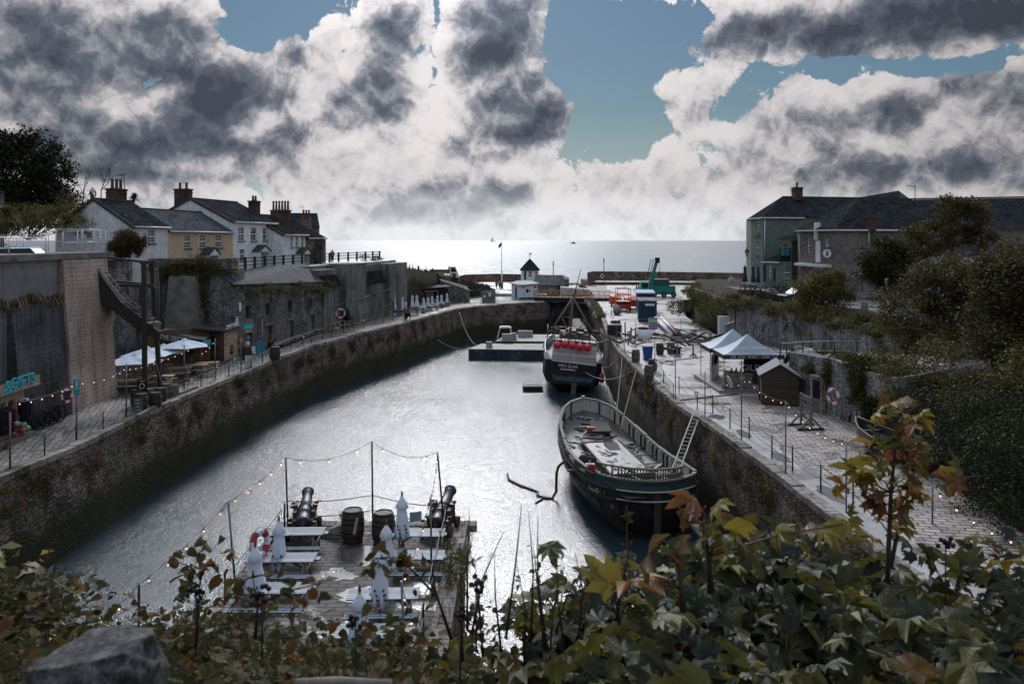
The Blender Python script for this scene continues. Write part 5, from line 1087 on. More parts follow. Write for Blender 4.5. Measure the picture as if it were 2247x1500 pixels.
M4=fm_of(f);M4.translation=f.p(f.L*.55,6.1,.06);
for zz,wd2 in((6.2,.4),(6.05,.55),(5.92,.35)):MB().box(f.p(f.L*.55,zz,.056),(.006,wd2,.03),M=Matrix((f.n,f.d,Vector((0,0,1)))).transposed()).build('sign_line',m_card,hk)
m_chalk=pl('chalk_board',(.012,.014,.015),.7)
def board(label,c,w_,h,rz,lines=6,seed=0,name='menu_board',mt=m_chalk,tilt=0,lm=m_card):
 q=random.Random(seed);r=thing(name,label,'board',(c[0],c[1],c[2]-h/2));M=Matrix.Rotation(rz,3,'Z')@Matrix.Rotation(tilt,3,'X')
 MB().box(c,(w_,.04,h),M=M).build('panel',mt,r);b=MB()
 for k in range(max(1,lines)):
  ww=w_*q.uniform(.35,.7);b.box(Vector(c)+M@Vector((q.uniform(-.04,.04),-.025,h*(.38-.76*k/max(1,lines-1)))),(ww,.006,h*.035),M=M)
 b.build('chalk_lines',lm,r);return r
board('black chalk menu board on the side of the kitchen hut, upper',D(479,744,69.4),.85,1.15,.1,8,1);board('black chalk menu board standing below the hut hatch',D(483,785,68.6),.7,.95,.1,7,2)
MB().cyl(D(481,774,68.6),D(481,766,68.6),.13,n=10).build('paper_roll',m_card,hk)
b=MB();b.bar(D(470,776,68.7),D(486,776,68.6),.5,.05);b.build('counter_shelf',m_oldwood,hk)
bar_sp=[(310,902,1.1,0),(327,884,.95,1),(341,893,.95,0),(353,882,.95,0),(366,872,.95,1),(300,890,1.05,0)]
for i,(px,py,h,k)in enumerate(bar_sp):
 p=G(px,py,QZ);barrel('old barrel at the foot of the chute posts, %s'%['front one bearing a blue placard','second row left','front row middle','front row right','last one beside the pale bin','big one behind the placard'][i],tuple(p),h,.30,.38,m_barrelw if k==0 else m_barrelg,group='barrels at the foot of the chute')
p=G(310,905,QZ);board('blue-grey placard leaning on the front barrel',(p.x,p.y-.42,QZ+.55),.55,.8,.15,4,4,'placard',pl('bluegrey',(.07,.09,.11),.6),-.15)
p=D(312,848,50.8);board('black sign with a white round emblem beside the chute post',p,.62,.95,.1,2,5,'sign_board',m_chalk);tag(MB().torus(p+Vector((0,-.05,.05)),.16,.025,Matrix.Rotation(R(90),3,'X'),16,5).build('emblem_ring',m_card),'round white ring emblem on the black sign by the chute','emblem')
tag(MB().box(G(384,868,QZ)+Vector((0,0,.35)),(.5,.4,.7),.3).lathe([(.28,0),(.3,.05),(.1,.12)],tuple(G(384,868,QZ)+Vector((0,0,.7))),4,sm=False).build('litter_bin',m_conc2),'pale stone litter bin at the end of the barrels','bin')
b=MB();b.bar(G(302,917,QZ)+Vector((0,0,.1)),G(352,889,QZ)+Vector((0,0,.1)),.2,.2);tag(b.build('timber_beam',m_oldwood),'weathered beam lying on the quay edge below the barrels','beam')
b=MB();b.bar(G(392,868,QZ)+Vector((0,0,.1)),G(432,852,QZ)+Vector((0,0,.1)),.2,.2);tag(b.build('timber_beam',m_oldwood),'weathered beam lying on the quay edge right of the bin','beam')
board('leaning A-frame notice on the quay edge below the red-brown door',G(546,806,QZ)+Vector((0,0,.5)),.6,.95,.1,5,7,'a_board',m_card,.15,m_clothd)
def wheeled(p):pass
p=D(545,716,72.2);s_=thing('shop_sign','small turquoise sign over the red-brown door','sign',tuple(p));MB().box(p,(.9,.06,.38),.9).build('board',m_turq,s_);MB().box(p+Vector((0,0,-.42)),(.7,.06,.25),.9).build('lower_board',m_pale,s_)
for i,(px,py,mt,rad,lab)in enumerate([(527,748,m_lborange,.24,'orange float hanging beside the red-brown door'),(544,742,pl('blue_float',(.12,.2,.28),.5),.2,'blue float hanging in front of the red-brown door'),(543,754,m_lbwhite,.22,'white float hanging below the blue one'),(708,697,m_lborange,.22,'orange float hanging near the lean-to')]):
 Yv=71.6 if i<3 else 92;p=D(px,py,Yv);r=thing('float',lab,'float',tuple(p-Vector((0,0,rad))));MB().ball(p,(rad,rad,rad*1.2),12,8).build('ball',mt,r);MB().tube([p+Vector((0,0,rad)),p+Vector((0,0,rad+.5))],.015,4).build('line',m_rope,r)
for i,(px,py)in enumerate([(542,790),(604,790)]):
 p=G(px,py,QZ);barrel(['black barrel in front of the red-brown door','black barrel at the quay edge below the plank benches'][i],tuple(p),1.2,.36,.44,m_barrelw)
def chair(label,p,mt,rz=0):
 r=thing('chair',label,'chair',p,rz)
 MB().box((0,0,.45),(.45,.45,.05)).build('seat',mt,r,False);MB().box((0,.21,.75),(.45,.04,.5)).build('backrest',mt,r,False)
 for x in(-.19,.19):
  for y in(-.19,.19):MB().box((x,y,.22),(.04,.04,.44)).build('leg',mt,r,False)
 return r
chair('white chair beside the black barrel and door',tuple(G(555,785,QZ)),m_card,.4)
r=thing('surfboard_stand','blue folded deckchairs leaning right of the red-brown door','deckchair',tuple(G(566,776,QZ)));p=G(566,776,QZ)
for k in range(3):MB().bar(p+Vector((.25*k,0,0)),p+Vector((.25*k-.15,.5,1.15)),.22,.05).build('folded_chair',pl('deckchair_blue',(.03,.22,.32),.7),r)
m_bench=wood('bench_plank',(.38,.30,.24),.6)
for i,(x0,x1,yb)in enumerate([(596,622,766),(624,642,757),(644,662,750),(665,684,743),(690,713,734)]):
 a,c=G(x0,yb-9,QZ+.5),G(x1,yb-17,QZ+.5);r=thing('bench','low plank bench against the old store, %s from the seated person'%od(i),'bench',(a.x,a.y,QZ),group='plank benches along the old store');MB().bar(a,c,.75,.06).build('plank',m_bench,r)
 for t in(.1,.9):q=Vector(a).lerp(c,t);MB().box((q.x,q.y,QZ+.24),(.4,.3,.48)).build('support',m_dkwood,r)
k=0
for i,(px,py,n)in enumerate([(731,730,2),(741,726,2),(752,722,2),(763,720,3),(774,716,3),(786,712,3),(795,708,2)]):
 for j in range(n):
  p=G(px,py,QZ)+Vector((0,0,.52*j));r=thing('stool','bamboo stool in the pile by the piers, stack %s, %s'%(od(i),['lowest','second up','third up'][j]),'stool',tuple(p),group='stools stacked on the left quay');b=MB()
  b.box(p+Vector((0,0,.49)),(.62,.5,.05));b.build('seat',m_dpale,r)
  for x in(-.27,.27):
   for y in(-.2,.2):MB().bar(p+Vector((x,y,0)),p+Vector((x,y,.47)),.06,.06).build('leg',m_dpale,r)
closed_umbrella('grey closed parasol leaning by the lean-to wall',tuple(G(736,722,QZ)),2.9,2.2,pl('grey_cloth',(.26,.25,.27),.9),False,seed=3,rmax=.5)
lifebuoy('orange life ring on the wall beside the grey parasol',D(743,687,94)+Vector((.3,-.4,0)),(.5,-1,0),.5,.11,m_lborange)
r=thing('buoy','dark pear-shaped buoy hanging from the tall concrete pier','buoy',tuple(D(763,700,94.5)));MB().lathe([(.02,1.6),(.12,1.3),(.3,.7),(.42,.35),(.40,.12),(.2,0)],D(763,703,94.5),12).build('body',m_navy,r);MB().tube([D(763,678,94.5),D(763,672,94.8)],.02,4).build('line',m_rope,r)
ks=thing('kiosk','low dark kiosk with a flat roof behind the rows of closed parasols','kiosk',(-14,131,QZ));m_kiosk=wood('kiosk_boards',(.03,.035,.037),.7,plank=(3,.15,.012))
P0,P1=D(887,664,127.5),D(984,662,131);f=Facade(tuple(P0.xy),tuple(P1.xy));b=MB();f.wall(b,QZ,7.75,[(.5,2.2,QZ+.1,7.3),(3.4,5.6,QZ+.9,7.3)],.2);b.build('wall',m_kiosk,ks)
b=MB();P=[f.p(-.4,7.6,1.0),f.p(f.L+.3,7.95,.8),f.p(f.L+.3,8.1,-4),f.p(-.4,7.8,-4)];b.prism(P,[p+Vector((0,0,.14))for p in P]);b.build('roof',m_flat,ks)
b=MB();b.bar(f.p(3.3,7.35,.02),f.p(5.7,7.35,.02),.06,.08);b.bar(f.p(3.3,5.9,.02),f.p(5.7,5.9,.02),.06,.08);b.bar(f.p(3.3,5.9,.02),f.p(3.3,7.35,.02),.06,.08);b.bar(f.p(5.7,5.9,.02),f.p(5.7,7.35,.02),.06,.08);b.build('window_frame',m_card,ks)
MB().box(f.p(3.0,6.4,-.35),(4.5,.05,2.4),math.atan2(f.d.y,f.d.x)).build('inner_wall',pl('kiosk_inside',(.18,.12,.07),.8),ks)
P=[D(920,627,134),D(966,632,134),D(948,617,139),D(929,616,139)];r=thing('shed_roof','small slate shed roof behind the kiosk','shed',tuple(P[0]));MB().prism(P,[p+Vector((0,0,.15))for p in P]).build('roof',m_slate,r);MB().prism([p-Vector((0,0,2))for p in P],[p-Vector((0,0,.02))for p in P]).build('wall',m_grey,r)
ux=[(865.6,112,649+2),(883,113,650),(890.5,109,660),(904.7,113,646),(914.7,113,646),(929.4,117,652),(939,119,650.5),(948,121,648),(959.8,123,646.5),(968.7,125,645),(980.7,129,642)]
wh=['nearest the last concrete pier','second from the concrete pier','short one behind the dark figures','fourth along','fifth along','sixth along','seventh along','eighth along','ninth along, before the kiosk corner','tenth along','last, at the kiosk end']
for i,(px,Yv,yt)in enumerate(ux):
 h=H-(yt-HY)*Yv/F-QZ;x=(px-CX)/F*Yv;closed_umbrella('closed white parasol by the kiosk, '+wh[i],(x,Yv,QZ),h,1.75,m_cloth,False,'closed parasols by the kiosk',i,rmax=.27)
n=0
for i,(px,py)in enumerate([(868,687),(888,692),(906,690),(921,686),(936,682),(949,679),(963,675),(975,672),(910,681),(930,676),(948,671),(968,667)]):
 p=G(px,py,QZ);picnic('silvery picnic table among the kiosk parasols, %s from the near end of the %s row'%(od(i if i<8 else i-8),'front' if i<8 else 'back'),(p.x,p.y,QZ),-.15+.05*(i%3),1.9,m_tablew,'picnic tables by the kiosk',m_dkwood)
def heras(label,a,c,h=2.0,name='fence_panel',cat='fence panel',mt=m_steel,n=0,group=None):
 a,c=Vector(a),Vector(c);r=thing(name,label,cat,tuple(a),group=group);b=MB();Z=Vector((0,0,1))
 for p in(a,c):b.tube([p,p+Z*h],.025,5)
 for z in(.12,h-.02):b.tube([a+Z*z,c+Z*z],.022,5)
 b.build('frame',mt,r);b=MB();n=n or int((c-a).length/.35)
 for i in range(1,n):q=a.lerp(c,i/n);b.tube([q+Z*.12,q+Z*(h-.02)],.006,3,False)
 b.build('mesh_wires',mt,r);return r
heras('security fence panel across the left quay walkway',G(1019,668,QZ),G(1055,662,QZ),2.2);heras('security fence panel beside the lock notices',G(1056,668,QZ),G(1091,664,QZ),2.2)
b0=G(1072,664,QZ);r=thing('notice_board','stone-grey notice board with blue and white papers by the lock','notice board',tuple(b0));MB().box(b0+Vector((0,1,.95)),(2.3,.5,1.9)).build('board',m_conc2,r);MB().box(b0+Vector((.2,.7,1.35)),(.5,.05,.7)).build('paper',m_card,r);MB().box(b0+Vector((-.7,.7,1.0)),(.4,.05,.4)).build('paper',m_card,r)
board('small black pavement sign on the far left quay',G(1008,661,QZ)+Vector((0,0,.5)),.55,.9,0,3,9,'a_board')
for i,(px,yb,yt)in enumerate([(986,672,606),(1150,676,640),(1008,664,634)]):
 p=G(px,yb,QZ);steel_pole('thin grey light pole on the far left quay, %s'%['at the end of the parasols','below the white hut','beside the black pavement sign'][i],p,Vector((p.x,p.y,H-(yt-HY)*p.y/F)),.04,'far light poles')
m_wrend=pl('white_render',(.70,.72,.75),.8,0,.12,1.5,.1,.2);m_blue=pl('blue_door',(.02,.07,.20),.5);m_navyb=pl('navy_band',(.02,.035,.06),.7)
hut=thing('white_hut','small white harbour hut with a blue door and flat grey roof','hut',(1.5,143,QZ));A_,M__,B_=G(1122,656,QZ+.0),G(1140,661,QZ),G(1180,655,QZ)
A_,M__,B_=Vector((-.1,144.6,QZ)),Vector((1.25,141.6,QZ)),Vector((4.6,143.2,QZ));C__=B_+Vector((-1.3,3.6,0));D__=A_+Vector((1.3,2.5,0))
f1=Facade(tuple(A_.xy),tuple(M__.xy));f2=Facade(tuple(M__.xy),tuple(B_.xy));b=MB();dr=(f1.L*.45,f1.L*.45+.95,QZ+.05,7.25);f1.wall(b,QZ,7.75,[dr]);f2.wall(b,QZ,7.75,[(1.4,1.9,6.2,6.9)]);b.slab([tuple(B_.xy),tuple(C__.xy),tuple(D__.xy),tuple(A_.xy)],QZ,7.75);b.build('wall',m_wrend,hut)
f1.door(hut,dr,m_blue);f2.window(hut,(1.4,1.9,6.2,6.9),m_blue,1,1);b=MB();P=[f1.p(-.3,7.75,.3),f2.p(-.15,7.5,.35),f2.p(f2.L+.3,7.72,.3),C__+Vector((.3,.3,2.9)),D__+Vector((-.2,.3,2.9))];b.prism(P,[p+Vector((0,0,.14))for p in P]);b.build('roof',m_green,hut)
MB().bar(f2.p(0,QZ+.15,.02),f2.p(f2.L,QZ+.15,.02),.05,.3).build('plinth',m_navyb,hut);MB().box(f2.p(f2.L-.5,7.2,.04),(.5,.04,.35),.4).build('red_sign',m_lbred,hut);MB().box(f2.p(.9,7.25,.04),(.25,.1,.2),.4).build('lamp',m_navyb,hut);MB().box(f2.p(2.1,6.6,.03),(.25,.04,.25),.4).build('plaque',m_navyb,hut)
lifebuoy('orange life ring fixed to the corner of the white hut',f2.p(f2.L-.45,6.35,.12),f2.n,.33,.08,m_lborange)
r=thing('stone_shed','small brown stone shed with a lichened slate roof behind the swing bridge','shed',(8,153,5.6));f=Facade((4.2,153),(10.0,152.2));b=MB();f.wall(b,5.3,7.0,[(3.0,3.5,5.9,6.6),(4.4,5.1,5.3,6.9)]);b.poly([f.p(0,5.3),f.p(0,7.0),f.p(0,8.7,-2.2),f.p(0,7.0,-4.4),f.p(0,5.3,-4.4)]);b.poly([f.p(f.L,5.3),f.p(f.L,7.0),f.p(f.L,8.7,-2.2),f.p(f.L,7.0,-4.4),f.p(f.L,5.3,-4.4)]);b.build('wall',m_pub,r)
b=MB();P=[f.p(-.2,6.95,.25),f.p(f.L+.2,6.95,.25),f.p(f.L-.6,8.75,-2.2),f.p(.1,8.75,-2.2)];b.prism(P,[p+Vector((0,0,.1))for p in P]);P=[f.p(.1,8.75,-2.2),f.p(f.L-.6,8.75,-2.2),f.p(f.L+.2,6.95,-4.6),f.p(-.2,6.95,-4.6)];b.prism(P,[p+Vector((0,0,.1))for p in P]);b.build('roof',slate('lichen_slate',(.15,.14,.14),(.24,.225,.22),.4,.25,.7),r);f.window(r,(3.0,3.5,5.9,6.6),m_card,1,1);f.door(r,(4.4,5.1,5.35,6.9),m_navyb)
wall('raised_wall','raised stone platform wall under the octagonal lookout',[(3.0,157),(11.2,157),(11.6,168),(2.4,168)],5.3,0,m_pub,top=[7.2,8.0,7.9,7.2])
lk=thing('octagonal_lookout','octagonal white harbour lookout with a pointed slate roof and weather vane','lookout',(3.6,163,7.3));c0=Vector((3.65,162.5,0));R8=1.95;an=[R(22.5+45*i)for i in range(8)]
P8=[(c0.x+R8*math.cos(a),c0.y+R8*math.sin(a))for a in an];b=MB();fac=[]
for i in range(8):
 f=Facade(P8[i],P8[(i+1)%8]);f.n=-f.n if(f.p(f.L/2,0,1)-Vector((c0.x,c0.y,0))).length<(f.p(f.L/2,0,0)-Vector((c0.x,c0.y,0))).length else f.n
 cam_side=f.p(f.L/2,0).y<c0.y;hl=[]
 if cam_side:hl=[(f.L*.3,f.L*.72,8.2,9.3)]if abs(f.p(f.L/2,0).x-c0.x)>.2 or True else[]
 if cam_side and f.p(f.L/2,0).x<c0.x-.5 and f.p(f.L/2,0).y<c0.y-1:hl=[(f.L*.5,f.L*.95,7.6,9.4)]
 f.wall(b,7.2,9.6,hl,.15);fac.append((f,hl))
b.build('wall',m_wrend,lk)
for f,hl in fac:
 for h in hl:
  if h[2]<8:f.door(lk,h,m_navyb)
  else:f.window(lk,h,m_card,2,2)
rz_=[(c0.x+2.25*math.cos(a),c0.y+2.25*math.sin(a),9.6)for a in an];b=MB();tp=(c0.x,c0.y,11.95);b.pts(rz_+[tp],[(i,(i+1)%8,8)for i in range(8)]);b.pts([(x,y,z-.12)for x,y,z in rz_]+rz_,[(i,(i+1)%8,8+(i+1)%8,8+i)for i in range(8)]+[tuple(range(8))]);b.build('roof',m_slate,lk)
b=MB();b.tube([tp,(tp[0],tp[1],12.9)],.05);b.tube([(tp[0]-.35,tp[1],12.5),(tp[0]+.35,tp[1],12.5)],.03);b.box((tp[0]+.1,tp[1],12.85),(.5,.03,.25));b.build('weather_vane',m_black,lk)
fp=thing('flagpole','tall white flagpole with a small drooping flag on the left pier','flagpole',(-2.2,166,5.6));x,y=(1101-CX)/F*166,166
MB().tube([(x,y,5.6),(x,y,9.5)],.16).tube([(x,y,9.5),(x,y,15.4)],.08).build('pole',m_white,fp);b=MB();b.pts([(x-.02,y,15.3),(x-.75,y+.1,14.4),(x-.55,y,13.9),(x-.02,y,14.5)],[(0,1,2,3)]);b.build('flag',m_navy,fp);MB().box((x,y,6.2),(.6,.5,1.3)).build('base',m_conc2,fp)
for k in(-1,1):MB().tube([(x,y,11.5),(x+k*4,y+1,5.8)],.012,3).build('stay',m_steel,fp)
for i,(px,yb,yt,Yv,lab)in enumerate([(1214,608,572,180,'lamp post on the end of the left pier'),(1325,618,565,192,'tall post on the right outer pier near the harbour mouth'),(1397,652,622,150,'grey post beside the green crane')]):
 x=(px-CX)/F*Yv;b=MB().tube([(x,Yv,H-(yb-HY)*Yv/F),(x,Yv,H-(yt-HY)*Yv/F)],.09);b.box((x,Yv,H-(yt-HY)*Yv/F-.8),(.25,.25,.6));tag(b.build('lamp_post',m_black),lab,'post')
lifebuoy('distant red life ring board on the right outer pier',D(1321,606,190),(0,-1,0),.4,.12,m_lborange,rope=False)
br_=thing('swing_bridge','flat dark swing bridge over the lock with yellow-orange railings','bridge',(9.5,139,5));Yb=139.5
xa,xb=(1172-CX)/F*Yb,(1346-CX)/F*Yb;MB().prism([(xa,Yb-1.6,4.95),(xb,Yb-2.2,4.75),(xb,Yb+1.6,4.75),(xa,Yb+1.6,4.95)],[(xa,Yb-1.6,5.75),(xb,Yb-2.2,5.55),(xb,Yb+1.6,5.55),(xa,Yb+1.6,5.75)]).build('deck_beam',pl('dark_rust',(.035,.022,.018),.8,.2),br_)
m_yel=pl('orange_yellow_paint',(.50,.22,.03),.5)
for yy in(Yb-1.7,Yb+1.4):
 b=MB();x0,x1=(1181-CX)/F*Yb,(1340-CX)/F*Yb
 for z in(.45,1.05):b.tube([(x0,yy,5.75+z),(x1,yy-.3,5.55+z)],.045,5)
 b.build('rail',m_yel,br_)
 for k in range(13):t=k/12;MB().tube([(x0+(x1-x0)*t,yy-.3*t,5.7-.2*t),(x0+(x1-x0)*t,yy-.3*t,6.8-.2*t)],.04,5).build('rail_post',m_yel,br_)
m_stripe=pl('white_red_boat',(.62,.58,.57),.5,0,.2,3,dirt=(.5,.1,.08))
r=thing('moored_boat','white and red boat cabin showing through the bridge railings','boat',(12,147,5.2));x0,x1=(1230-CX)/F*146,(1298-CX)/F*146;MB().prism([(x0,145,4.8),(x1,145,4.8),(x1,147,4.8),(x0,147,4.8)],[(x0,145,7.1),(x1-.5,145,6.7),(x1-.5,147,6.7),(x0,147,7.1)]).build('cabin',m_stripe,r);
for px in(1264,1285):MB().box(((px-CX)/F*145,144.95,6.2),(.3,.06,.4)).build('window',m_glass,r)
MB().box(((1266-CX)/F*145,144.97,5.6),(5,.04,.18)).build('red_band',m_lbred,r)
def person(label,base,h,pose,top,bottom,hair=None,rz=0,skin=(.32,.19,.14),hairlen=.0):
 """pose: dict of joint positions for a 1.0-tall figure facing -Y"""
 J=dict(pelvis=(0,0,.52),chest=(0,.0,.74),neck=(0,0,.83),head=(0,-.01,.90),crown=(0,0,.96),sl=(.1,0,.80),sr=(-.1,0,.80),el=(.13,.02,.63),er=(-.13,.02,.63),wl=(.12,-.05,.49),wr=(-.12,-.05,.49),hl=(.11,-.07,.44),hr=(-.11,-.07,.44),kl=(.055,-.01,.28),kr=(-.055,-.01,.28),al=(.06,.03,.03),ar=(-.06,.03,.03),tl=(.065,-.07,.015),tr=(-.065,-.07,.015),pl=(.05,0,.49),pr=(-.05,0,.49))
 J.update(pose);sk_m=pl('skin_%s'%(round(skin[0]*100)),skin,.5,0,.1,8)
 r=thing('person',label,'person',base,rz)
 def skinmesh(nm,chains,rad,mt):
  names=[];edges=[]
  for c in chains:
   for a,q in zip(c[:-1],c[1:]):
    for x in(a,q):
     if x not in names:names.append(x)
    edges.append((names.index(a),names.index(q)))
  me=bpy.data.meshes.new(nm);me.from_pydata([Vector(J[n])*h for n in names],edges,[]);o=bpy.data.objects.new(nm,me);COL.objects.link(o);o.parent=r
  m=o.modifiers.new('skin','SKIN');
  for i,n in enumerate(names):me.skin_vertices[0].data[i].radius=(rad[n]*h,)*2;
  me.skin_vertices[0].data[0].use_root=True;s=o.modifiers.new('sub','SUBSURF');s.levels=s.render_levels=1;me.materials.append(mt);return o
 rd=dict(pelvis=.085,chest=.095,neck=.035,head=.062,crown=.045,sl=.045,sr=.045,el=.035,er=.035,wl=.025,wr=.025,hl=.024,hr=.024,kl=.05,kr=.05,al=.032,ar=.032,tl=.028,tr=.028,pl=.07,pr=.07)
 skinmesh('body',[['pelvis','chest','neck','head','crown'],['chest','sl','el','wl','hl'],['chest','sr','er','wr','hr'],['pelvis','pl','kl','al','tl'],['pelvis','pr','kr','ar','tr']],rd,sk_m)
 r2={k:v*1.22+.006 for k,v in rd.items()};J['ll']=tuple(Vector(J['wl']).lerp(Vector(J['el']),.1));J['lr']=tuple(Vector(J['wr']).lerp(Vector(J['er']),.1));r2['ll']=r2['lr']=.034;J['nb']=tuple(Vector(J['neck']).lerp(Vector(J['chest']),.35));r2['nb']=.06
 skinmesh('jacket',[['pelvis','chest','nb'],['chest','sl','el','ll'],['chest','sr','er','lr']],r2,top)
 skinmesh('trousers',[['pelvis','pl','kl','al'],['pelvis','pr','kr','ar']],{**r2,'pelvis':.1},bottom)
 hd=Vector(J['head'])*h;hm=hair or m_black
 o=MB().ball(hd+Vector((0,.012*h,.022*h)),(.066*h,.07*h,.066*h),12,8).build('hair',hm,r,False)
 f_=MB();f_.ball(hd+Vector((0,-.068*h,-.002*h)),(.011*h,.016*h,.014*h),6,5);f_.build('nose',sk_m,r,False)
 e_=MB();e_.ball(hd+Vector((.022*h,-.058*h,.012*h)),.008*h,6,5);e_.ball(hd+Vector((-.022*h,-.058*h,.012*h)),.008*h,6,5);e_.build('eyes',m_black,r,False)
 return r
m_wht=pl('white_shirt',(.5,.5,.52),.9,0,.1,3);m_dkc=pl('dark_clothes',(.012,.012,.016),.9,0,.2,3);m_grc=pl('grey_clothes',(.18,.18,.2),.9,0,.2,3);m_tan=pl('tan_clothes',(.22,.19,.16),.9,0,.2,3);m_hairw=pl('white_hair',(.5,.5,.5),.9,0,.1,3);m_hairb=pl('brown_hair',(.04,.025,.018),.9)
walk=dict(kl=(.055,-.09,.29),al=(.06,-.10,.05),tl=(.06,-.2,.03),kr=(-.055,.03,.28),ar=(-.06,.16,.06),tr=(-.06,.08,.015),wl=(.14,.1,.5),hl=(.14,.12,.45),wr=(-.13,-.14,.52),hr=(-.13,-.17,.48))
person('white-haired person in a white top behind the terrace wall',tuple(D(317,580,74.5).xy)+(Tz,),1.72,{},m_wht,m_dkc,m_hairw,R(-80));person('dark-haired person in dark clothes behind the terrace wall',tuple(D(329,580,75.0).xy)+(Tz,),1.62,{},m_dkc,m_dkc,m_hairb,R(150));person('person in a dark jacket closest to the ochre cottage',tuple(D(336,580,75.5).xy)+(Tz,),1.6,{},m_dkc,m_grc,m_hairb,R(-60))
person('person standing at the terrace fence end beside the last cottage',tuple(D(729,590,108).xy)+(Tz,),1.7,{},m_dkc,m_dkc,m_hairb,R(20))
sit=dict(pelvis=(0,.05,.27),chest=(0,.03,.48),neck=(0,0,.57),head=(0,-.02,.64),crown=(0,-.01,.70),sl=(.1,.01,.54),sr=(-.1,.01,.54),el=(.13,-.06,.40),er=(-.13,-.06,.40),wl=(.06,-.19,.40),wr=(-.06,-.19,.40),hl=(.04,-.23,.42),hr=(-.04,-.23,.42),pl=(.05,.03,.26),pr=(-.05,.03,.26),kl=(.06,-.24,.27),kr=(-.06,-.24,.27),al=(.06,-.24,.03),ar=(-.06,-.24,.03),tl=(.06,-.32,.02),tr=(-.06,-.32,.02))
p=G(594,771,QZ);person('person in dark clothes sitting at the near end of the plank benches',tuple(p),1.75,sit,m_dkc,m_dkc,m_hairb,R(60))
p=G(889,703,QZ);person('person in black standing left among the kiosk tables',(p.x,p.y+.7,QZ),1.78,{},m_dkc,m_dkc,m_hairb,R(30));p=G(895,702,QZ);person('person in black walking right beside the kiosk tables',(p.x,p.y+.7,QZ),1.72,walk,m_dkc,m_dkc,m_hairb,R(60))
person('dark figure walking on the left pier',(-3.2,165.5,5.6),1.75,walk,m_dkc,m_dkc,m_hairb,R(160));person('grey figure walking beside the dark one on the left pier',(-2.6,165,5.6),1.7,walk,m_grc,m_dkc,m_hairw,R(160))
m_tyre=pl('tyre',(.012,.012,.012),.8)
def wheelset(r,pts,rad,ax,wdt=.2):
 for p in pts:
  w_=MB().cyl(Vector(p)-Vector(ax)*wdt/2,Vector(p)+Vector(ax)*wdt/2,rad,n=16).build('wheel',m_tyre,r);q=MB().cyl(Vector(p)-Vector(ax)*wdt*.52,Vector(p)+Vector(ax)*wdt*.52,rad*.55,n=12).build('rim',m_steel,r);q.parent=w_
m_carglass=pl('car_glass',(.02,.025,.03),.35,0,.2,2,0,.2)
def car(label,base,rz,paint,L=4.2,W_=1.75,Hh=1.45):
 r=thing('parked_car',label,'car',base,rz);hw=W_/2
 prof=[(-.5,.35),(-.5,.62),(-.47,.75),(-.30,.82),(-.20,.86),(.32,.86),(.46,.80),(.5,.62),(.5,.35)]
 rings=[[(x*L,s*hw*(.92 if z>.7 else 1.0),z)for(x,z)in prof]for s in(-1,1)];b=MB();n=len(prof);b.loft(rings,True);o=b.build('body',paint,r,False)
 b=MB();gb=[(-.28,.84),(-.10,Hh-.04),(.02,Hh),(.28,Hh-.03),(.42,.86)];b.loft([[(x*L,s*hw*(.90 if z<1 else .72),z)for x,z in gb]for s in(-1,1)]);b.build('windows',m_carglass,r,False)
 b=MB();b.loft([[(x*L,s*hw*.73,z)for x,z in[(-.09,Hh-.03),(.02,Hh+.015),(.28,Hh-.015),(.28,Hh-.05),(-.09,Hh-.06)]]for s in(-1,1)]);b.build('roof',paint,r,False)
 for s in(-1,1):
  for x in(-.31,.31):
   w_=MB().cyl((x*L,s*(hw-.18),.32),(x*L,s*(hw+.01),.32),.32,n=16).build('wheel',m_tyre,r,False);MB().cyl((x*L,s*(hw-.1),.32),(x*L,s*(hw+.02),.32),.19,n=12).build('rim',m_steel,r,False).parent=w_
  MB().box((-.495*L,s*hw*.72,.62),(.06,.3,.12)).build('headlight',m_card,r,False);MB().box((.495*L,s*hw*.78,.66),(.06,.22,.14)).build('tail_light',m_lbred,r,False)
 return r
m_ltblue=pl('pale_blue_paint',(.20,.33,.50),.6,0,.1,3,0,.15);m_silver=pl('silver_paint',(.35,.37,.4),.6,0,.1,3,0,.15)
p=D(30,560,49.0);car('pale blue car behind the white barriers',(p.x,p.y,13.75),R(8),m_ltblue);p=D(268,575,74.5);car('silver car behind the terrace wall below the hedge',(p.x,p.y,12.75),R(100),m_silver)
tr=thing('flatbed_truck','white flatbed truck parked on the grassy bank above the kiosk','truck',(-11,143,8.9));c=D(985,600,143);X=c.x;z0=9.0
MB().prism([(X+.2,142,z0),(X+1.9,142,z0),(X+1.9,144,z0),(X+.2,144,z0)],[(X+.2,142.1,z0+1.9),(X+1.1,142.1,z0+1.9),(X+1.1,143.9,z0+1.9),(X+.2,143.9,z0+1.9)]).build('cab',m_white,tr);MB().prism([(X+.5,141.97,z0+1.0),(X+1.45,141.97,z0+1.0),(X+1.15,141.97,z0+1.7),(X+.5,141.97,z0+1.7)],[(X+.5,142.05,z0+1.0),(X+1.45,142.05,z0+1.0),(X+1.15,142.05,z0+1.7),(X+.5,142.05,z0+1.7)]).build('window',m_glass,tr)
MB().box((X-1.6,143,z0+.75),(3.6,2,.25)).build('bed',m_oldwood,tr);b=MB();b.box((X-1.6,142.02,z0+1.15),(3.6,.06,.5));b.box((X-.0,143,z0+1.35),(.08,2,1.1));b.build('side_boards',m_brown,tr);wheelset(tr,[(X+1.0,142.1,z0+.35),(X-2.3,142.1,z0+.35)],.38,(0,1,0))
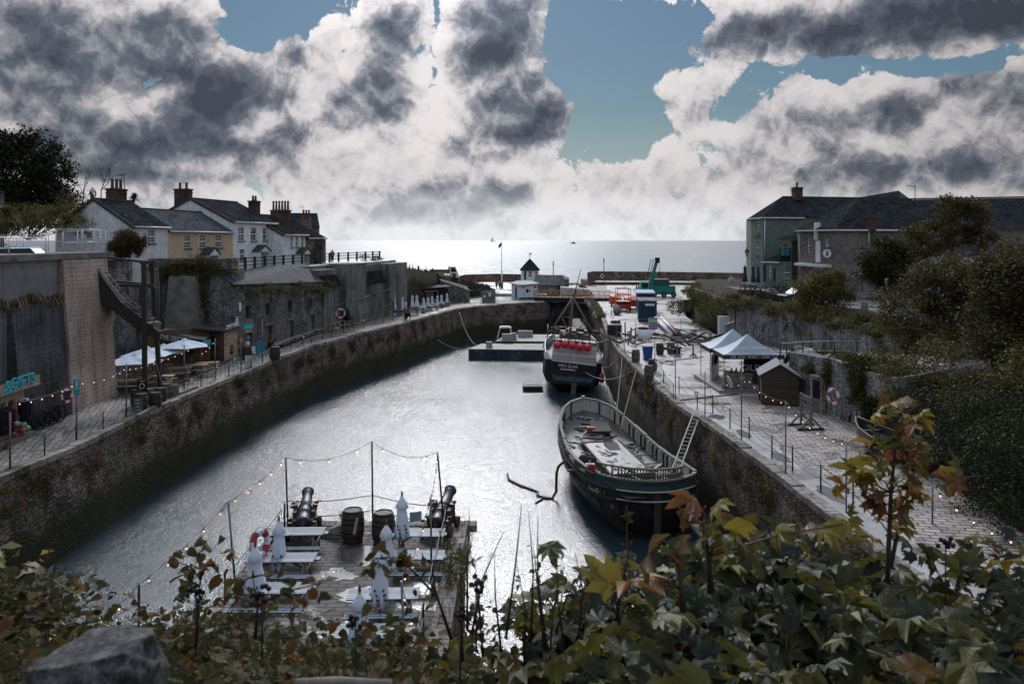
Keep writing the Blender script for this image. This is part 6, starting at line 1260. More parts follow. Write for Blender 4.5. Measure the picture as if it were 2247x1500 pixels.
for i,(px,yt,Yv)in enumerate([(899,580,126),(905,588,128),(918,592,131),(935,580,134),(949,592,137)]):
 x=(px-CX)/F*Yv;zb=float(np.interp(Yv,[117,135,145],[11.5,10,8.5]))-.2;tag(MB().box((x,Yv,zb+.6),(.28 if i in(2,4)else .1,.2,1.3)).build('timber_post',m_dkwood),'dark post on the grassy bank skyline, %s from the last pier'%od(i),'post','posts on the bank skyline')
z=QZ
TB=[((615,1165),'left',0),((598,1218),'left',1),((612,1278),'left',2),((910,1167),'right',0),((925,1212),'right',1),((860,1284),'right',2),((850,1357),'right',3)]
tx=[-7.35,-7.1,-6.75,-3.1,-2.95,-3.55,-3.5];ty=[26.7,24.5,22.35,26.6,24.7,22.0,19.9]
for i in range(7):
 picnic('%s silvery picnic table in the %s row on the cannon jetty, counted from the water'%(od(TB[i][2]),TB[i][1]),(tx[i],ty[i],z),R([2,1,0,-1,0,2,1][i]),[2.1,2.1,2.1,1.7,1.7,1.95,2.0][i],m_tablew,'picnic tables on the cannon jetty',m_oldwood)
UM=[(612,1137,1232,24.7,2.72,'standing in the second left table'),(560,1193,1280,22.5,2.6,'at the front left, beside the life ring post'),(882,1083,1165,26.3,2.72,'standing in the first right table'),(848,1145,1240,24.3,2.6,'leaning between the second right table and the barrel'),(834,1200,1300,21.9,2.7,'standing in the third right table, behind twigs'),(789,1292,1390,19.0,2.35,'nearest the bushes')]
for i,(px,yt,yb,Yv,h,wh_)in enumerate(UM):
 t=D(px,yt,Yv);closed_umbrella('closed white parasol on the cannon jetty '+wh_,(t.x,Yv,z),t.z-z,[1.42,1.5,1.28,1.45,1.45,1.4][i],m_cloth,True,'closed parasols on the cannon jetty',i*3+1,rmax=.28)
m_iron=pl('cannon_iron',(.045,.05,.058),.42,.55,.35,5,.25,.5,dirt=(.09,.08,.075));m_carr=wood('carriage_wood',(.09,.045,.028),.7)
def cannon(label,breech,muzzle):
 b0,b1=Vector(breech),Vector(muzzle);d=(b1-b0);L=d.length;d.normalize();x=d.cross(Vector((0,0,1))).normalized();M=Matrix((x,d.cross(x)*-1,d)).transposed()
 M=Matrix((x,x.cross(d)*-1,d)).transposed();r=thing('cannon',label,'cannon',(b0.x,b0.y,z))
 k=L/2.6;prof=[(0,-.22),(.05,-.22),(.075,-.17),(.05,-.11),(.07,-.08),(.20,-.04),(.255,0),(.255,.06),(.235,.08),(.235,.62),(.25,.64),(.25,.70),(.225,.72),(.205,1.2),(.215,1.22),(.215,1.27),(.195,1.3),(.155,2.3),(.165,2.32),(.165,2.36),(.155,2.38),(.19,2.5),(.205,2.56),(.195,2.6),(.08,2.6),(.075,2.3)]
 MB().lathe([(a*1.15,c*k)for a,c in prof],b0,22,M).build('barrel',m_iron,r)
 MB().cyl(b0+d*1.15*k-x*.42,b0+d*1.15*k+x*.42,.08,n=10).build('trunnion',m_iron,r)
 dh=Vector((d.x,d.y,0)).normalized()
 for s in(-1,1):
  b=MB();o=b0+x*s*.33;zz=z
  prf=[(-.25,.22),(-.25,.50),(.15,.52),(.15,.68),(.55,.70),(.55,.88),(1.0,.90),(1.0,1.02),(1.45,1.02),(1.5,.22)]
  P=[Vector((o.x,o.y,zz))+dh*(a*k)+Vector((0,0,c*.9))for a,c in prf];b.prism([p-x*.06 for p in P],[p+x*.06 for p in P]);b.build('cheek',m_carr,r)
  for a in(-.18,.3,.75,1.2):MB().box(Vector((o.x,o.y,zz))+dh*(a*k)+x*s*.09+Vector((0,0,.62 if a<.5 else .95)),(.1,.12,.08),math.atan2(dh.y,dh.x)).build('iron_strap',m_hoop,r)
  for a in(0.0,1.3):c=Vector((b0.x,b0.y,zz+.2))+dh*(a*k)+x*s*.5;MB().cyl(c-x*.08,c+x*.08,.2,n=14).build('truck_wheel',m_carr,r)
 for a in(0.0,1.3):c=Vector((b0.x,b0.y,zz+.22))+dh*(a*k);MB().bar(c-x*.5,c+x*.5,.12,.12).build('axle',m_carr,r)
 return r
cannon('black iron cannon on the left corner of the jetty pointing over the water',D(664,1150,28.0),D(676,1078,30.2));cannon('black iron cannon on the right corner of the jetty, leaning outward',D(957,1150,28.2),D(989,1074,30.3))
barrel('left of the two dark barrels at the jetty head',(-5.55,27.8,z),1.12,.32,.40);barrel('right of the two dark barrels at the jetty head, by the parasol',(-4.45,27.6,z),1.1,.32,.41)
for i,(a,c)in enumerate([(D(784,1137,27.2),D(778,1175,26.9)),]):tag(MB().bar(D(784,1136,27.1),D(777,1172,26.6),.09,.05).build('plank',m_oldwood),'short plank leaning on the left dark barrel','plank')
def pole(px0,y0,px1,y1,Yv,r_=.03):return D(px0,y0,Yv),D(px1,y1,Yv)
JP=[((632,1160),(627,1003),29.0,'at the left cannon'),((818,1162),(816,968),29.2,'at the middle of the jetty head'),((976,1168),(960,992),28.4,'at the right cannon'),((519,1318),(501,1100),23.2,'at the front left corner'),((890,1362),(881,1274),19.6,'among the right tables'),((304,1368),(305,1282),20.5,'rising from the bushes on the left'),((947,1250),(945,1090),24.2,'beside the right rope posts')]
JT=[]
for(b0_,t0_,Yv,wh_)in JP:
 a=D(*b0_,Yv);t=D(*t0_,Yv);a.z=min(a.z,QZ)if Yv>20 else a.z-1.5;JT.append(t)
 tag(MB().tube([a,t],[.035,.03],8).build('light_pole',m_steel if wh_ in('among the right tables','at the front left corner','beside the right rope posts')else m_black),'slim jetty light pole '+wh_.replace('rising from the bushes on the left','in the left bushes'),'pole','light poles on the jetty')
bulb_string('string lights running down the left side of the jetty into the bushes',[D(200,1360,15),JT[5],JT[3],JT[0]],[3,5,5],.12,rb=.024)
bulb_string('string lights swagged across the jetty head between three poles',[JT[0],JT[1],JT[2]],[3,3],.35,rb=.024)
bulb_string('string lights coming down the right side of the jetty',[JT[2],JT[6],D(881,1274,19.6),D(930,1395,16)],[5,5,3],.3,rb=.024)
p0=[Vector((-8.25,y,z))for y in(22.9,25.4,28.9)];rope_fence('on the left side of the jetty',p0,1.0,'left side of the jetty,',order='from the bushes',rope=m_black)
p0=[D(818,1160,29.2)*1,D(818,1160,29.2)];
p1=[Vector((-2.35,y,z))for y in(18.6,21.1,23.6,26.0,28.3)];rope_fence('on the right side of the jetty',p1,1.05,'right side of the jetty,',order='from the bushes')
r=thing('rope_line','dark ropes across the jetty head behind the barrels','rope',(-5,29,z))
for zz in(.5,1.05):MB().tube(sag((-8.25,28.9,z+zz),(-5.1,29.2,z+zz+.12),.1)+sag((-5.1,29.2,z+zz+.12),(-2.35,28.3,z+zz),.1),.016,5).build('rope',m_black,r)
tag(MB().box(D(912,1133,27.9),(.42,.02,.34),.3).build('notice_card',pl('blue_card',(.2,.3,.36),.6)),'small blue card hanging on the rope right of the parasol','notice')
lifebuoy('red and white life ring on a post at the left of the jetty',D(570,1192,24.6),(1,-.35,.1),.36,.095);tag(MB().box(D(559,1210,24.9)-Vector((0,0,.45)),(.1,.1,1.9)).build('post',m_oldwood),'weathered post holding the jetty life ring','post')
p=D(728,1150,28.2);b=MB();b.prism([(p.x-.55,p.y,z),(p.x+.45,p.y-.1,z),(p.x+.5,p.y+.35,z),(p.x-.4,p.y+.4,z)],[(p.x-.45,p.y+.05,z+.12),(p.x+.3,p.y,z+.42),(p.x+.42,p.y+.3,z+.45),(p.x-.35,p.y+.35,z+.15)]);tag(b.build('stone_block',m_cope),'wedge shaped pale stone between the left cannon and barrel','stone')
shrub('small weed growing from the wedge stone beside the cannon',[((p.x+.45,p.y+.1,z+.75),(.25,.2,.28))],120,.07,g_ivy,'plant','weed',seed=40,base=(p.x+.4,p.y+.2,z+.4))
shrub('leafy weed at the jetty edge below the right cannon',[((-2.0,25.6,z+.3),(.5,.9,.45)),((-1.75,24.4,z+.1),(.3,.8,.4))],1300,.09,g_ivy,'plant','weed',seed=41)
P=np.stack([np.random.default_rng(3).uniform(-1.95,-1.5,2600),np.random.default_rng(4).uniform(14,29.8,2600),np.random.default_rng(5).uniform(4.0,5.1,2600)],1);grass('jetty_grass',P,.35,g_dry,2,1.0,.01,True)
m_hgreen=wood('flaking_green_paint',(.022,.048,.038),.6,plank=(4,.2,.012));m_hdark=wood('dark_hull_planks',(.045,.038,.034),.6,plank=(4,.2,.014));m_hteal=wood('faded_teal_paint',(.05,.095,.09),.7,plank=(3,.3,.012));m_hwhite=wood('rust_streaked_white',(.52,.49,.46),.7,1.5,var=.55)
m_wdeck=wood('wet_deck_planks',(.17,.14,.12),.55,plank=(3,.13,.014,80),var=.5,spec=.6);m_rail=wood('bleached_rail',(.24,.205,.175),.8);m_hatch=pl('hatch_cover',(.22,.18,.175),.45,0,.5,2,.3,.5,dirt=(.1,.08,.07));m_weedy=pl('weedy_hull',(.03,.028,.016),.8,0,.6,1.2,.4)
def hullpts(A,B,prof,side,off=0.0,zf=lambda t:0,wscale=1.0):
 A,B=Vector(A),Vector(B);d=(B-A);L=d.length;d.normalize();n=Vector((d.y,-d.x,0));o=[]
 for t,w_ in prof:p=A+d*(L*t)+n*side*(w_*wscale+off);o.append(Vector((p.x,p.y,zf(t))))
 return o
HA,HB=Vector((7.5,41.6,0)),Vector((5.15,57.6,0));HP=[(0,2.1),(.05,2.55),(.12,2.75),(.22,2.9),(.35,2.98),(.5,2.95),(.62,2.8),(.74,2.6),(.84,2.3),(.92,1.8),(.97,1.15),(1.0,.15)]
tt=[p[0]for p in HP];rz_f=lambda t:float(np.interp(t,[0,.12,.3,.5,.7,.85,1],[3.25,3.0,2.7,2.65,2.95,3.45,4.15]));dk=lambda t:rz_f(t)-.82
hk=thing('derelict_hulk','derelict green and black wooden ship with an open littered deck beside the quay','boat',(6.5,49,0))
def ring(t_i,k):
 pass
def strake(b,zA,zB,wA,wB,side):
 a=hullpts(HA,HB,HP,side,0,lambda t:zA(t),wA);c=hullpts(HA,HB,HP,side,0,lambda t:zB(t),wB)
 n=len(a);b.pts(a+c,[(i,i+1,n+i+1,n+i)for i in range(n-1)],True)
lev=[(lambda t:rz_f(t),1.0),(lambda t:rz_f(t)-.55,1.0),(lambda t:rz_f(t)-1.05,.985),(lambda t:rz_f(t)-1.9,.90),(lambda t:max(.0,rz_f(t)-2.8),.72),(lambda t:-.6,.45)]
for nm,i0,i1,mt in(('upper_planking',0,1,m_hteal),('green_strake',1,2,m_hgreen),('lower_planking',2,4,m_hdark),('underwater_planking',4,5,m_weedy)):
 b=MB()
 for k in range(i0,i1):
  for s in(-1,1):strake(b,lev[k][0],lev[k+1][0],lev[k][1],lev[k+1][1],s)
  P=[];Q2=[]
  for(lv,lst)in((k,P),(k+1,Q2)):
   f_,w_=lev[lv];a=hullpts(HA,HB,HP,-1,0,f_,w_)[0];c=hullpts(HA,HB,HP,1,0,f_,w_)[0];dd=(HA-HB).normalized()
   for j in range(9):u=j/8;p=a.lerp(c,u)+dd*(.75*w_*4*u*(1-u)-(1-w_)*2.2);lst.append(p)
  b.pts(P+Q2,[(j,j+1,9+j+1,9+j)for j in range(8)],True)
 b.build(nm,mt,hk)
b=MB();L_=hullpts(HA,HB,HP,-1,-.22,dk);R_=hullpts(HA,HB,HP,1,-.22,dk);b.pts(L_+R_,[(i,i+1,12+i+1,12+i)for i in range(11)]);b.pts([L_[0],R_[0],R_[0]+Vector((-.2,-.75,0)),L_[0]+Vector((.2,-.75,0))],[(0,1,2,3)]);b.build('deck',m_wdeck,hk)
b=MB()
for s in(-1,1):
 a=hullpts(HA,HB,HP,s,-.16,rz_f);c=hullpts(HA,HB,HP,s,-.20,dk);n=12;b.pts(a+c,[(i,i+1,n+i+1,n+i)for i in range(4 if s<0 else 2,n-1)])
b.build('inner_bulwark',m_hwhite,hk)
for s in(-1,1):
 a=hullpts(HA,HB,HP,s,-.08,lambda t:rz_f(t)+.05);b=MB()
 for i in range(3 if s<0 else 0,11):b.bar(a[i]+Vector((0,0,random.uniform(-.04,.03))),a[i+1]+Vector((0,0,random.uniform(-.04,.03))),random.uniform(.16,.26),.09)
 b.build('cap_rail',m_rail,hk)
 b=MB();a=hullpts(HA,HB,HP,s,.05,lambda t:rz_f(t)-.55)
 for i in range(11):b.bar(a[i],a[i+1],.12,.08)
 a=hullpts(HA,HB,HP,s,.05,lambda t:rz_f(t)-1.05)
 for i in range(11):b.bar(a[i],a[i+1],.14,.09)
 b.build('rubbing_strake',m_dkwood,hk)
 for i in range(5,23):
  t=.1+.9*i/23;hw=float(np.interp(t,tt,[p[1]for p in HP]));
  if hw<.4:continue
  dd=(HB-HA).normalized();nn=Vector((dd.y,-dd.x,0));p=HA+(HB-HA)*t+nn*s*(hw-.24);MB().bar((p.x,p.y,dk(t)),(p.x,p.y,rz_f(t)-.02),.10,.10).build('frame_rib',m_dkwood if i%3 else m_hwhite,hk)
for i,lv in enumerate((1,2)):
 f_,w_=lev[lv];a=hullpts(HA,HB,HP,-1,.03,f_,w_)[0];c=hullpts(HA,HB,HP,1,.03,f_,w_)[0];dd=(HA-HB).normalized();MB().tube([a.lerp(c,j/10)+dd*(.8*4*j/10*(1-j/10)-(1-w_)*2.2+.03)for j in range(11)],.05,5).build('stern_moulding',m_hwhite,hk)
def sternline(zoff,k=.78,inset=-.1,n=14,span=(0,1)):
 a=hullpts(HA,HB,HP,-1,inset,lambda t:rz_f(t)+zoff);c=hullpts(HA,HB,HP,1,inset,lambda t:rz_f(t)+zoff);dd=(HA-HB).normalized()
 left=[a[2],a[1],a[0]];mid=[a[0].lerp(c[0],j/n)+dd*(k*4*j/n*(1-j/n))for j in range(1,n)];return left+mid+[c[0]]
for zz,wd_ in((.02,.16),(.62,.10)):
 q=sternline(zz);b=MB()
 for i in range(len(q)-1 if zz<.1 else 14):b.bar(q[i],q[i+1],wd_,.09)
 b.build('stern_rail',m_rail,hk)
q=sternline(.04);m_balu=pl('mossy_balusters',(.15,.14,.085),.8,0,.4,6)
for i in range(14):
 for u in(0,.5):
  p=Vector(q[i]).lerp(q[i+1],u);MB().lathe([(.05,0),(.05,.06),(.03,.1),(.065,.22),(.055,.3),(.028,.38),(.03,.46),(.05,.5),(.05,.58)],p,8).build('baluster',m_balu,hk)
q=random.Random(17)
for i in range(70):
 t=q.uniform(.0,.9);lv=q.choice((0,0,1,1,2));f_,w_=lev[lv];f2_,w2_=lev[lv+1];L=q.uniform(.03,.13);hw=lambda t_,k_:float(np.interp(t_,tt,[p[1]for p in HP]))*k_;dd=(HB-HA);nn_=Vector((dd.y,-dd.x,0)).normalized();s=q.choice((-1,-1,1));u0=q.uniform(0,.6);u1=u0+q.uniform(.15,.55);P=[]
 for(tq,u)in((t,u0),(t+L,u0+.03),(t+L,u1),(t,u1-.02)):
  z_=f_(tq)*(1-u)+f2_(tq)*u;k_=w_*(1-u)+w2_*u;p=HA+dd*tq+nn_*s*(hw(tq,k_)+.025);P.append(Vector((p.x,p.y,z_)))
 MB().prism(P,[p+nn_*s*.035 for p in P]).build('sprung_plank',[m_hwhite,m_rail,m_dkwood,m_hteal][q.randrange(4)],hk)
dd=(HB-HA).normalized();nn=Vector((dd.y,-dd.x,0))
def dpt(t,o,z_=0):p=HA+(HB-HA)*t+nn*o;return Vector((p.x,p.y,dk(t)+z_))
b=MB();b.bar(dpt(.24,-.1,.28),dpt(.66,-.1,.28),2.5,.07);b.build('hatch_cover',m_hatch,hk)
b=MB()
for o in(-1.35,1.15):b.bar(dpt(.23,o,.15),dpt(.67,o,.15),.1,.42)
for t in(.235,.665):b.bar(dpt(t,-1.35,.15),dpt(t,1.15,.15),.1,.42)
b.build('hatch_coaming',m_dkwood,hk)
MB().bar(dpt(.3,.75,.36),dpt(.66,.85,.36),.28,.05).build('hatch_board',m_hwhite,hk);MB().bar(dpt(.3,-.95,.36),dpt(.5,-1.05,.36),.22,.05).build('hatch_board',m_hwhite,hk)
b=MB();b.bar(dpt(.50,.35,.42),dpt(.63,.35,.42),.85,.1);b.build('grating',m_dkwood,hk)
b=MB();b.bar(dpt(.76,.4,.35),dpt(.86,.5,.35),1.3,.06);b.build('fore_hatch',m_dkwood,hk)
MB().bar(HA+Vector((-.05,-.78,.2)),HA+Vector((-.05,-.72,2.6)),.35,.12).build('rudder',m_dkwood,hk)
MB().bar(Vector((HB.x,HB.y+.1,.3)),Vector((HB.x,HB.y+.05,4.35)),.22,.22).build('stem_post',m_hwhite,hk)
q=random.Random(8);b=MB()
for i in range(150):
 t=q.uniform(.04,.92);o=q.uniform(-2.1,2.1)*(1 if t<.7 else .55);L=q.uniform(.3,1.9);a=q.uniform(0,3.14);h=.35 if(.24<t<.66 and-1.3<o<1.1)else .05;p=dpt(t,o,h+.03);b.bar(p,p+Vector((L*math.cos(a),L*math.sin(a),q.uniform(0,.12))),q.uniform(.05,.22),.05)
b.mi=[(k//6)%3 for k in range(len(b.f))];o_=b.build('loose_boards',[m_rail,m_dkwood,m_hwhite],None);tag(o_,'loose boards and splinters strewn over the deck of the hulk','debris',kind='stuff')
b=MB();q=random.Random(2);c=dpt(.5,-.35,.4)
for k in range(5):b.tube([c+Vector((math.cos(a*.9+k)*(.35+.25*math.sin(a*1.7+k)),math.sin(a*.9+k*2)*(.5+.3*math.cos(a*1.3)),.03+.03*k))for a in np.linspace(0,6.5,22)],.028,5)
tag(b.build('rope_coil',pl('green_rope',(.12,.2,.18),.9)),'tangle of green rope lying on the hatch of the hulk','rope')
def jerry(label,p,s=(.55,.38,.36),rz=0,mt=None):
 r=thing('fuel_can',label,'fuel can',tuple(p),rz);b=MB();b.loft([[(x*s[0]/2*k,y*s[1]/2*k,zz*s[2])for x,y in((-1,-.8),(-.8,-1),(.8,-1),(1,-.8),(1,.8),(.8,1),(-.8,1),(-1,.8))]for zz,k in((0,.9),(.1,1),(.85,1),(1,.88))]);b.build('can',mt or pl('faded_red',(.38,.05,.045),.5,0,.3,5),r,False);MB().tube([(-.12,0,s[2]),(-.1,0,s[2]+.06),(.1,0,s[2]+.06),(.12,0,s[2])],.02,5).build('handle',m_dkwood,r,False)
jerry('red fuel can at the bow end of the hulk deck',dpt(.8,-.25,.05));jerry('red fuel can near the left rail of the hulk, by the small barrel',dpt(.36,-2.05,.05),(.6,.45,.5));jerry('red fuel can near the right rail of the hulk',dpt(.17,2.0,.05),(.65,.4,.4))
p=dpt(.46,-2.05,.38);tag(MB().lathe([(0,-.42),(.26,-.42),(.33,-.15),(.33,.15),(.26,.42),(0,.42)],p,14,Matrix.Rotation(R(80),3,'X')).build('small_barrel',m_dkwood),'dark barrel lying near the left rail of the hulk','barrel')
tag(MB().tube([dpt(.25,1.75,.08),dpt(.27,1.7,.2),dpt(.3,1.95,.1)],[.12,.16,.05],8).build('sack',m_cloth),'crumpled white sack on the right side of the hulk deck','sack')
def ladder(label,a,c,wd_=.38,n=14):
 a,c=Vector(a),Vector(c);r=thing('ladder',label,'ladder',tuple(a));s=(c-a).normalized().cross(Vector((0,0,1))).normalized()*wd_/2
 for k in(-1,1):MB().bar(a+s*k,c+s*k,.07,.035).build('stile',m_alu,r)
 for i in range(1,n):p=a.lerp(c,i/n);MB().bar(p-s,p+s,.04,.03).build('rung',m_alu,r)
m_alu=pl('aluminium',(.34,.33,.32),.5,.5,.15)
ladder('aluminium ladder leaning from the hulk up to the quay edge',D(1480,1038,43.2),D(1530,905,47.6),.42,16)
m_hose=pl('floating_hose',(.13,.095,.075),.7)
hp=[(1114,1040),(1117,1052),(1128,1058),(1145,1066),(1165,1073),(1180,1078),(1180,1086),(1195,1092),(1212,1093)];P=[G(x,y,.05)for x,y in hp];e=P[-1];P+=[e+Vector((.25,.1,.4)),D(1221,1040,47.5),D(1226,1022,47),D(1243,1009,46.3)]
tag(MB().tube([p for a,c in zip(P[:-1],P[1:])for p in(a,a.lerp(c,.5))]+[P[-1]],.085,8).build('floating_hose',m_hose),'brown floating hose snaking from the hulk across the water','hose')
tag(MB().tube([G(1176,1103,.03),G(1190,1094,.05)],.06,6).build('driftwood',m_dkwood),'short piece of driftwood beside the floating hose','driftwood')
def line_(label,pts,r_=.025,mt=m_rope,s=.3):
 P=[]
 for a,c in zip(pts[:-1],pts[1:]):P+=sag(a,c,s,10)[:-1]
 return tag(MB().tube(P+[Vector(pts[-1])],r_,6).build('mooring_line',mt),label,'rope')
line_('long sagging mooring line from the black stern to the quay',[D(1279,812,82),D(1395,810,66)],.06,m_rope,.9);line_('mooring line rising from the trawler side to the quay barrels',[D(1318,805,83),D(1362,782,72)],.05,m_rope,.4)
line_('yellowish rope hanging from the quay to the hulk bow',[D(1396,812,65),D(1360,945,52)],.035,pl('tan_rope',(.35,.22,.09),.9),.0);line_('thin grey rope hanging straight down to the hulk',[D(1365,785,71),D(1352,912,54)],.025,m_rope,.1);line_('pale line slanting from the far left quay down to the barge',[D(1008,685,121),D(1045,757,108)],.05,m_rope,.9);line_('low line from the left wall across to the barge',[D(960,745,105),D(1028,766,105)],.04,m_rope,.4)
tw=thing('trawler','black hulled trawler listing beside the quay, with a pale boarded stern and red floats','boat',(6.4,88,0));tw.rotation_euler=(0,R(4.5),R(-3))
m_tblack=pl('black_hull',(.02,.02,.022),.5,0,.4,1.5,.3,.4,dirt=(.05,.035,.025));m_tpanel=wood('boarded_panel',(.56,.50,.48),.6,.6,(8,.42,.018),.2);m_trust=pl('weathered_steel',(.16,.13,.11),.7,.2,.5,3,.2)
def tr_ring(y,hw,zt,zb,tuck):return[(-hw,y,zt),(-hw*1.02,y,zt-1.6),(-hw*.93,y,.9),(-hw*tuck,y,zb),(hw*tuck,y,zb),(hw*.93,y,.9),(hw*1.02,y,zt-1.6),(hw,y,zt)]
b=MB();b.loft([tr_ring(-6.8,2.35,3.3,.9,.45),tr_ring(-6.2,2.85,3.2,.3,.35),tr_ring(-4,3.05,3.1,-.5,.25),tr_ring(1,3.05,3.3,-.6,.2),tr_ring(5,2.2,3.9,-.6,.12),tr_ring(8,.2,4.8,-.3,.1)],True,False);b.build('hull',m_tblack,tw,False)
b=MB();b.loft([[(-hw,y,zt),(-hw,y,zt+hh),(-hw+.1,y,zt+hh),(-hw+.1,y,zt)]for y,hw,zt,hh in((-6.75,2.4,3.3,.1),(-6.2,2.95,3.2,.75),(-3,3.1,3.15,.95),(1,3.1,3.3,.9),(5,2.25,3.9,.8))]);b.loft([[(hw,y,zt),(hw,y,zt+hh),(hw-.1,y,zt+hh),(hw-.1,y,zt)]for y,hw,zt,hh in((-6.75,2.4,3.3,.1),(-6.2,2.95,3.2,.75),(-3,3.1,3.15,.95),(1,3.1,3.3,.9),(5,2.25,3.9,.8))]);b.build('white_bulwark',m_white,tw,False)
MB().prism([(-2.25,-6.9,3.15),(2.3,-6.9,3.0),(2.3,-4,3.0),(-2.25,-4,3.15)],[(-2.15,-6.3,5.15),(2.2,-6.3,5.15),(2.2,-4,5.15),(-2.15,-4,5.15)]).build('boarded_stern',m_tpanel,tw,False)
for x in(-.35,.45):MB().box((x,-6.5,4.75),(.42,.06,.34)).build('window',m_glass,tw,False)
MB().bar((0,-6.95,3.2),(0,-6.38,5.1),.08,.05).build('centre_seam',m_white,tw,False);MB().box((.02,-6.42,5.2),(4.6,.2,.12)).build('dark_edge',m_dkwood,tw,False)
M=face_M((-.55,-6.93,2.75),(1,0,0),(0,.1,1));text('name_lettering','PEN GLAS',.42,m_white,Matrix.Translation(tw.location)@M,None).name='name_lettering'
o=[x for x in COL.objects if x.name.startswith('name_lettering')][0];o.matrix_local=M;o.parent=tw
MB().box((-.55,-6.9,2.4),(1.5,.04,.1)).build('name_underline',m_white,tw,False);MB().prism([(-1.9,-6.88,1.25),(1.9,-6.88,1.25),(1.3,-6.6,.9),(-1.3,-6.6,.9)],[(-2.1,-6.92,1.7),(2.1,-6.92,1.7),(2.1,-6.6,1.7),(-2.1,-6.6,1.7)]).build('blue_band',pl('faded_blue',(.10,.14,.18),.7,0,.5,2),tw,False)
MB().box((.2,-6.9,.3),(.5,.25,1.6)).build('rudder',m_trust,tw,False)
b=MB()
for x in np.linspace(-2.9,2.9,9):MB().tube([(x,-6.3,4.4 if abs(x)>2.3 else 5.15),(x,-6.3,6.1)],.05,5).build('stanchion',m_trust,tw,False)
for y in np.linspace(-5,0,5):
 for x in(-2.9,2.9):MB().tube([(x,y,4.0),(x,y,6.0)],.045,5).build('stanchion',m_trust,tw,False)
b=MB()
for zz in(5.5,6.1):
 b.tube([(-2.9,-6.3,zz),(2.9,-6.3,zz)],.045,5)
 for x in(-2.9,2.9):b.tube([(x,-6.3,zz),(x,0,zz)],.045,5)
b.build('guard_rails',m_trust,tw,False)
MB().prism([(-1.6,-3,3.5),(1.6,-3,3.5),(1.6,3,3.5),(-1.6,3,3.5)],[(-1.5,-3,5.6),(1.5,-3,5.6),(1.5,3,5.6),(-1.5,3,5.6)]).build('deckhouse',m_trust,tw,False)
b=MB();q=random.Random(5)
for i in range(16):x,y=q.uniform(-2.4,2.4),q.uniform(-5,-1);MB().box((x,y,5.75+q.uniform(0,.3)),(q.uniform(.2,.8),q.uniform(.2,.6),.3),q.uniform(0,3)).build('deck_gear',m_dkwood,tw,False)
b=MB();b.tube([(-.5,-3.5,3.5),(-.5,-3.5,9.7)],[.17,.11],8);b.build('mast',m_trust,tw,False);b=MB();b.tube([(-.4,-3.5,9.7),(0.1,-3.5,12.6)],[.07,.03],6);b.tube([(-1.6,-3.5,10.9),(1.9,-3.5,10.9)],.04,5);b.torus((-.1,-3.5,10.2),.6,.035,Matrix.Rotation(R(90),3,'X'),16,5,math.pi,2*math.pi);b.tube([(-.7,-3.5,10.9),(-.7,-3.5,10.2)],.03,4);b.tube([(.5,-3.5,10.9),(.5,-3.5,10.2)],.03,4);b.build('aerial_frame',m_trust,tw,False)
for s in(-1,1):MB().tube([(-.5,-3.5,9.5),(-.5+s*2.2+(.5 if s>0 else 0),-4.2,5.6)],.1,6).build('mast_leg',m_trust,tw,False)
b=MB();b.tube([(-1.5,-3.7,7.4),(.7,-3.7,7.4)],.05,5);b.tube([(-1.5,-3.7,7.3),(-.4,-4.5,5.6)],.05,5);b.tube([(1.0,-3.7,7.3),(-.1,-4.5,5.6)],.05,5)
for k in range(7):b.tube([(-.7,-3.6,6+k*.45),(-.3,-3.6,6+k*.45)],.03,4)
b.build('cross_stays',m_trust,tw,False)
b=MB()
for s in(-1,1):
 for y in(1,4):b.tube([(-.5,-3.5,9.5),(s*3,y,4.5)],.02,3)
b.build('rigging',m_black,tw,False)
m_float=pl('red_pink_float',(.75,.03,.06),.35,0,.1,3,0,.5)
for k,(px,py)in enumerate([(1223,757),(1239.5,755),(1256,758),(1273,761),(1289.5,762)]):
 p=D(px,py,80.9);r=thing('float','round bright red float hung across the trawler stern, %s from the left'%od(k),'buoy',tuple(p-Vector((0,0,.4))),group='red floats on the trawler');MB().ball(p,(.385,.385,.40),20,12).build('ball',m_float,r);MB().cyl(p+Vector((0,0,.37)),p+Vector((0,0,.5)),.07,n=8).build('lug',m_blue,r)
p=D(1320,829,78.5);tag(MB().ball(p,(.28,.28,.5),14,10).build('fender',pl('dull_red_fender',(.3,.02,.03),.5)),'dull red fender hanging between the trawler and the wall','fender')
for nm,P,nb in(('string lights up the trawler mast',[D(1268,700,84),D(1267,740,84),D(1262,762,82)],4),('string lights along the trawler rail',[D(1236,735,82),D(1246,715,84),D(1262,714,84)],3)):bulb_string(nm,P,nb,.05,rb=.024)
tag(MB().tube([D(1298,757,80),D(1345,742,78)],.1,6).build('gangplank_spar',m_pale),'pale spar reaching from the trawler to the quay','spar')
r=thing('raft','small dark timber raft floating left of the trawler','raft',tuple(G(1168,850,0)));A_=G(1147,858,0);b=MB();b.box((A_.x+1.05,A_.y+.9,.22),(2.1,1.6,.42));b.build('float_box',m_hdark,r);b=MB()
for k in range(6):b.box((A_.x+.18+.35*k,A_.y+.9,.46),(.33,1.7,.06))
b.build('deck_boards',m_oldwood,r)
m_bdeck=pl('barge_deck',(.30,.28,.22),.7,0,.3,.8,.2,.3,dirt=(.14,.09,.05));m_bside=pl('barge_side',(.035,.05,.075),.6,.2,.5,1.2,.2,.4,dirt=(.12,.16,.17))
bg=thing('work_barge','flat dark blue work barge of two pontoons with a buff deck','barge',(0,110,0));x0,x1=(1028-CX)/F*105,(1204-CX)/F*105
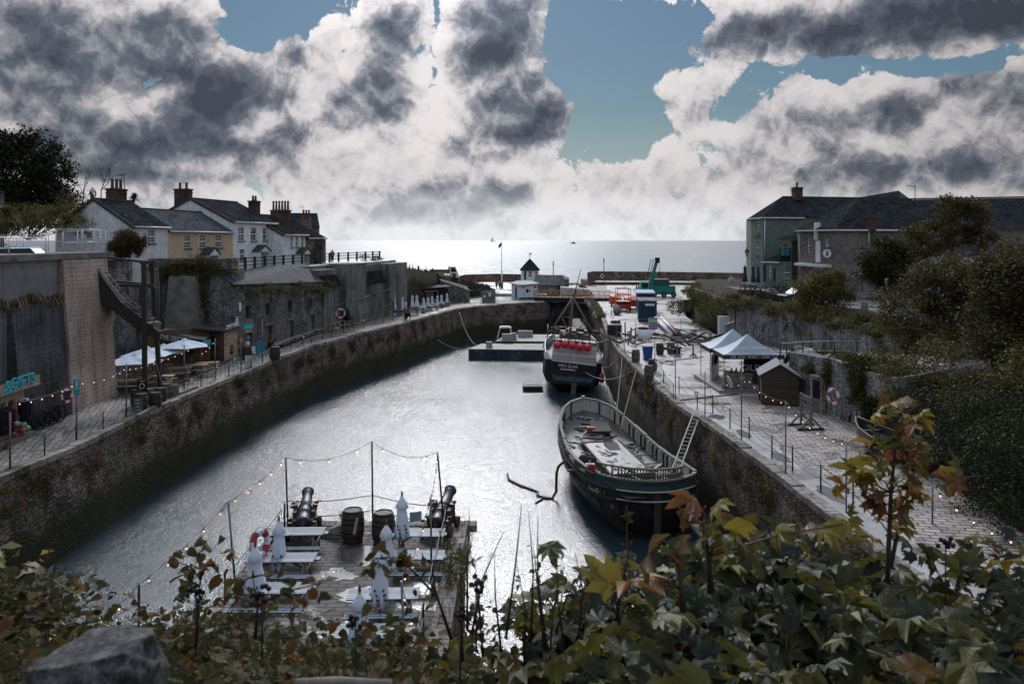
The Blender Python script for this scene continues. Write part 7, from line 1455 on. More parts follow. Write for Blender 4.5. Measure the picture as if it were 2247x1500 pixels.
MB().prism([(x0,105,-.4),(x1,104,-.4),(x1+.3,110.5,-.4),(x0+1.5,110.5,-.4)],[(x0,105,1.25),(x1,104,1.25),(x1+.3,110.5,1.25),(x0+1.5,110.5,1.25)]).build('near_pontoon',m_bside,bg);MB().prism([(x0,105.02,1.25),(x1,104.02,1.25),(x1+.3,110.4,1.25),(x0+1.5,110.4,1.25)],[(x0,105.02,1.29),(x1,104.02,1.29),(x1+.3,110.4,1.29),(x0+1.5,110.4,1.29)]).build('near_deck',m_bdeck,bg)
MB().prism([(x0+3.4,111.3,-.4),(x1+2,110.7,-.4),(x1+2.3,119,-.4),(x0+5,119,-.4)],[(x0+3.4,111.3,1.5),(x1+2,110.7,1.5),(x1+2.3,119,1.5),(x0+5,119,1.5)]).build('far_pontoon',m_bside,bg);MB().prism([(x0+3.4,111.3,1.5),(x1+2,110.7,1.5),(x1+2.3,119,1.5),(x0+5,119,1.5)],[(x0+3.4,111.3,1.54),(x1+2,110.7,1.54),(x1+2.3,119,1.54),(x0+5,119,1.54)]).build('far_deck',m_bdeck,bg)
for k in range(7):MB().box((x0+.1+k*(x1-x0)/6.1,104.93-k*.16,.75),(.08,.12,1.0)).build('side_rib',m_bside,bg)
cb=[((1073.5,760,106.5),(.85,.8,.75),'at the near left corner of the barge'),((1113,748,112),(1.5,.9,.9),'left block beside the little cabin frame'),((1126,745,113.2),(1.0,.9,.9),'block touching the cabin frame'),((1147,744,116),(1.5,1.0,.9),'long block at the back of the barge'),((1163,742,116.2),(.8,.9,.85),'short block at the back of the barge'),((1200,762,106),(1.0,.9,.9),'at the right corner of the barge beside the trawler')]
for(px,py,Yv),s,wh_ in cb:p=D(px,py,Yv);zb=1.3 if Yv<111 else 1.55;b=MB();b.prism([(p.x-s[0]/2,Yv-s[1]/2,zb),(p.x+s[0]/2,Yv-s[1]/2,zb),(p.x+s[0]/2,Yv+s[1]/2,zb),(p.x-s[0]/2,Yv+s[1]/2,zb)],[(p.x-s[0]/2+.03,Yv-s[1]/2+.03,zb+s[2]),(p.x+s[0]/2-.03,Yv-s[1]/2+.03,zb+s[2]),(p.x+s[0]/2-.03,Yv+s[1]/2-.03,zb+s[2]),(p.x-s[0]/2+.03,Yv+s[1]/2-.03,zb+s[2])]);tag(b.build('concrete_block',pl('pale_concrete',(.36,.35,.34),.85,0,.3,2,.2)),'pale concrete block, '+wh_,'concrete block','concrete blocks on the barge')
r=thing('cabin_frame','little open white steel cabin frame with a reddish top on the barge','cabin',tuple(D(1108,748,114)));c=D(1108,738,114);b=MB();q1=[(c.x-1.1,114,1.5),(c.x+1.0,114,1.5),(c.x+1.0,115.6,1.5),(c.x-1.1,115.6,1.5)];q2=[(c.x-.7,114.1,3.05),(c.x+.8,114.1,3.05),(c.x+.8,115.5,3.05),(c.x-.7,115.5,3.05)]
for i in range(4):b.bar(q1[i],q2[i],.12,.12);b.bar(q2[i],q2[(i+1)%4],.12,.12)
b.build('frame',m_white,r);MB().box((c.x,114.8,3.16),(1.3,1.3,.1)).build('top_pad',m_lbred,r)
r=thing('motor_boat','tiny dark motor boat far out on the bright sea','boat',tuple(G(1258,534.5,0)));p=G(1258,534.5,0);b=MB();b.loft([[(p.x+x*26,p.y+s*5*(1-abs(x)*1.2),zz)for x in(-.55,-.4,0,.4,.5)]for s,zz in((-1,3.6),(-.8,.1),(.8,.1),(1,3.6))],False);b.build('hull',m_black,r);MB().prism([(p.x-5,p.y-3,3.4),(p.x+6,p.y-3,3.4),(p.x+6,p.y+3,3.4),(p.x-5,p.y+3,3.4)],[(p.x-3,p.y-3,8.5),(p.x+4,p.y-3,8.5),(p.x+4,p.y+3,8.5),(p.x-3,p.y+3,8.5)]).build('cabin',m_dkc,r)
p=G(1081,530.5,0);r=thing('sailing_boat','faint pale sailing boat on the horizon','boat',tuple(p));MB().prism([(p.x-25,p.y-6,1),(p.x+25,p.y-6,1),(p.x+25,p.y+6,1),(p.x-25,p.y+6,1)],[(p.x-28,p.y-6,8),(p.x+32,p.y-6,8),(p.x+32,p.y+6,8),(p.x-28,p.y+6,8)]).build('hull',m_greyp,r);b=MB();b.prism([(p.x-20,p.y-1,10),(p.x+4,p.y-1,10),(p.x+3,p.y-1,50)],[(p.x-20,p.y+1,10),(p.x+4,p.y+1,10),(p.x+3,p.y+1,50)]);b.build('sail',m_cloth,r)
RP=[(1318+0,700),(1364,793),(1398,822),(1446,848),(1476,868),(1516,905),(1550,905+8),(1588,947),(1630,968),(1674,1013),(1725,1040),(1787,1085),(1858,1120),(1940,1180)]
P=[G(px+14,py-6,QZ)for px,py in RP[4:]];P=[Vector((max(p.x,float(np.interp(p.y,[r_[1]for r_ in RE],[r_[0]for r_ in RE]))+.75),p.y,QZ))for p in P]
rope_fence('along the right quay edge',P,1.15,'right quay edge,',order='from the steel barrier',rope=m_black,cards=[(0,.9,.5,'white card lying on the rope by the steel barrier'),(2,.6,.42,'pale blue card on the rope above the ladder'),(5,.5,.42,'pale blue card on the middle rope of the right quay'),(7,.55,.45,'pale blue card on the rope left of the young maple')])
RL=[((1724,1040),880,'right of the shed'),((1627,968),790,'left of the shed'),((1547,915),815,'before the drinks tent'),((1482,877),782,'at the end of the steel barrier'),((1437,812),745,'beside the blue bin'),((1857,1125),970,'beside the rowing boat'),((2046,1150),1065,'on the setts right of the young maple')]
RT=[]
for i,((px,yb),yt,wh_)in enumerate(RL):
 p=G(px,yb,QZ);t=Vector((p.x,p.y,H-(yt-HY)*p.y/F));RT.append(t);steel_pole('thin grey light pole on the right quay '+wh_,p,t,.035,'light poles on the right quay')
bulb_string('string lights from the tent past the shed and over the stocks to the rowing boat',[D(1589,838,55),D(1640,828,54),RT[0],RT[5]],[4,6,8],.35,rb=.024)
bulb_string('string lights running from the rowing boat to the ivy bank at the right',[RT[5],RT[6],D(2240,1190,26)],[3,5],.25,rb=.032)
bulb_string('string lights over the cluttered quay behind the blue bin',[D(1410,742,76),D(1440,745,74),D(1500,770,72),D(1560,800,66)],[7,7,5],.1,rb=.024)
m_tent=pl('grey_tent_cloth',(.40,.44,.50),.65,0,.2,1,.1,.3);m_tentk=pl('dark_tent_cloth',(.035,.037,.042),.7,0,.2,1)
dk_=thing('tent_decking','low pale timber platform under the grey drinks tents','platform',(16.5,58,QZ));MB().slab([(14.2,54.6),(18.3,54.6),(18.3,61.3),(14.0,61.3)],QZ,QZ+.2).build('boards',wood('pale_deck',(.40,.36,.33),.6,plank=(4,.15,.012)),dk_)
def gazebo(label,x0,x1,y0,y1,zp,words):
 r=thing('gazebo_tent',label,'tent',((x0+x1)/2,(y0+y1)/2,QZ+.2));ze,zv=7.72,7.42;c=Vector(((x0+x1)/2,(y0+y1)/2,zp))
 for x,y in((x0+.05,y0+.05),(x1-.05,y0+.05),(x0+.05,y1-.05),(x1-.05,y1-.05)):MB().bar((x,y,QZ+.2),(x,y,ze),.05,.05).build('pole',m_alu,r)
 P=[(x0,y0),(x1,y0),(x1,y1),(x0,y1)];b=MB()
 for i in range(4):
  a,e=Vector((*P[i],ze)),Vector((*P[(i+1)%4],ze));rows=[]
  for k in range(7):
   t=k/6;s=t**1.0;dz=(zp-ze)*(t**1.55);rows.append([Vector((a.lerp(e,j/6).lerp(Vector((c.x,c.y,ze)),s).x,a.lerp(e,j/6).lerp(Vector((c.x,c.y,ze)),s).y,ze+dz-.06*math.sin(math.pi*j/6)*(1-t)))for j in range(7)])
  b.loft(rows,False,True,False)
 b.build('canopy',m_tent,r)
 for i in range(4):a,e=P[i],P[(i+1)%4];MB().pts([(*a,ze),(*e,ze),(*e,zv),(*a,zv)],[(0,1,2,3)]).build('valance',m_tentk,r)
 if words:
  text('valance_lettering','GIN   RUM   WHISKY   CIDER   ALE',.19,m_white,face_M((c.x,y0-.012,(ze+zv)/2),(1,0,0)),r,.004,sx=1.05)
  n=Vector((0,-(c.y-y0),0));up=Vector((0,(c.y-y0)*.5,(zp-ze)*.42));text('lettering','POLDARK',.50,m_white,face_M((c.x-.0,y0+.62,ze+.36),(1,0,0),up),r,.006);text('lettering','THE',.16,m_white,face_M((c.x,y0+.9,ze+.56),(1,0,0),up),r,.006);text('lettering','INN',.16,m_white,face_M((c.x,y0+.32,ze+.16),(1,0,0),up),r,.006)
 return r
gazebo('grey pointed drinks tent with white lettering, nearer of the two',14.55,18.75,54.8,57.8,9.0,True);gazebo('grey pointed drinks tent with plain panels, farther of the two',14.4,18.6,58.0,61.0,9.0,False)
r=thing('banner_wall','dark printed cloth wall with large white letters behind the shed','banner',(18,55.5,QZ+.2));MB().box((17.3,56.2,6.5),(1.9,.04,2.1)).build('cloth',m_navy,r);text('lettering','OLD',.62,m_white,face_M((16.9,56.17,6.6),(1,0,0)),r,.004);text('lettering','CORNISH',.17,m_white,face_M((16.9,56.17,6.15),(1,0,0)),r,.004);text('lettering','ALES',.2,m_white,face_M((16.9,56.17,5.9),(1,0,0)),r,.004)
r=thing('bar_counter','grey panelled drinks counter crowded with bottles under the front tent','counter',(16,55.2,QZ+.2));MB().prism([(15.2,55.0,5.3),(16.6,55.0,5.3),(16.6,55.8,5.3),(15.2,57,5.3)],[(15.2,55.0,6.3),(16.6,55.0,6.3),(16.6,55.8,6.3),(15.2,57,6.3)]).build('panel',m_conc2,r);MB().box((15.9,54.97,6.1),(.35,.03,.25)).build('notice',m_pale,r);MB().box((15.9,55.4,6.33),(1.5,1.0,.05)).build('top',m_oldwood,r)
q=random.Random(6);m_bot=pl('brown_bottle',(.05,.025,.015),.2,0,.1,3,0,.7)
for k in range(12):
 x=15.25+.11*k;y=55.5+.25*(k%3);tag(MB().lathe([(0,0),(.04,0),(.04,.2),(.015,.26),(.015,.33),(0,.33)],(x,y,6.36),8).build('bottle',[m_bot,m_lbred,m_card][k%3]),'%s bottle on the drinks counter, %s from the left'%(['brown','red capped','pale'][k%3],od(k)),'bottle','bottles on the drinks counter')
tag(MB().box((16.9,55.6,6.0),(.6,.5,.9)).build('crate',m_dkwood),'dark crate standing right of the drinks counter','crate')
r=thing('side_cloth','white side cloth with dark red banners in the farther tent','panel',(14.9,60,QZ+.2));MB().pts([(14.6,58.4,5.3),(15.8,60.8,5.3),(15.8,60.8,7.2),(14.6,58.4,7.2)],[(0,1,2,3)]).build('cloth',m_card,r)
for t in(.2,.45,.62):a=Vector((14.57,58.36,6.7)).lerp(Vector((15.77,60.76,6.7)),t);MB().lathe([(.02,-.4),(.13,-.2),(.13,.25),(.03,.35)],a+Vector((.02,-.03,0)),8).build('red_banner',m_red,r)
tag(MB().torus((15.0,54.9,5.85),.42,.06,Matrix.Rotation(R(70),3,'Y'),20,6).build('hoop_sign',m_card),'white hoop leaning at the left of the drinks counter','hoop');tag(MB().lathe([(0,0),(.16,0),(.2,.35),(0,.35)],(14.75,55.3,5.3),10).build('bucket',m_oldwood),'small pale bucket on the tent platform corner','bucket')
tag(MB().lathe([(.03,0),(.11,.02),(.11,.5),(.04,.6),(0,.62)],(14.9,55.9,5.7),10).build('fire_extinguisher',m_lborange),'orange-red cylinder beside the drinks counter','fire extinguisher')
r=thing('folded_flag','furled navy flag sticking up behind the tents','flag',(19.6,57,8));a=D(1716,800,57);e=D(1742,760,57);MB().tube([a,e,e+Vector((.25,0,.5))],.025,5).build('staff',m_steel,r);MB().loft([[a.lerp(e,t)+Vector((w_*math.cos(k*1.05),w_*.4*math.sin(k*1.05),-.1-w_*.5))for k in range(6)]for t,w_ in((.1,.08),(.4,.25),(.75,.3),(1,.06))],sm=True).build('cloth',m_navy,r)
m_shedw=wood('shed_boards',(.085,.058,.045),.7,plank=(5,.16,.016),var=.35);m_felt=pl('shed_felt',(.24,.24,.25),.8,0,.3,2,.3)
r=thing('garden_shed','small brown weatherboard shed with a grey felt roof next to the drinks tents','shed',(17.1,52.5,QZ));x0,x1,y0,y1=15.85,18.0,50.6,53.2
P=[(15.95,50.9),(18.1,50.2),(18.6,52.6),(16.5,53.3)];xm=((P[0][0]+P[1][0])/2,(P[0][1]+P[1][1])/2);xn=((P[3][0]+P[2][0])/2,(P[3][1]+P[2][1])/2);b=MB();b.slab(P,QZ,7.0);b.prism([(*P[0],7.0),(*P[1],7.0),(*xm,7.68)],[(*P[3],7.0),(*P[2],7.0),(*xn,7.68)]);b.build('wall',m_shedw,r)
b=MB();o=Vector((P[1][0]-P[0][0],P[1][1]-P[0][1],0)).normalized();e_=Vector((o.y,-o.x,0))*.15
for s,A_,C_ in((-1,P[0],P[3]),(1,P[1],P[2])):Q4=[Vector((*A_,6.92))+o*s*.18+e_,Vector((*xm,7.72))+e_,Vector((*xn,7.72))-e_,Vector((*C_,6.92))+o*s*.18-e_];b.prism(Q4,[v+Vector((0,0,.06))for v in Q4])
b.build('roof',m_felt,r);f=Facade(P[3],P[0]);MB().box(f.p(f.L*.78,6.3,.02),(.35,.03,.75),math.atan2(f.d.y,f.d.x)).build('teal_window',m_teal,r);MB().box(f.p(f.L*.35,6.0,.03),(.7,.05,1.7),math.atan2(f.d.y,f.d.x)).build('door',m_dkwood,r)
tag(MB().lathe([(.14,0),(.18,.45),(.16,.45),(0,.4)],(18.5,49.9,QZ),10).build('plant_pot',m_tentk),'dark tub at the right foot of the shed','tub')
r=thing('doorway','dark blocked doorway in the low pale wall right of the shed','doorway',(18.75,48.2,QZ));f=Facade((18.5,49.9),(19.0,47.0));MB().box(f.p(1.3,6.1,-.12),(.5,.95,2.0),math.atan2(f.n.y,f.n.x)).build('recess',m_black,r)
for u in(.75,1.85):MB().box(f.p(u,6.1,.06),(.24,.2,2.05),math.atan2(f.n.y,f.n.x)).build('jamb',m_cope,r)
MB().box(f.p(1.3,7.2,.06),(.26,1.4,.24),math.atan2(f.n.y,f.n.x)).build('lintel',m_cope,r);MB().box(f.p(1.3,5.55,.05),(.22,.9,.8),math.atan2(f.n.y,f.n.x)).build('blocking',m_oldwood,r)
lifebuoy('faded red and white life ring on the pale wall under the vines',D(1829,870,46.1),(-1,-.42,.05),.40,.10,pl('faded_pink',(.42,.10,.10),.6),.9)
r=thing('wooden_stocks','wooden stocks frame on two braced feet standing on the setts','stocks',(17.0,43.6,QZ));A_,B_=G(1760,934,QZ),G(1780,944,QZ);d=(B_-A_).normalized();A_=A_-d*.1;B_=A_+d*1.15;n=Vector((d.y,-d.x,0))
for p in(A_,B_):
 MB().bar(p,p+Vector((0,0,1.85)),.13,.13).build('upright',m_oldwood,r);MB().bar(p-n*.75+Vector((0,0,.06)),p+n*.75+Vector((0,0,.06)),.14,.12).build('foot',m_dkwood,r)
 for s in(-1,1):MB().bar(p+n*s*.62+Vector((0,0,.1)),p+Vector((0,0,.72)),.09,.10).build('strut',m_oldwood,r)
for z0_ in(1.15,1.50):MB().bar(A_+Vector((0,0,z0_+.14)),B_+Vector((0,0,z0_+.14)),.07,.33).build('board',m_oldwood,r)
for t in(.2,.5,.8):p=A_.lerp(B_,t)+Vector((0,0,1.47));MB().cyl(p-n*.045,p+n*.045,.11 if t==.5 else .07,n=12).build('hole',m_black,r)
m_clink=wood('red_brown_clinker',(.17,.062,.055),.6,plank=(6,.13,.015),var=.35);r=thing('rowing_boat','old red-brown clinker rowing boat on the setts beside the ivy bank','boat',(19.0,38.5,QZ));A_,B_=Vector((18.0,41.6,0)),Vector((18.9,35.4,0));d=(B_-A_);L=d.length;d.normalize();n=Vector((d.y,-d.x,0));rings=[];inn=[]
for t,w_,zt,zk in[(0,.05,1.25,.35),(.08,.35,1.12,.12),(.2,.66,1.0,.02),(.4,.88,.9,0),(.6,.9,.88,0),(.8,.78,.92,.03),(1,.5,1.02,.12)]:
 c=A_+d*L*t;prof=[(-1,1),(-1.02,.8),(-.9,.45),(-.55,.15),(0,0),(.55,.15),(.9,.45),(1.02,.8),(1,1)];rings.append([Vector((c.x,c.y,QZ))+n*(u*w_)+Vector((0,0,zk+(zt-zk)*v+.04))for u,v in prof]);inn.append([Vector((c.x,c.y,QZ))+n*(u*w_*.93)+Vector((0,0,zk+(zt-zk)*v+.08))for u,v in prof])
MB().loft(rings,False,True).build('hull',m_clink,r);MB().loft(inn,False,True).build('inside',m_dkwood,r);MB().poly(rings[-1]).build('transom',m_clink,r)
for s in(0,8):MB().tube([q[s]for q in rings],.045,6).build('gunwale',m_rail,r)
for k in(2,3,5):MB().bar(inn[k][1],inn[k][7],.22,.04).build('thwart',m_dkwood,r)
tag(MB().tube([D(1863,925,43.3),D(1866,905,43.3)],.08,6).build('wooden_stake',m_black),'short black stake behind the rowing boat bow','stake')
def barrier(label,a,c,mt=m_steel):
 r=heras(label,Vector(a)+Vector((0,0,.15)),Vector(c)+Vector((0,0,.15)),.95,'crowd_barrier','barrier',mt,14);d=(Vector(c)-Vector(a)).normalized();n=Vector((d.y,-d.x,0))
 for t in(.15,.85):p=Vector(a).lerp(c,t);MB().tube([p-n*.35,p+Vector((0,0,.2)),p+n*.35],.022,5).build('foot',mt,r)
barrier('grey crowd barrier at the quay edge, nearer of two end to end',G(1478,880,QZ),G(1457,848,QZ));barrier('grey crowd barrier at the quay edge, farther of two end to end',G(1456,846,QZ),G(1438,822,QZ));barrier('steel barrier angled at the quay lip beside the trawler',G(1371,775,QZ),G(1362,752,QZ))
for i,(px,py,h,lab,mt)in enumerate([(1448,778,1.05,'dark barrel directly right of the blue bin',m_barrelw),(1472,776,1.05,'brown barrel with a rope loop two right of the blue bin',m_barrelg),(1424,836,1.2,'upright barrel nearest the steel barriers',m_barrelg),(1395,795,1.1,'barrel at the quay edge left of the blue bin',m_barrelg),(1432,815,1.0,'barrel half hidden behind the ropes at the quay edge',m_barrelw)]):barrel(lab,tuple(G(px,py,QZ)),h,.30,.37,mt)
p=G(1421,790,QZ);r=thing('wheelie_bin','bright blue wheelie bin among the barrels','bin',tuple(p));m_bbin=pl('blue_plastic',(.01,.06,.26),.4,0,.1);MB().prism([(p.x-.32,p.y-.3,QZ+.05),(p.x+.32,p.y-.3,QZ+.05),(p.x+.32,p.y+.3,QZ+.05),(p.x-.32,p.y+.3,QZ+.05)],[(p.x-.42,p.y-.38,QZ+1.15),(p.x+.42,p.y-.38,QZ+1.15),(p.x+.42,p.y+.38,QZ+1.15),(p.x-.42,p.y+.38,QZ+1.15)]).build('body',m_bbin,r);MB().box((p.x,p.y,QZ+1.2),(.94,.86,.1)).build('lid',pl('bin_lid',(.015,.03,.06),.5),r);wheelset(r,[(p.x-.3,p.y+.35,QZ+.12),(p.x+.3,p.y+.35,QZ+.12)],.12,(1,0,0),.08)
r=thing('tyre_stack','stack of black tyres right of the brown barrel','tyres',tuple(G(1484,776,QZ)))
for k in range(3):MB().torus(G(1484,776,QZ)+Vector((0,0,.12+.22*k)),.28,.11,None,18,6).build('tyre',m_tyre,r)
tag(MB().torus(D(1350,706,100),.5,.16,None,16,6).build('tyre',m_tyre),'black tyre on the far quay edge below the steel barriers','tyre')
for i,(px,py)in enumerate([(1486,784),(1521,783)]):
 p=G(px,py,QZ);r=thing('rope_stand','rustic wooden rope stand on the concrete, %s of two'%['left','right'][i],'stand',tuple(p));MB().bar(p,p+Vector((0,0,1.15)),.12,.12).build('upright',m_oldwood,r)
 for a in range(4):d=Vector((math.cos(a*1.57+.5),math.sin(a*1.57+.5),0));MB().bar(p+d*.42,p+Vector((0,0,.4)),.07,.07).build('foot',m_oldwood,r)
hz=[((1353,752),(1395,748)),((1395,748),(1446,746)),((1446,746),(1494,748)),((1494,748),(1545,750)),((1545,750),(1575,742))]
for i,(a,c)in enumerate(hz):heras('tall security fence panel across the cluttered quay, %s from the edge'%od(i),G(*a,QZ),G(*c,QZ),2.3)
board('safety notice with green, yellow, blue and red bands on the fence',G(1433,749,QZ)+Vector((0,0,1.85)),.95,1.25,0,0,3,'safety_sign',m_card);p=G(1433,749,QZ);r=[o for o in COL.objects if o.name.startswith('safety_sign')][-1]
for k,(c,nm)in enumerate([((.03,.3,.2),'green'),((.55,.42,.08),'yellow'),((.05,.16,.36),'blue'),((.05,.16,.36),'blue'),((.4,.05,.06),'red')]):MB().box((p.x,p.y-.03,QZ+2.38-.25*k),(.9,.02,.19)).build('band',pl('band_'+nm,c,.6,0,.1),r)
for i,(px,py)in enumerate([(1457,741),(1466,740)]):tag(MB().box(D(px,py,82),(.42 if i else .3,.03,.8)).build('paper_notice',m_card if i else pl('yellow_card',(.5,.4,.12),.6)),['yellow edged paper notice on the fence','tall white paper notice on the fence'][i],'notice')
p=D(1412,728,84);r=thing('bulk_bag','white bulk bag with a dark tyre on top behind the fence','bag',tuple(p-Vector((0,0,.9))));MB().lathe([(.3,-.9),(.85,-.7),(.95,-.2),(.7,.3),(.3,.35)],p,12).build('bag',m_cloth,r);MB().torus(p+Vector((0,0,.35)),.5,.15,None,16,6).build('tyre',m_tyre,r)
q=random.Random(11)
def pile(label,px0,px1,py0,py1,n,L,mt,seed,cat='timber pile',stack=1.0):
 q=random.Random(seed);r=None
 for k in range(n):
  p=G(q.uniform(px0,px1),q.uniform(py0,py1),QZ);a=q.uniform(0,3.14);l_=L*q.uniform(.5,1.2);d=Vector((math.cos(a),math.sin(a),q.uniform(-.05,.35)*stack)).normalized();b=MB();s_=q.uniform(.1,.24);h=q.uniform(.06,.5)*stack;b.bar(p+Vector((0,0,h)),p+d*l_+Vector((0,0,h)),s_,s_);tag(b.build('timber',mt if k%3 else m_oldwood),'%s piece of old timber in %s'%(od(k),label),'timber',label)
pile('the dark salvage heap left of the tents',1490,1565,748,768,26,2.4,m_dkwood,4,stack=1.6);pile('the scatter of beams behind the fence',1450,1535,735,752,14,2.0,m_dkwood,5,stack=.6);pile('the clutter beside the far quay edge',1350,1405,735,765,12,1.4,m_dkwood,6,stack=1.2)
for i,(px,py,h)in enumerate([(1362,735,1.3),(1372,738,1.2),(1384,752,1.2),(1392,753,1.1),(1378,757,1.0)]):p=G(px,py,QZ);tag(MB().bar(p,p+Vector((.08*i-.1,0,h*1.3)),.14,.14).build('upright_stake',m_oldwood),'upright weathered stake near the trawler, %s from the fence'%od(i),'stake','stakes on the far quay')
r=thing('timber_crate','old slatted crate at the far quay edge by the trawler','crate',tuple(G(1345,738,QZ)));p=G(1348,738,QZ)
for k in range(6):MB().box(p+Vector((0,0,.12+.22*k)),(1.5,1.2,.14)).build('slat',m_dkwood,r)
for i in range(5):a=G(1438+i*3,712-i,QZ)+Vector((0,0,.8+.12*(i%2)));c=G(1466+i*3,742-i,QZ)+Vector((.3,0,.5));tag(MB().tube([a,c],.2,7).build('long_tube',[m_card,m_lbred,m_oldwood][i%3]),'long %s pole laid on the rack beside the blue container, %s'%(['white','red-tipped','brown'][i%3],od(i)),'pole','poles on the rack by the container')
tag(MB().box(G(1588,735,QZ)+Vector((0,0,1.0)),(1.2,.8,2.2)).box(G(1588,735,QZ)+Vector((.2,-.42,1.0)),(.8,.06,1.9)).build('white_cabinet',m_card),'tall white cabinet against the wall behind the tents','cabinet');r=thing('wall_box','grey box with a sloping lid on the wall beside the white cabinet','box',tuple(G(1603,725,QZ)));p=D(1602,716,80);MB().prism([(p.x-.4,p.y,p.z-.6),(p.x+.5,p.y,p.z-.6),(p.x+.5,p.y+.6,p.z-.6),(p.x-.4,p.y+.6,p.z-.6)],[(p.x-.4,p.y,p.z+.2),(p.x+.5,p.y,p.z+.5),(p.x+.5,p.y+.6,p.z+.5),(p.x-.4,p.y+.6,p.z+.2)]).build('box',m_conc2,r)
m_cont=wood('blue_container',(.02,.05,.10),.6,.5,(.12,3,.012),.2);r=thing('shipping_container','dark blue container standing end-on before the ivy wall','container',(17.5,103,QZ));x0,x1=(1401-CX)/F*102,(1431-CX)/F*102;MB().slab([(x0,102),(x1+.6,102),(x1+1.4,108),(x0+.8,108)],QZ,7.75).build('box',m_cont,r);MB().slab([(x0-.03,101.97),(x1+.63,101.97),(x1+1.43,108.03),(x0+.77,108.03)],7.75,7.88).build('roof',m_greyp,r);MB().box((x1-.3,101.95,7.35),(1.2,.05,.3)).build('name_plate',m_card,r)
r=thing('site_cabin','blue site cabin with pale roof behind the container','cabin',(20,118,QZ));MB().slab([(18.0,114),(20.3,114),(21.2,121),(18.8,121)],QZ,7.9).build('box',m_cont,r);MB().slab([(17.8,113.8),(20.5,113.8),(21.4,121.2),(18.6,121.2)],7.9,8.1).build('roof',pl('blue_roof',(.16,.24,.36),.5),r)
m_lift=pl('orange_red_steel',(.55,.075,.02),.45,.1,.25,3);p=G(1367,681,QZ);r=thing('scissor_lift','orange scissor lift parked on the far quay','lift',tuple(p));x,y=p.x,p.y;MB().box((x,y,QZ+.65),(2.1,2.4,.7)).build('chassis',m_lift,r);MB().box((x,y,QZ+1.2),(2.0,2.4,.3)).build('scissor_pack',m_dkwood,r);MB().box((x,y,QZ+1.4),(2.1,2.5,.1)).build('platform',m_lift,r);b=MB()
for sx in(-1,1):
 for sy in(-1,1):b.tube([(x+sx,y+sy*1.2,QZ+1.4),(x+sx,y+sy*1.2,QZ+3.3)],.05,5)
for zz in(2.4,3.3):
 for sx in(-1,1):b.tube([(x+sx,y-1.2,QZ+zz),(x+sx,y+1.2,QZ+zz)],.05,5)
 for sy in(-1,1):b.tube([(x-1,y+sy*1.2,QZ+zz),(x+1,y+sy*1.2,QZ+zz)],.05,5)
b.build('guard_rail',m_lift,r);wheelset(r,[(x-.9,y-1,QZ+.3),(x+.9,y-1,QZ+.3)],.3,(1,0,0))
for i,(px,py,lab)in enumerate([(1352,672,'orange machine body left of the scissor lift'),(1384,677,'rusty orange machine right of the scissor lift')]):p=G(px,py,QZ);r=thing('site_machine',lab,'machine',tuple(p));MB().prism([(p.x-1,p.y-1,QZ+.4),(p.x+1,p.y-1,QZ+.4),(p.x+1,p.y+1.5,QZ+.4),(p.x-1,p.y+1.5,QZ+.4)],[(p.x-.9,p.y-.8,QZ+1.6),(p.x+.8,p.y-.8,QZ+1.3),(p.x+.8,p.y+1.3,QZ+1.9),(p.x-.9,p.y+1.3,QZ+1.9)]).build('body',m_lift,r);wheelset(r,[(p.x-.8,p.y-.8,QZ+.35),(p.x+.8,p.y-.8,QZ+.35)],.35,(1,0,0))
for i,(px,py)in enumerate([(1341,698),(1347,690)]):p=G(px,py,QZ);barrier('pale steel barrier at the far quay tip, %s one'%['nearer','farther'][i],p,p+Vector((.5,3.2,0)),m_alu)
for i in range(3):p=G(1351,690-5*i,QZ);tag(MB().ball(p+Vector((.2,0,.5)),(.6,.8,.6),10,6).build('sandbag',m_greyp),'pale lumpy bag behind the far barriers, %s back'%od(i),'bag','bags at the far quay tip')
m_crane=pl('teal_crane_paint',(.02,.20,.17),.4,.1,.2);r=thing('mobile_crane','teal mobile crane with a raised lattice-tipped boom behind the container','crane',(25,148,QZ));c=D(1425,640,147);MB().box((c.x+1.5,148,QZ+1.3),(6.5,2.6,1.6)).build('carrier',m_crane,r);MB().box((c.x-1.0,146.6,QZ+2.0),(1.6,1.6,1.8)).build('cab',pl('teal_light',(.06,.36,.32),.4),r);MB().box((c.x-1.0,145.78,QZ+2.2),(1.2,.04,.9)).build('window',m_glass,r);MB().box((c.x+2.2,148,QZ+2.7),(3,2.0,1.2)).build('engine_cover',pl('dark_teal',(.02,.07,.08),.5),r)
a,e=D(1425,632,147),D(1441,572,147);MB().bar(a,a.lerp(e,.55),.75,.8).build('boom',m_crane,r);MB().bar(a.lerp(e,.5),e,.5,.55).build('boom_extension',m_crane,r);MB().box(e+Vector((.1,0,.1)),(.8,.7,1.0),).build('boom_head',m_black,r);MB().tube([e+Vector((.5,0,0)),e+Vector((.5,0,-2.2))],.03,4).tube([e+Vector((.5,0,-2.0)),e+Vector((.5,0,-3.0))],.2,6).build('hook_block',m_black,r)
b=MB();j0,j1=D(1424,606,147),D(1431,568,147)
for s in(-.25,.25):b.tube([j0+Vector((s,0,0)),j1+Vector((s,0,0))],.05,4)
for k in range(7):p,p2=j0.lerp(j1,k/7),j0.lerp(j1,(k+1)/7);b.tube([p+Vector((-.25 if k%2 else .25,0,0)),p2+Vector((.25 if k%2 else-.25,0,0))],.03,4)
b.build('lattice_jib',m_dkwood,r);wheelset(r,[(c.x-1+1.8*k,146.6,QZ+.5)for k in range(4)],.5,(0,1,0),.3)
bt=6.9
struct(MB().slab([(25.2,100),(31,134),(40,160),(60,160),(60,100)],5.0,bt).build('beach_road',m_road))
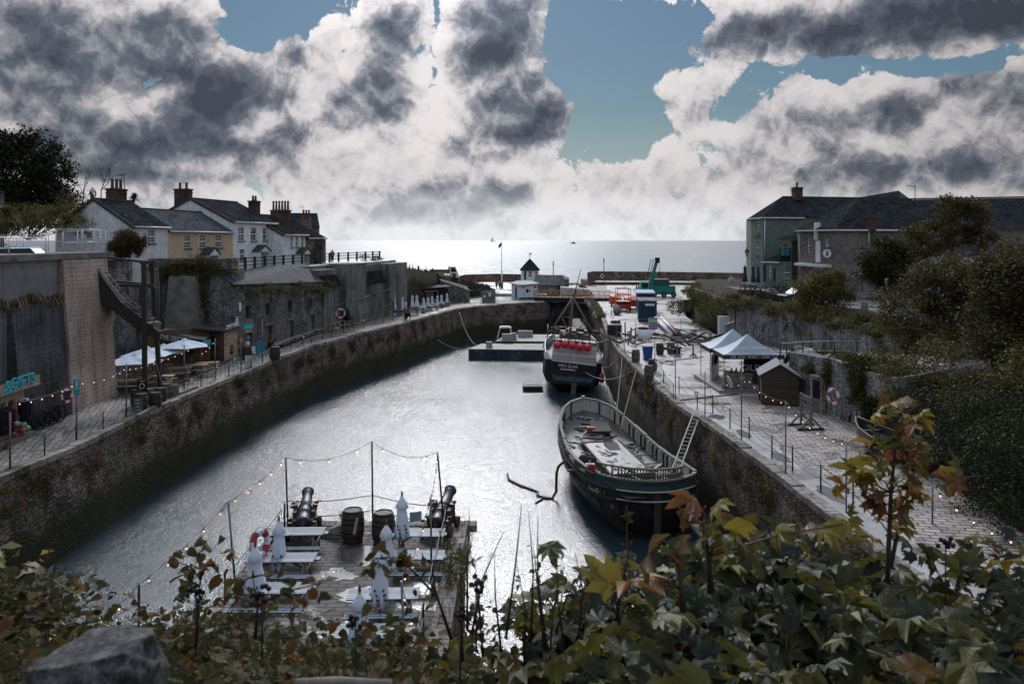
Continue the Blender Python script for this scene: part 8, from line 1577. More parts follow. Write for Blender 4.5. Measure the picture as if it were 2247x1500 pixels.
for i,(px,wd_)in enumerate([(1517,3.2),(1528,1.6),(1568,2.0),(1577,1.5)]):p=D(px,648,128);tag(MB().box((p.x,128+i,bt+.55),(wd_,.5,.45)).box((p.x-wd_*.35,128+i,bt+.2),(.15,.5,.4)).box((p.x+wd_*.35,128+i,bt+.2),(.15,.5,.4)).build('road_barrier',m_lbred),'red plastic road works barrier, %s from the left'%od(i),'barrier','red barriers on the beach road')
r=thing('post_box','red box beneath a round white sign beside the pub terrace','box',tuple(D(1607,655,126)));p=D(1607,650,126);MB().lathe([(.55,-.6),(.6,-.5),(.6,.7),(.5,.85),(0,.9)],(p.x,126,bt+.7),4,sm=False).build('box',m_lbred,r)
r=thing('round_sign','round white sign on a pole above the red box','sign',(p.x,126.5,bt));MB().tube([(p.x,126.5,bt),(p.x,126.5,9.0)],.07,6).build('pole',m_white,r);MB().cyl((p.x,126.45,9.3),(p.x,126.52,9.3),.5,n=20).build('disc',m_white,r);MB().cyl((p.x,126.43,9.3),(p.x,126.46,9.3),.36,n=20).build('disc_face',pl('pale_teal',(.35,.55,.58),.5),r)
for px,col_,lab,hz_ in((1531,m_wht,'person in a pale blue top on the beach road',m_hairb),(1577,m_tan,'white-haired person in a tan coat on the beach road',m_hairw)):q_=D(px,640,127);person(lab,(q_.x,127,bt),1.8,walk,col_,m_dkc,hz_,R(40))
m_pubg=pl('sage_render',(.155,.20,.17),.85,0,.25,1.5,.5,.2,dirt=(.12,.15,.13));m_pubt=m_white
pb=thing('green_pub','three storey sage green pub with slate hipped roof and brick chimney','pub',(32,104,10));zb=9.7
def Z(py,Y):return H-(py-HY)*Y/F
A_,B_=Vector(((1648-CX)/F*108,108,0)),Vector(((1674-CX)/F*103,103,0));f1=Facade(tuple(A_.xy),tuple(B_.xy));C_=Vector(((1763-CX)/F*104,104,0));f2=Facade(tuple(B_.xy),tuple(C_.xy));ze=Z(476.5,104)
def WZ2(f,a,c,y0,y1):u0,u1=f.u_at(a),f.u_at(c);Y=f.p((u0+u1)/2,0).y;return(u0,u1,Z(y1,Y),Z(y0,Y))
w1=[WZ2(f1,1660,1666,480,509),WZ2(f1,1658,1664,529,558),WZ2(f1,1656.5,1663,577,606)];b=MB();f1.wall(b,zb-1,ze,w1);f2.wall(b,zb-1,ze,[],u1=f2.L+9);E_=A_+(C_-B_);b.pts([(A_.x,A_.y,zb-1),(A_.x+2,A_.y+9,zb-1),(A_.x+2,A_.y+9,ze),(A_.x,A_.y,ze)],[(0,1,2,3)]);b.pts([(C_.x,C_.y,zb-1),(C_.x+1,C_.y+10,zb-1),(C_.x+1,C_.y+10,ze),(C_.x,C_.y,ze)],[(0,1,2,3)]);b.build('wall',m_pubg,pb)
for h in w1:f1.window(pb,h,m_white,sill=m_pubg)
zr=Z(430,107);R0_,R1_=Vector(((1718-CX)/F*107,107,zr)),Vector(((1885-CX)/F*110,110,zr));b=MB();a_,b_2=f1.p(-.2,ze,.3),f2.p(-.2,ze,.3);c_=f2.p(f2.L+9,ze,.3);bk=Vector((A_.x+2,A_.y+9,ze));bk2=Vector((c_.x,113,ze))
b.pts([a_,b_2,R0_,bk],[(0,1,2),(0,2,3)]);b.pts([b_2,c_,R1_,R0_],[(0,1,2,3)]);b.pts([R0_,R1_,bk2,bk],[(0,1,2,3)]);b.pts([c_,bk2,R1_],[(0,1,2)]);b.build('roof',m_slate,pb)
b=MB();b.bar(a_-Vector((0,0,.1)),b_2-Vector((0,0,.1)),.15,.15);b.bar(b_2-Vector((0,0,.1)),f2.p(f2.L,ze-.1,.3),.15,.15);b.tube([f2.p(.2,ze,.1),f2.p(.2,Z(565,103),.1)],.07);b.build('gutter',m_white,pb)
ch_=D(1749,420,107);chimney(pb,0,(ch_.x,107),1.1,1.2,zr-.6,Z(411,107),1,m_bricks,ph=.7)
pl_=f1.p(f1.u_at(1662),0,.03);text('wall_lettering','PIER HOUSE',.62,pl('faded_letters',(.10,.13,.11),.8),Matrix.Translation(f1.p(f1.L*.55,Z(520,106),.04))@fm_of(f1).to_3x3().to_4x4(),pb,.01,sx=.8)
G0,G1_=Vector(((1674-CX)/F*101,101,0)),Vector(((1737-CX)/F*97,97,0));f3=Facade(tuple(G0.xy),tuple(G1_.xy));zt_=Z(574,99);hs=[WZ2(f3,1687,1693,579,610),WZ2(f3,1719,1732,585,611)];ds=[WZ2(f3,1675,1681,581,618),WZ2(f3,1697,1702,588,618)];b=MB();f3.wall(b,zb-1,zt_,hs+ds);f3.wall(b,zt_,Z(527,98),[],u0=f3.u_at(1713));b.pts([f3.p(f3.L,zb-1),f3.p(f3.L,zb-1,-5),f3.p(f3.L,Z(527,98),-5),f3.p(f3.L,Z(527,98))],[(0,1,2,3)]);b.build('extension_wall',m_pubg,pb)
for h in hs:f3.window(pb,h,m_white,3,2)
for h in ds:f3.door(pb,h,m_navyb)
b=MB();u=f3.u_at(1713);P=[f3.p(0,zt_,.2),f3.p(u,zt_,.2),f3.p(u,zt_+.9,-3),f3.p(0,zt_+.9,-3)];b.prism(P,[v+Vector((0,0,.08))for v in P]);z1_=Z(525,98);P=[f3.p(u-.3,z1_,.25),f3.p(f3.L+1.4,z1_,.25),f3.p(f3.L+1.5,z1_+1.9,-4.5),f3.p(u+2.2,z1_+1.9,-4.5)];b.prism(P,[v+Vector((0,0,.08))for v in P]);b.build('extension_roof',m_slate,pb);MB().bar(f3.p(-.1,zt_-.08,.22),f3.p(u,zt_-.08,.22),.1,.16).build('white_trim',m_white,pb)
sg=thing('hanging_sign','large dark pub sign with a turquoise picture and gilded top','sign',tuple(D(1723,574,96)));MB().box(D(1723,559,96),(1.35,.08,1.6)).build('board',m_blackpl,sg);b=MB();b.box(D(1718,553,95.93),(.45,.04,.8));b.box(D(1728,553,95.93),(.45,.04,.8));b.build('picture',pl('sign_turquoise',(.03,.28,.36),.5,0,.5,4),sg);MB().lathe([(.12,0),(.25,.1),(.2,.35),(.28,.42)],D(1723,542,96),8).build('gilt_top',m_brass,sg);MB().bar(D(1712,545,96),D(1735,545,96),.08,.08).build('bracket',m_black,sg)
r=thing('wall_lantern','black lantern bracketed on the sea corner of the green pub','lantern',tuple(D(1639,562,107)));q_=D(1639,555,107);MB().lathe([(.1,-.5),(.3,.2),(.3,.22)],q_,6,sm=False).build('glass',MT['lantern_glass'],r);MB().lathe([(.38,.22),(.08,.55),(.03,.75)],q_,6,sm=False).build('cap',m_black,r);MB().bar(D(1639,566,107),D(1648,566,107.5),.06,.06).build('bracket',m_black,r)
for i,(px,py)in enumerate([(1634.5,590),(1652.5,593),(1663.5,594)]):q_=D(px,py,98-2*i);closed_umbrella('closed black parasol on the pub terrace, %s from the sea'%od(i),(q_.x,q_.y,9.0),H-(581-HY)*q_.y/F-9.0,1.9,m_tentk,False,'black parasols on the pub terrace',i,rmax=.3)
for i,px in enumerate([1640,1652,1664]):q_=D(px,622,96-i);picnic('pale picnic table on the pub terrace, %s from the sea'%od(i),(q_.x,q_.y,9.6),.2,1.8,m_greyp,'picnic tables on the pub terrace',m_greyp)
tag(MB().slab([(27.5,97),(31,95),(31.5,101),(27.8,104)],5,9.6).build('terrace_wall',m_pub),'stone wall under the pub terrace tables','wall')
zs=9.3;sb=thing('stone_inn','brown rubble stone building with hipped slate roof and round hanging sign','building',(38,90,zs));A_,B_=Vector(((1755-CX)/F*92,92,0)),Vector(((1834-CX)/F*86,86,0));C_=Vector(((2020-CX)/F*88,88,0));f4=Facade(tuple(A_.xy),tuple(B_.xy));f5=Facade(tuple(B_.xy),tuple(C_.xy));ze=Z(503,87)
h4=[WZ2(f4,1772,1779,523,554),WZ2(f4,1811.5,1819,523,553)];d4=[WZ2(f4,1789,1800,528,575)];h5=[WZ2(f5,1877,1891,589,610)]
b=MB();f4.wall(b,zs-1.5,ze,h4+d4);f5.wall(b,zs-1.5,ze,h5);b.pts([(A_.x,92,zs-1),(A_.x+3,102,zs-1),(A_.x+3,102,ze),(A_.x,92,ze)],[(0,1,2,3)]);b.build('wall',m_pub,sb)
for h in h4+h5:f4.window(sb,h,m_white,2,2)if h in h4 else f5.window(sb,h,m_white,2,2)
f4.door(sb,d4[0],m_white,.05,'loading_door');MB().bar(f4.p((d4[0][0]+d4[0][1])/2,d4[0][3]+.1,.06),f4.p((d4[0][0]+d4[0][1])/2,Z(488,89),.06),.7,.1).build('hoist_panel',m_white,sb)
b=MB();ra=Vector(((1890-CX)/F*90,90.5,Z(432,90)));rb2=Vector(((2000-CX)/F*93,93,Z(434,92)));a_=f4.p(-.3,ze,.35);b_2=f5.p(-.3,ze,.35);c_=f5.p(f5.L,ze,.35);b.pts([a_,b_2,ra],[(0,1,2)]);b.pts([b_2,c_,rb2,ra],[(0,1,2,3)]);b.pts([a_,ra,rb2,Vector((c_.x,101,ze)),Vector((A_.x+3,102,ze))],[(0,1,4),(1,2,3,4)]);b.build('roof',m_slate,sb)
b=MB();b.bar(a_-Vector((0,0,.1)),b_2-Vector((0,0,.1)),.12,.14);b.bar(b_2-Vector((0,0,.1)),c_-Vector((0,0,.1)),.12,.14);b.tube([f5.p(f5.u_at(1905),ze,.1),f5.p(f5.u_at(1905),Z(545,87),.1)],.06);b.build('gutter',m_white,sb);q_=D(1914,490,86);chimney(sb,0,(q_.x,86.6),1.1,.6,Z(506,86),Z(474,86),0)
MB().bar(f4.p(.1,Z(580,90),.4),f4.p(f4.L*.9,Z(583,88),.4),.9,.3).build('canopy',m_white,sb)
sg=thing('round_hanging_sign','round white hanging sign with a red and black figure on the stone building','sign',tuple(D(1815,565,85.5)));q_=D(1815,556,85.3);MB().cyl(q_,q_+Vector((0,.08,0)),.52,n=28).build('disc',m_white,sg);MB().torus(q_,.50,.04,Matrix.Rotation(R(90),3,'X'),28,5).build('rim',m_black,sg);b=MB();b.box(q_+Vector((0,-.03,.15)),(.09,.03,.25));b.box(q_+Vector((0,-.03,-.1)),(.3,.03,.12));b.box(q_+Vector((0,-.03,-.22)),(.07,.03,.2));b.build('figure',m_black,sg);MB().torus(q_-Vector((0,.02,.02)),.2,.035,Matrix.Rotation(R(90),3,'X'),16,5,.5,2.6).build('red_mark',m_lbred,sg);MB().bar(D(1806,544,85.3),D(1826,544,85.3),.06,.06).build('bracket',m_black,sg)
lb=thing('long_slate_range','very long slate roofed stone range running off the right edge','building',(60,84,9.5));A_,B_=Vector(((1960-CX)/F*86,86,0)),Vector((66,70,0));f6=Facade((43.2,88.5),(70,78));b=MB();f6.wall(b,zs-1,Z(503,86),[]);b.build('wall',m_pub,lb);b=MB();P=[f6.p(-1,Z(503,86),.3),f6.p(f6.L,Z(503,86),.3),f6.p(f6.L,20.2,-5),f6.p(-1,20.2,-5)];b.prism(P,[v+Vector((0,0,.1))for v in P]);b.build('roof',m_slate,lb);MB().bar(f6.p(-1,20.4,-5),f6.p(f6.L,20.4,-5),.2,.15).build('ridge',m_flat,lb);MB().tube([D(2008,440,90),D(2008,406,90)],.04,4).tube([D(1990,408,90),D(2010,409,90)],.03,4).build('aerial',m_black,lb)
r=thing('green_gable_roof','green gable and slate roof rising behind the stone building','building',(52,110,10));P0,P1,P2=D(1973,418,104),D(2006,440,103),D(1885,433,106);b=MB();b.pts([P2,P0,P0+Vector((.5,6,-2.8)),P2+Vector((.5,6,-2.5))],[(0,1,2,3)]);b.pts([P2,P0,P0+Vector((-1.5,-4,-2.6)),P2+Vector((0,-4,-1.6))],[(0,1,2,3)]);b.build('roof',m_slate,r);MB().poly([P0+Vector((0,-.1,-.1)),P1+Vector((0,0,-.2)),P1+Vector((0,0,-3)),P0+Vector((-2,-3,-3.4))]).build('gable',m_pubg,r)
r=thing('white_house','white cottage wall glimpsed through the trees on the right','house',(50,72,9.3));f7=Facade(tuple(D(2030,600,72).xy),tuple(D(2190,600,70).xy));hs=[(1.2,2.4,10.9,12.2),(3.6,4.6,10.8,12.2)];b=MB();f7.wall(b,9.0,Z(562,71),hs);b.build('wall',m_wrend,r);[f7.window(r,h,m_white)for h in hs];b=MB();P=[f7.p(-.2,Z(562,71),.3),f7.p(f7.L,Z(562,71),.3),f7.p(f7.L,Z(540,71),-3),f7.p(-.2,Z(540,71),-3)];b.prism(P,[v+Vector((0,0,.1))for v in P]);b.build('roof',m_slate,r)
lamppost('black lantern post beside the brown stone building',(D(1892,600,84).x,84,9.3),Z(548,84)-9.3)
for i,(px,yt,yb,Yv)in enumerate([(1761,659,692,75),(1847,661,686,73),(1897,662,690,71),(1605,649,665,96)]):q_=D(px,yb,Yv);b=MB();h=(yb-yt)*Yv/F;b.prism([(q_.x-.36,Yv-.2,q_.z-.3),(q_.x+.36,Yv-.2,q_.z-.3),(q_.x+.33,Yv+.2,q_.z-.3),(q_.x-.3,Yv+.2,q_.z-.3)],[(q_.x-.22,Yv-.16,q_.z+h),(q_.x+.24,Yv-.16,q_.z+h-.08),(q_.x+.2,Yv+.16,q_.z+h-.1),(q_.x-.2,Yv+.16,q_.z+h)]);tag(b.build('granite_post',m_cope),'leaning granite post on the road edge, %s'%['behind the bushy tree','between the bushy tree and the next post','closest to the big right trees','farthest, near the beach road'][i],'post','granite posts on the road edge')
b=MB()
for zz in(.0,-.35):b.tube([D(1768,668,75)+Vector((0,0,zz)),D(1847,668,73)+Vector((0,0,zz)),D(1897,671,71)+Vector((0,0,zz)),D(1930,676,69)+Vector((0,0,zz))],.03,5)
b.build('x',m_black);o=COL.objects[-1];o.name='iron_rail';tag(o,'two iron rails between the granite posts','railing')
tag(MB().slab([tuple(D(1873,650,82).xy),tuple(D(1935,650,80).xy),tuple(D(1936,650,80.6).xy),tuple(D(1872,650,82.6).xy)],9.0,Z(643,81)).build('low_wall',m_greyp),'low pale garden wall across the upper road','wall');tag(MB().slab([(36.5,90.5),(48,84),(48,85),(36.5,92)],9.0,10.4).build('garden_wall',m_pub),'stone wall at the foot of the brown stone building','wall')
q_=D(1754,648,84);car('dark car mostly hidden behind the bushy tree',(q_.x,84,9.2),R(15),pl('dark_car_paint',(.02,.03,.04),.3,.2,.1));tag(MB().tube([D(1945,635,66),D(1945,612,66),D(1949,612,66)],.09,6).build('grey_post',m_steel),'grey bent-top post at the road edge among the leaves','post')
rp=[D(1712,786,53.3)]+[D(px,py,Yv)for px,py,Yv in[(1726,788,53),(1762,785,52),(1831,785,50.5),(1880,786,49.5),(1930,781,49)]];rl=thing('ramp_railing','black and white iron railing beside the ramp above the vines','railing',tuple(rp[0]))
for p in rp:MB().tube([p-Vector((0,0,.3)),p+Vector((0,0,1.08))],.04,6).build('post',m_black,rl)
for k in(1.05,.45):MB().tube([p+Vector((0,0,k))for p in rp]+[D(1960,750+27*(k<1),49)],.028,5).build('rail',m_steel,rl)
r=thing('notice_board','small tan board behind the ramp railing','notice board',tuple(D(1753,780,56)));MB().box(D(1753,768,56),(.55,.08,.6)).build('board',m_pale,r)
shrub('dark round bush in front of the green pub',[(D(1700,655,88),(2.6,2,1.9)),(D(1680,680,86),(2.0,2,1.3)),(D(1735,665,86),(1.8,1.5,1.5))],8000,.19,leafm('dark_grey_leaves',[(.012,.012,.012),(.025,.024,.02),(.04,.036,.028)],.1),seed=50)
tree('bushy olive tree on the road edge in front of the brown building',(D(1805,690,74).x,74,8.9),1.6,[(D(1805,632,74),(2.5,2,1.9)),(D(1770,645,74),(1.6,1.5,1.5)),(D(1842,640,74),(1.7,1.5,1.5)),(D(1820,608,74),(1.5,1.2,1.0))],13000,.19,g_olive,.12,51,limbs=3)
tree('dense green tree against the brown stone building',(D(1960,660,72).x,72,9.0),2.0,[(D(1945,570,72),(2.8,2,2.2)),(D(1985,560,72),(2.4,2,1.9)),(D(1920,600,72),(1.5,1.4,1.3)),(D(1965,600,72),(2.3,1.8,1.6))],18000,.2,leafm('yellow_green',[(0.025,0.028,0.010),(0.049,0.049,0.014),(0.077,0.070,0.020)],.2),.14,52,limbs=3)
g_brownt=leafm('brown_autumn_leaves',[(0.022,0.023,0.012),(0.053,0.049,0.023),(0.105,0.088,0.035),(0.070,0.078,0.039),(0.263,0.132,0.035)],.3)
tree('tall tree with a loose crown rising over the long slate roof',(D(2130,700,58).x,58,8.5),3.5,[(D(2110,480,58),(2.2,1.8,1.4)),(D(2080,450,58),(1.0,1,.8)),(D(2150,520,58),(1.3,1.3,1.1)),(D(2050,520,58),(2.0,1.6,1.3))],14000,.19,g_brownt,.16,53,limbs=3)
tree('large brown autumn tree filling the right of the road',(D(2080,800,50).x,50,7.6),3.4,[(D(2060,640,50),(2.6,2,2.0)),(D(2000,680,49),(2.2,1.8,1.6)),(D(2130,650,50),(2.4,2,1.7)),(D(2080,600,51),(2.0,2,1.3)),(D(2150,700,48),(2.2,2,1.6)),(D(2040,740,47),(2.0,1.6,1.1))],26000,.19,g_brownt,.2,54,limbs=3)
tree('dark autumn tree at the right edge of the picture',(D(2215,880,40).x,40,7.0),3.6,[(D(2215,610,40),(1.8,2,1.7)),(D(2230,640,40),(2.2,2,2.2)),(D(2190,720,40),(1.8,1.6,1.5)),(D(2250,580,41),(1.8,1.8,1.3)),(D(2260,760,39),(2.0,2,2.0))],24000,.19,g_brownt,.22,55,limbs=3)
shrub('mass of dark bushes covering the right bank above the rowing boat',[(D(1960,830,46),(2.6,1.8,1.5)),(D(2050,820,42),(3.0,2,1.8)),(D(2150,840,38),(2.8,2,2.0)),(D(2230,860,35),(2.4,2,2.2)),(D(1990,900,41),(1.4,1.4,1.6)),(D(1930,790,48),(1.4,1.2,.7))],22000,.15,g_ivy,seed=56)
shrub('black-green ivy bank falling to the setts at the right edge',[(D(2060,960,36.5),(1.7,1.5,1.9)),(D(2130,1000,33),(1.8,1.6,2.0)),(D(2200,1040,30),(1.8,1.6,2.1)),(D(2260,1060,28),(2.0,1.6,2.2)),(D(2015,900,39),(1.2,1.2,1.5)),(D(2160,920,34),(2.2,1.6,1.6)),(D(2240,950,31),(2,1.6,1.6))],26000,.12,g_dark,'ivy','ivy_bank',seed=57)
wallplant('curtain of vines over the top of the low pale wall by the shed',[(D(1760,800,52.3),(.9,.6,.5)),(D(1800,805,50),(1.1,.6,.5)),(D(1830,815,48),(.9,.5,.7)),(D(1745,820,52.5),(.3,.4,.5))],12000,.13,g_ivy,60)
wallplant('rounded yellow-green ivy clump hanging right of the life ring',[(D(1880,800,46),(.9,.7,.6)),(D(1885,850,45),(.75,.6,1.2)),(D(1905,900,44),(.6,.6,1.0))],6500,.12,leafm('bright_ivy',[(.02,.024,.008),(.045,.05,.012),(.09,.085,.02)],.2),61)
wallplant('low creepers sprawling over the ramp edge and the bank behind the vines',[(Vector((x,y,z_)),(1.1,1.0,.35))for x,y,z_ in[(20.6,52,8.2),(20.8,49,8.3),(21.6,46.5,8.3),(21.0,44,8.2),(22.5,43,8.1),(24.5,42,8.3),(26.5,41,8.8),(20.2,41,7.2),(22,38,7.8),(25,36,8.5),(28,40,9.1),(30,44,9.2),(21,35,7.2)]],26000,.16,g_ivy,64)
wallplant('long grassy fringe of creepers along the top of the grey retaining wall',[(Vector((x,y,9.0-.35*(k%2))),(1.9,1.0,.75))for k,(x,y)in enumerate([(24.2,88),(24.3,85),(25.2,82),(26.2,79),(27.2,76),(27.5,73),(27.7,70),(27.9,67),(28.1,64),(28.2,61),(28.3,58),(28.4,55),(28.5,52)])],24000,.18,g_ivy,62)
wallplant('big bank of creepers hanging behind the blue container',[(Vector((x,y,z_)),(1.5,1.8,r_))for x,y,z_,r_ in[(24.0,90,7.6,1.4),(24.0,94,7.3,1.8),(24.3,98,7.4,1.7),(24.6,102,7.7,1.6),(24.9,106,7.9,1.5),(25.4,111,8.2,1.2),(27,117,8.3,1.0),(22.8,92,6.4,1.2),(23.2,97,6.2,1.3),(21.5,104,7.0,1.3)]],17000,.2,g_ivy,63)
P=rg.uniform(0,1,(9000,3));P=np.stack([28.6+P[:,0]*2.0,44+P[:,1]*40,9.05+0*P[:,2]],1);grass('verge_grass',P,.5,g_dry,9,.8,.03)
def edge_at(line,y):return float(np.interp(y,[p[1]for p in line],[p[0]for p in line]))
q=random.Random(21);k=0
for i in range(16):
 y=28+i*2.6+q.uniform(-.6,.6);x=edge_at(RE,y)-.28;wallplant('clump of dry pinkish plants hanging on the right quay wall, %s from the near end'%od(i),[(Vector((x,y,4.7-q.uniform(0,.6))),(.35,.8*q.uniform(.7,1.4),.5*q.uniform(.8,1.5))),(Vector((x,y+.4,3.6)),(.28,.6,.6*q.uniform(.4,1.5)))],int(900+q.random()*900),.085,g_pinkdry if i%3 else g_ivy,70+i,'wall_clump','wall plant','plant clumps on the right quay wall')
for i in range(20):
 y=30+i*4.1+q.uniform(-1,1);x=edge_at(LE,y)+.32;wallplant('clump of brown plants hanging on the left quay wall, %s from the near end'%od(i),[(Vector((x,y,4.6-q.uniform(0,.5))),(.3,1.1*q.uniform(.7,1.4),.45*q.uniform(.8,1.5))),(Vector((x+.05,y+.6,3.7)),(.25,.8,.5*q.uniform(.4,1.5)))],int(700+q.random()*700),.1,[g_pinkdry,g_ivy,g_autumn][i%3],100+i,'wall_clump','wall plant','plant clumps on the left quay wall')
P=rg.uniform(0,1,(7000,2));y=108+P[:,0]*31;P=np.stack([np.interp(y,[110,121,129,141],[12.2,12.9,13.3,13.3])+(P[:,1]-.6)*.9,y,np.full(7000,5.0)],1);grass('quay_tip_grass',P,.9,g_dry,12,.9,.05,True)
rg=np.random.default_rng(99)
g_map=leafm('sycamore_leaves',[(0.016,0.022,0.013),(0.027,0.038,0.023),(0.045,0.056,0.038),(0.032,0.041,0.020),(0.117,0.108,0.018),(0.045,0.056,0.027),(0.171,0.126,0.018),(0.153,0.059,0.018)],.35,.5,.25,True)
g_yel=leafm('yellow_sycamore',[(.06,.065,.025),(.15,.13,.02),(.32,.23,.035),(.08,.085,.03),(.28,.10,.03),(.13,.055,.025),(.20,.17,.04)],.45,.5,.3,True)
g_bram=leafm('bramble_leaves',[(.012,.015,.006),(.035,.038,.012),(.07,.065,.018),(.12,.08,.018),(.03,.036,.016),(.05,.052,.02),(.16,.06,.016),(.06,.062,.022),(.10,.085,.02),(.03,.03,.014)],.4,.6,.2,True)
m_stemr=wood('red_stem',(.10,.035,.025),.6)
def F3(px,py,Y):return np.array(D(px,py,Y))
def bush(label,area,n,size,mt,seed,shape,name,stems=14,depth=(2.6,5),ground=11.6):
 """area: [(px,py)] polygon-ish list of (px, ytop) ; leaves fill below ytop in real 3D between two depths"""
 rg=np.random.default_rng(seed);q=random.Random(seed);xs=[a[0]for a in area];ys=[a[1]for a in area];C=[]
 K=max(10,n//26)
 for k in range(K):
  px=xs[0]+(xs[-1]-xs[0])*(k+rg.random())/K if k<K*.45 else rg.uniform(xs[0],xs[-1]);yt=np.interp(px,xs,ys)+rg.normal(0,16)
  u=rg.random()*.12 if k<K*.45 else rg.random();py=yt+30+(1560-yt)*u;Yv=depth[1]+(depth[0]-depth[1])*min(1,u*1.05+rg.uniform(-.18,.18));c=F3(px,py,max(depth[0]*.85,Yv))
  C+=list(c+rg.normal(size=(n//K,3))*np.array([.17,.17,.085])*(.75+size*2)*Yv/4.2)
 n=len(C)
 C=np.array(C);m=C.mean(0);r=thing(name,label,'shrub',(m[0],m[1],m[2]-1.6));leaves('foliage',C,size,mt,r,rg,shape,.9,.4)
 b=MB()
 for k in range(stems):
  e=Vector(C[rg.integers(0,n)]);s=Vector((e.x+q.uniform(-.3,.3),e.y+q.uniform(-.2,.3),0));s.z=min(e.z-.2,float(np.interp(s.y,[1.2,3.5,6,9],[13.6,12.4,10.2,7.6])));b.tube([s,(s+e)/2+Vector((q.uniform(-.1,.1),0,0)),e],[.012,.008,.003],5)
 b.build('stems',m_stemr,r);return r
bush('wide mass of large sycamore leaves in the bottom right foreground',[(1380,1330),(1500,1265),(1620,1240),(1760,1250),(1900,1230),(2050,1200),(2247,1200),(2330,1200)],900,.215,g_map,1,'maple','sycamore_shrub',26,(2.5,5.2))
bush('second layer of smaller sycamore leaves behind the big right mass',[(1340,1340),(1480,1300),(1640,1270),(1800,1235),(1950,1225),(2100,1215),(2330,1215)],1100,.18,g_map,2,'maple','sycamore_shrub',20,(4,6.5))
bush('sycamore leaves spreading across the bottom centre',[(1180,1430),(1250,1370),(1330,1320),(1420,1290),(1520,1300)],380,.21,g_map,3,'maple','sycamore_shrub',12,(2.8,5))
bush('dark leafy undergrowth at the bottom centre left',[(640,1450),(760,1430),(860,1420),(960,1430),(1080,1410),(1200,1430),(1300,1420)],1500,.10,g_bram,4,'bramble','undergrowth',18,(3.0,5.5))
bush('tangled autumn bramble bush in the lower left centre',[(250,1450),(330,1420),(400,1365),(450,1365),(520,1405),(590,1400),(650,1390),(720,1410),(780,1460)],2300,.085,g_bram,5,'bramble','bramble_bush',26,(2.8,5))
bush('brown-yellow bramble bush at the left edge',[(-80,1300),(20,1310),(90,1300),(150,1350),(230,1400),(330,1430)],1900,.09,g_bram,6,'bramble','bramble_bush',20,(2.8,5))
bush('yellowish sprays of narrow leaves above the left brambles',[(-60,1230),(30,1250),(60,1265),(110,1290)],260,.13,g_yel,7,'oval','leaf_spray',8,(3.6,5.5))
bush('dark filler of leaves under the foreground bushes',[(-100,1460),(400,1450),(1000,1440),(1300,1420),(1700,1330),(2340,1330)],3000,.13,g_bram,8,'bramble','undergrowth',10,(3.0,6.5))
def spray(label,stem,spots,n,size,mt,seed,shape='maple',sp=.14,name='young_sycamore',cat='tree',r0=.016,group=None):
 rg=np.random.default_rng(seed);P=[Vector(F3(*s))for s in stem];r=thing(name,label,cat,tuple(P[0]),group=group);MB().tube(P,[r0*(1-.75*i/(len(P)-1))for i in range(len(P))],6).build('stem',m_dkwood,r);C=[];b=MB()
 for(px,py,Y)in spots:
  c=F3(px,py,Y);d2=[(p-Vector(c)).length for p in P];a=P[int(np.argmin(d2))];b.tube([a,(a+Vector(c))/2+Vector((0,0,.02)),Vector(c)],[.006,.004,.003],4)
  for k in range(n):C.append(c+rg.normal(size=3)*sp*np.array([1,1,.6]))
 b.build('twigs',m_stemr,r);leaves('foliage',np.array(C),size,mt,r,rg,shape,.5,.35);return r
spray('young sycamore with yellow and rust leaves standing over the right setts',[(1945,1320,4.3),(1950,1200,4.3),(1955,1080,4.3),(1965,980,4.3),(1985,900,4.3)],[(1985,895,4.3),(1925,950,4.3),(1960,930,4.3),(2000,940,4.3),(1910,1010,4.3),(1955,1000,4.3),(2010,990,4.3),(2040,1030,4.3),(1880,1060,4.3),(1930,1050,4.3),(1985,1050,4.3),(1900,1090,4.3),(1950,1110,4.3),(2010,1080,4.3)],4,.17,g_yel,35,sp=.065)
spray('second thin sycamore stem crossing behind the young one',[(1940,1310,4.8),(1965,1190,4.8),(1990,1080,4.8),(2015,1010,4.8)],[(2015,1000,4.8),(2045,1050,4.8),(1985,1150,4.8),(1905,1120,4.8)],3,.17,g_yel,12,sp=.08)
spray('bright yellow sycamore sprig at the left of the right foliage mass',[(1500,1340,2.9),(1495,1290,2.9),(1490,1240,2.9)],[(1480,1210,2.9),(1440,1215,2.9),(1340,1280,3.0),(1400,1265,3.0)],1,.27,g_yel,27,sp=.02)
spray('curling brown and yellow leaves above the dark wall',[(1560,1300,3.2),(1555,1220,3.2),(1540,1140,3.2)],[(1500,1130,3.2),(1550,1110,3.2),(1590,1180,3.2),(1680,1165,3.4),(1850,1150,3.4),(1560,1170,3.2)],2,.19,g_yel,24,sp=.05)
spray('leafy bramble shoot rising over the string lights',[(430,1420,4),(435,1330,4),(440,1270,4),(445,1205,4)],[(445,1210,4),(430,1235,4),(455,1240,4),(420,1262,4),(398,1235,4)],6,.10,g_bram,15,'bramble',.06,'bramble_shoot','plant',.008)
spray('bramble arch in front of the jetty parasols',[(990,1400,4),(960,1310,4),(900,1245,4),(840,1225,4)],[(900,1243,4),(870,1235,4),(835,1225,4),(810,1240,4),(940,1275,4)],7,.09,g_bram,16,'bramble',.05,'bramble_shoot','plant',.009)
spray('russet bramble tips below the left jetty tables',[(560,1400,3.6),(565,1330,3.6),(555,1265,3.6)],[(556,1255,3.6),(600,1275,3.6),(530,1290,3.6),(640,1300,3.6),(700,1280,3.6),(490,1310,3.6)],5,.085,g_bram,17,'bramble',.06,'bramble_shoot','plant',.008)
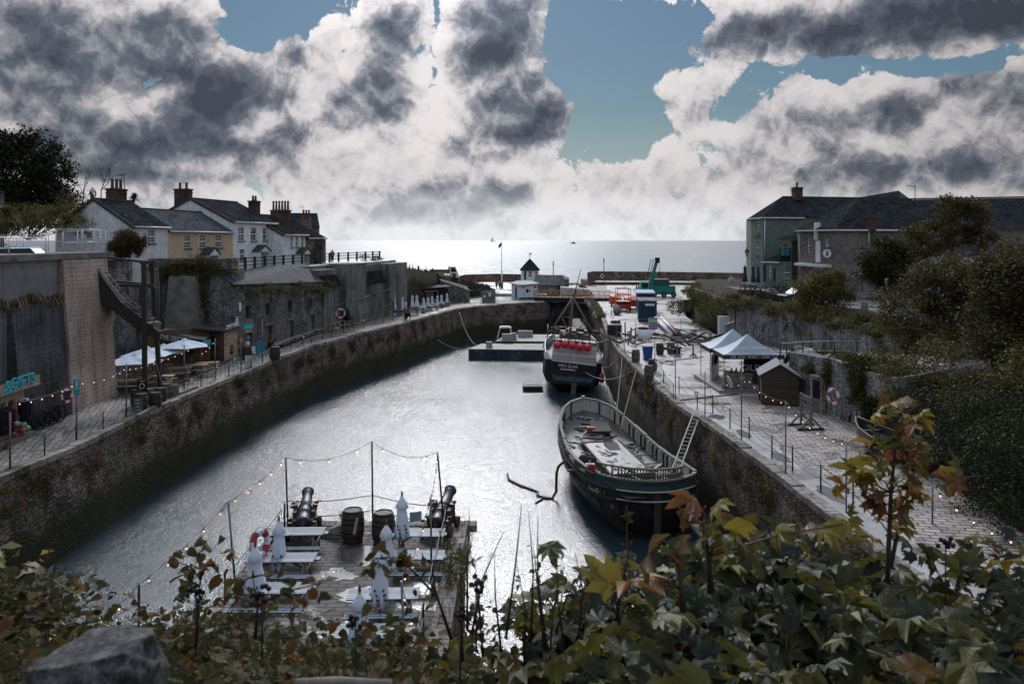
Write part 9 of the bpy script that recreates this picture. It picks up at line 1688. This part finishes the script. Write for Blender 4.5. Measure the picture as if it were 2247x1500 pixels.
q=random.Random(33);st_=[(1110,1340,1145,1105),(1025,1320,1030,1110),(1035,1330,1105,1165),(1165,1350,1160,1120),(1195,1370,1170,1190),(1200,1370,1180,1130),(1240,1380,1222,1200),(1060,1380,1040,1215),(1100,1370,1085,1210),(1220,1330,1275,1250),(1350,1300,1375,1110),(1270,1340,1262,1210),(1015,1390,1010,1190),(1150,1400,1135,1240),(1205,1400,1230,1260),(1360,1310,1340,1230)]
for i,(x0,y0,x1,y1)in enumerate(st_):
 Yv=3.4+.12*(i%5);a,c=D(x0,y0+60,Yv),D(x1,y1,Yv);m=a.lerp(c,.55)+Vector((q.uniform(-.03,.03),0,0));r=thing('budded_stalk','thin bare budded stalk against the bright water, %s planted, reaching column %s'%(od(i),['left','centre','right'][0 if x1<1090 else(1 if x1<1200 else 2)]),'plant',tuple(a),group='bare stalks in the foreground');MB().tube([a,m,c],[.007 if i!=10 else .011,.004,.0015],5).build('stem',m_dkwood,r);C=[]
 for k in range(22 if i in(4,6,7,10,12,13,14,11)else 7):t=q.uniform(.15,1 if i in(4,6,10,12,7)else .6);p=a.lerp(m,t/.55)if t<.55 else m.lerp(c,(t-.55)/.45);C.append(np.array(p)+np.array([q.uniform(-.025,.025),q.uniform(-.02,.02),0]))
 leaves('buds',np.array(C),.035,g_autumn if i%3 else g_bram,r,np.random.default_rng(i),'oval',.2,.5)
m_berry=pl('dark_berries',(.012,.006,.008),.35,0,.2,9)
for i,(px,py,Y)in enumerate([(1045,1283,3.4),(1010,1345,3.3),(430,1300,3.6),(780,1365,3.8),(2075,1190,3.6),(575,1300,3.5)]):
 c=Vector(F3(px,py,Y));r=thing('berry_cluster','dark seed head among the foreground plants, %s'%['topmost, against the bright water','just below the topmost one','in the bramble left of the jetty','below the lowest parasol','in the right sycamore mass','near the left jetty tables'][i],'berries',tuple(c));b=MB()
 for k in range(11):b.ball(c+Vector((q.uniform(-.035,.035),q.uniform(-.03,.03),q.uniform(-.03,.03))),.012,6,5)
 b.build('berries',m_berry,r);MB().tube([c,c-Vector((.0,0,.28))],.004,4).build('stalk',m_dkwood,r)
rk,t_,b_=base_mat('granite');pos=t_.node('ShaderNodeTexCoord').outputs['Object'];n_=t_.noise(pos,13,9,.78);n2_=t_.noise(pos,38,4,.7)
t_.set(b_.inputs['Base Color'],t_.mix(1.0,t_.ramp(n_,[(.40,(.03,.028,.028)),(.5,(.11,.105,.105)),(.60,(.30,.29,.285))]),t_.ramp(n2_,[(.35,.6),(.65,1.2)]),'MULTIPLY'));b_.inputs['Roughness'].default_value=.85;t_.set(b_.inputs['Normal'],t_.node('ShaderNodeBump',{'Strength':1.0,'Distance':.06,'Height':t_.m('ADD',n_,t_.m('MULTIPLY',n2_,.5))}))
c=Vector(F3(225,1500,2.55));q=random.Random(5);import mathutils
b=MB();b.ball((0,0,0),1,90,60);V=[]
for v in b.v:
 v=Vector(v);d=1+.22*mathutils.noise.noise(v*1.3+Vector((4,2,7)))+.10*mathutils.noise.noise(v*3.1)+.06*mathutils.noise.noise(v*8)+.03*mathutils.noise.noise(v*21)
 v=v*d;v.x=max(min(v.x,.84+.05*v.z),-.9);v.z=min(v.z,.80+.16*v.x-.1*abs(v.x));V.append((c.x+v.x*.205,c.y+v.y*.20,c.z+v.z*.175))
b.v=V;tag(b.build('granite_boulder',rk),'rough grey granite boulder in the bottom left corner','rock')
tag(MB().tube([F3(650,1497,2.4),F3(740,1492,2.4),F3(860,1500,2.4)],.012,7).build('fallen_branch',m_rail),'pale bare branch lying along the bottom edge of the picture','branch')
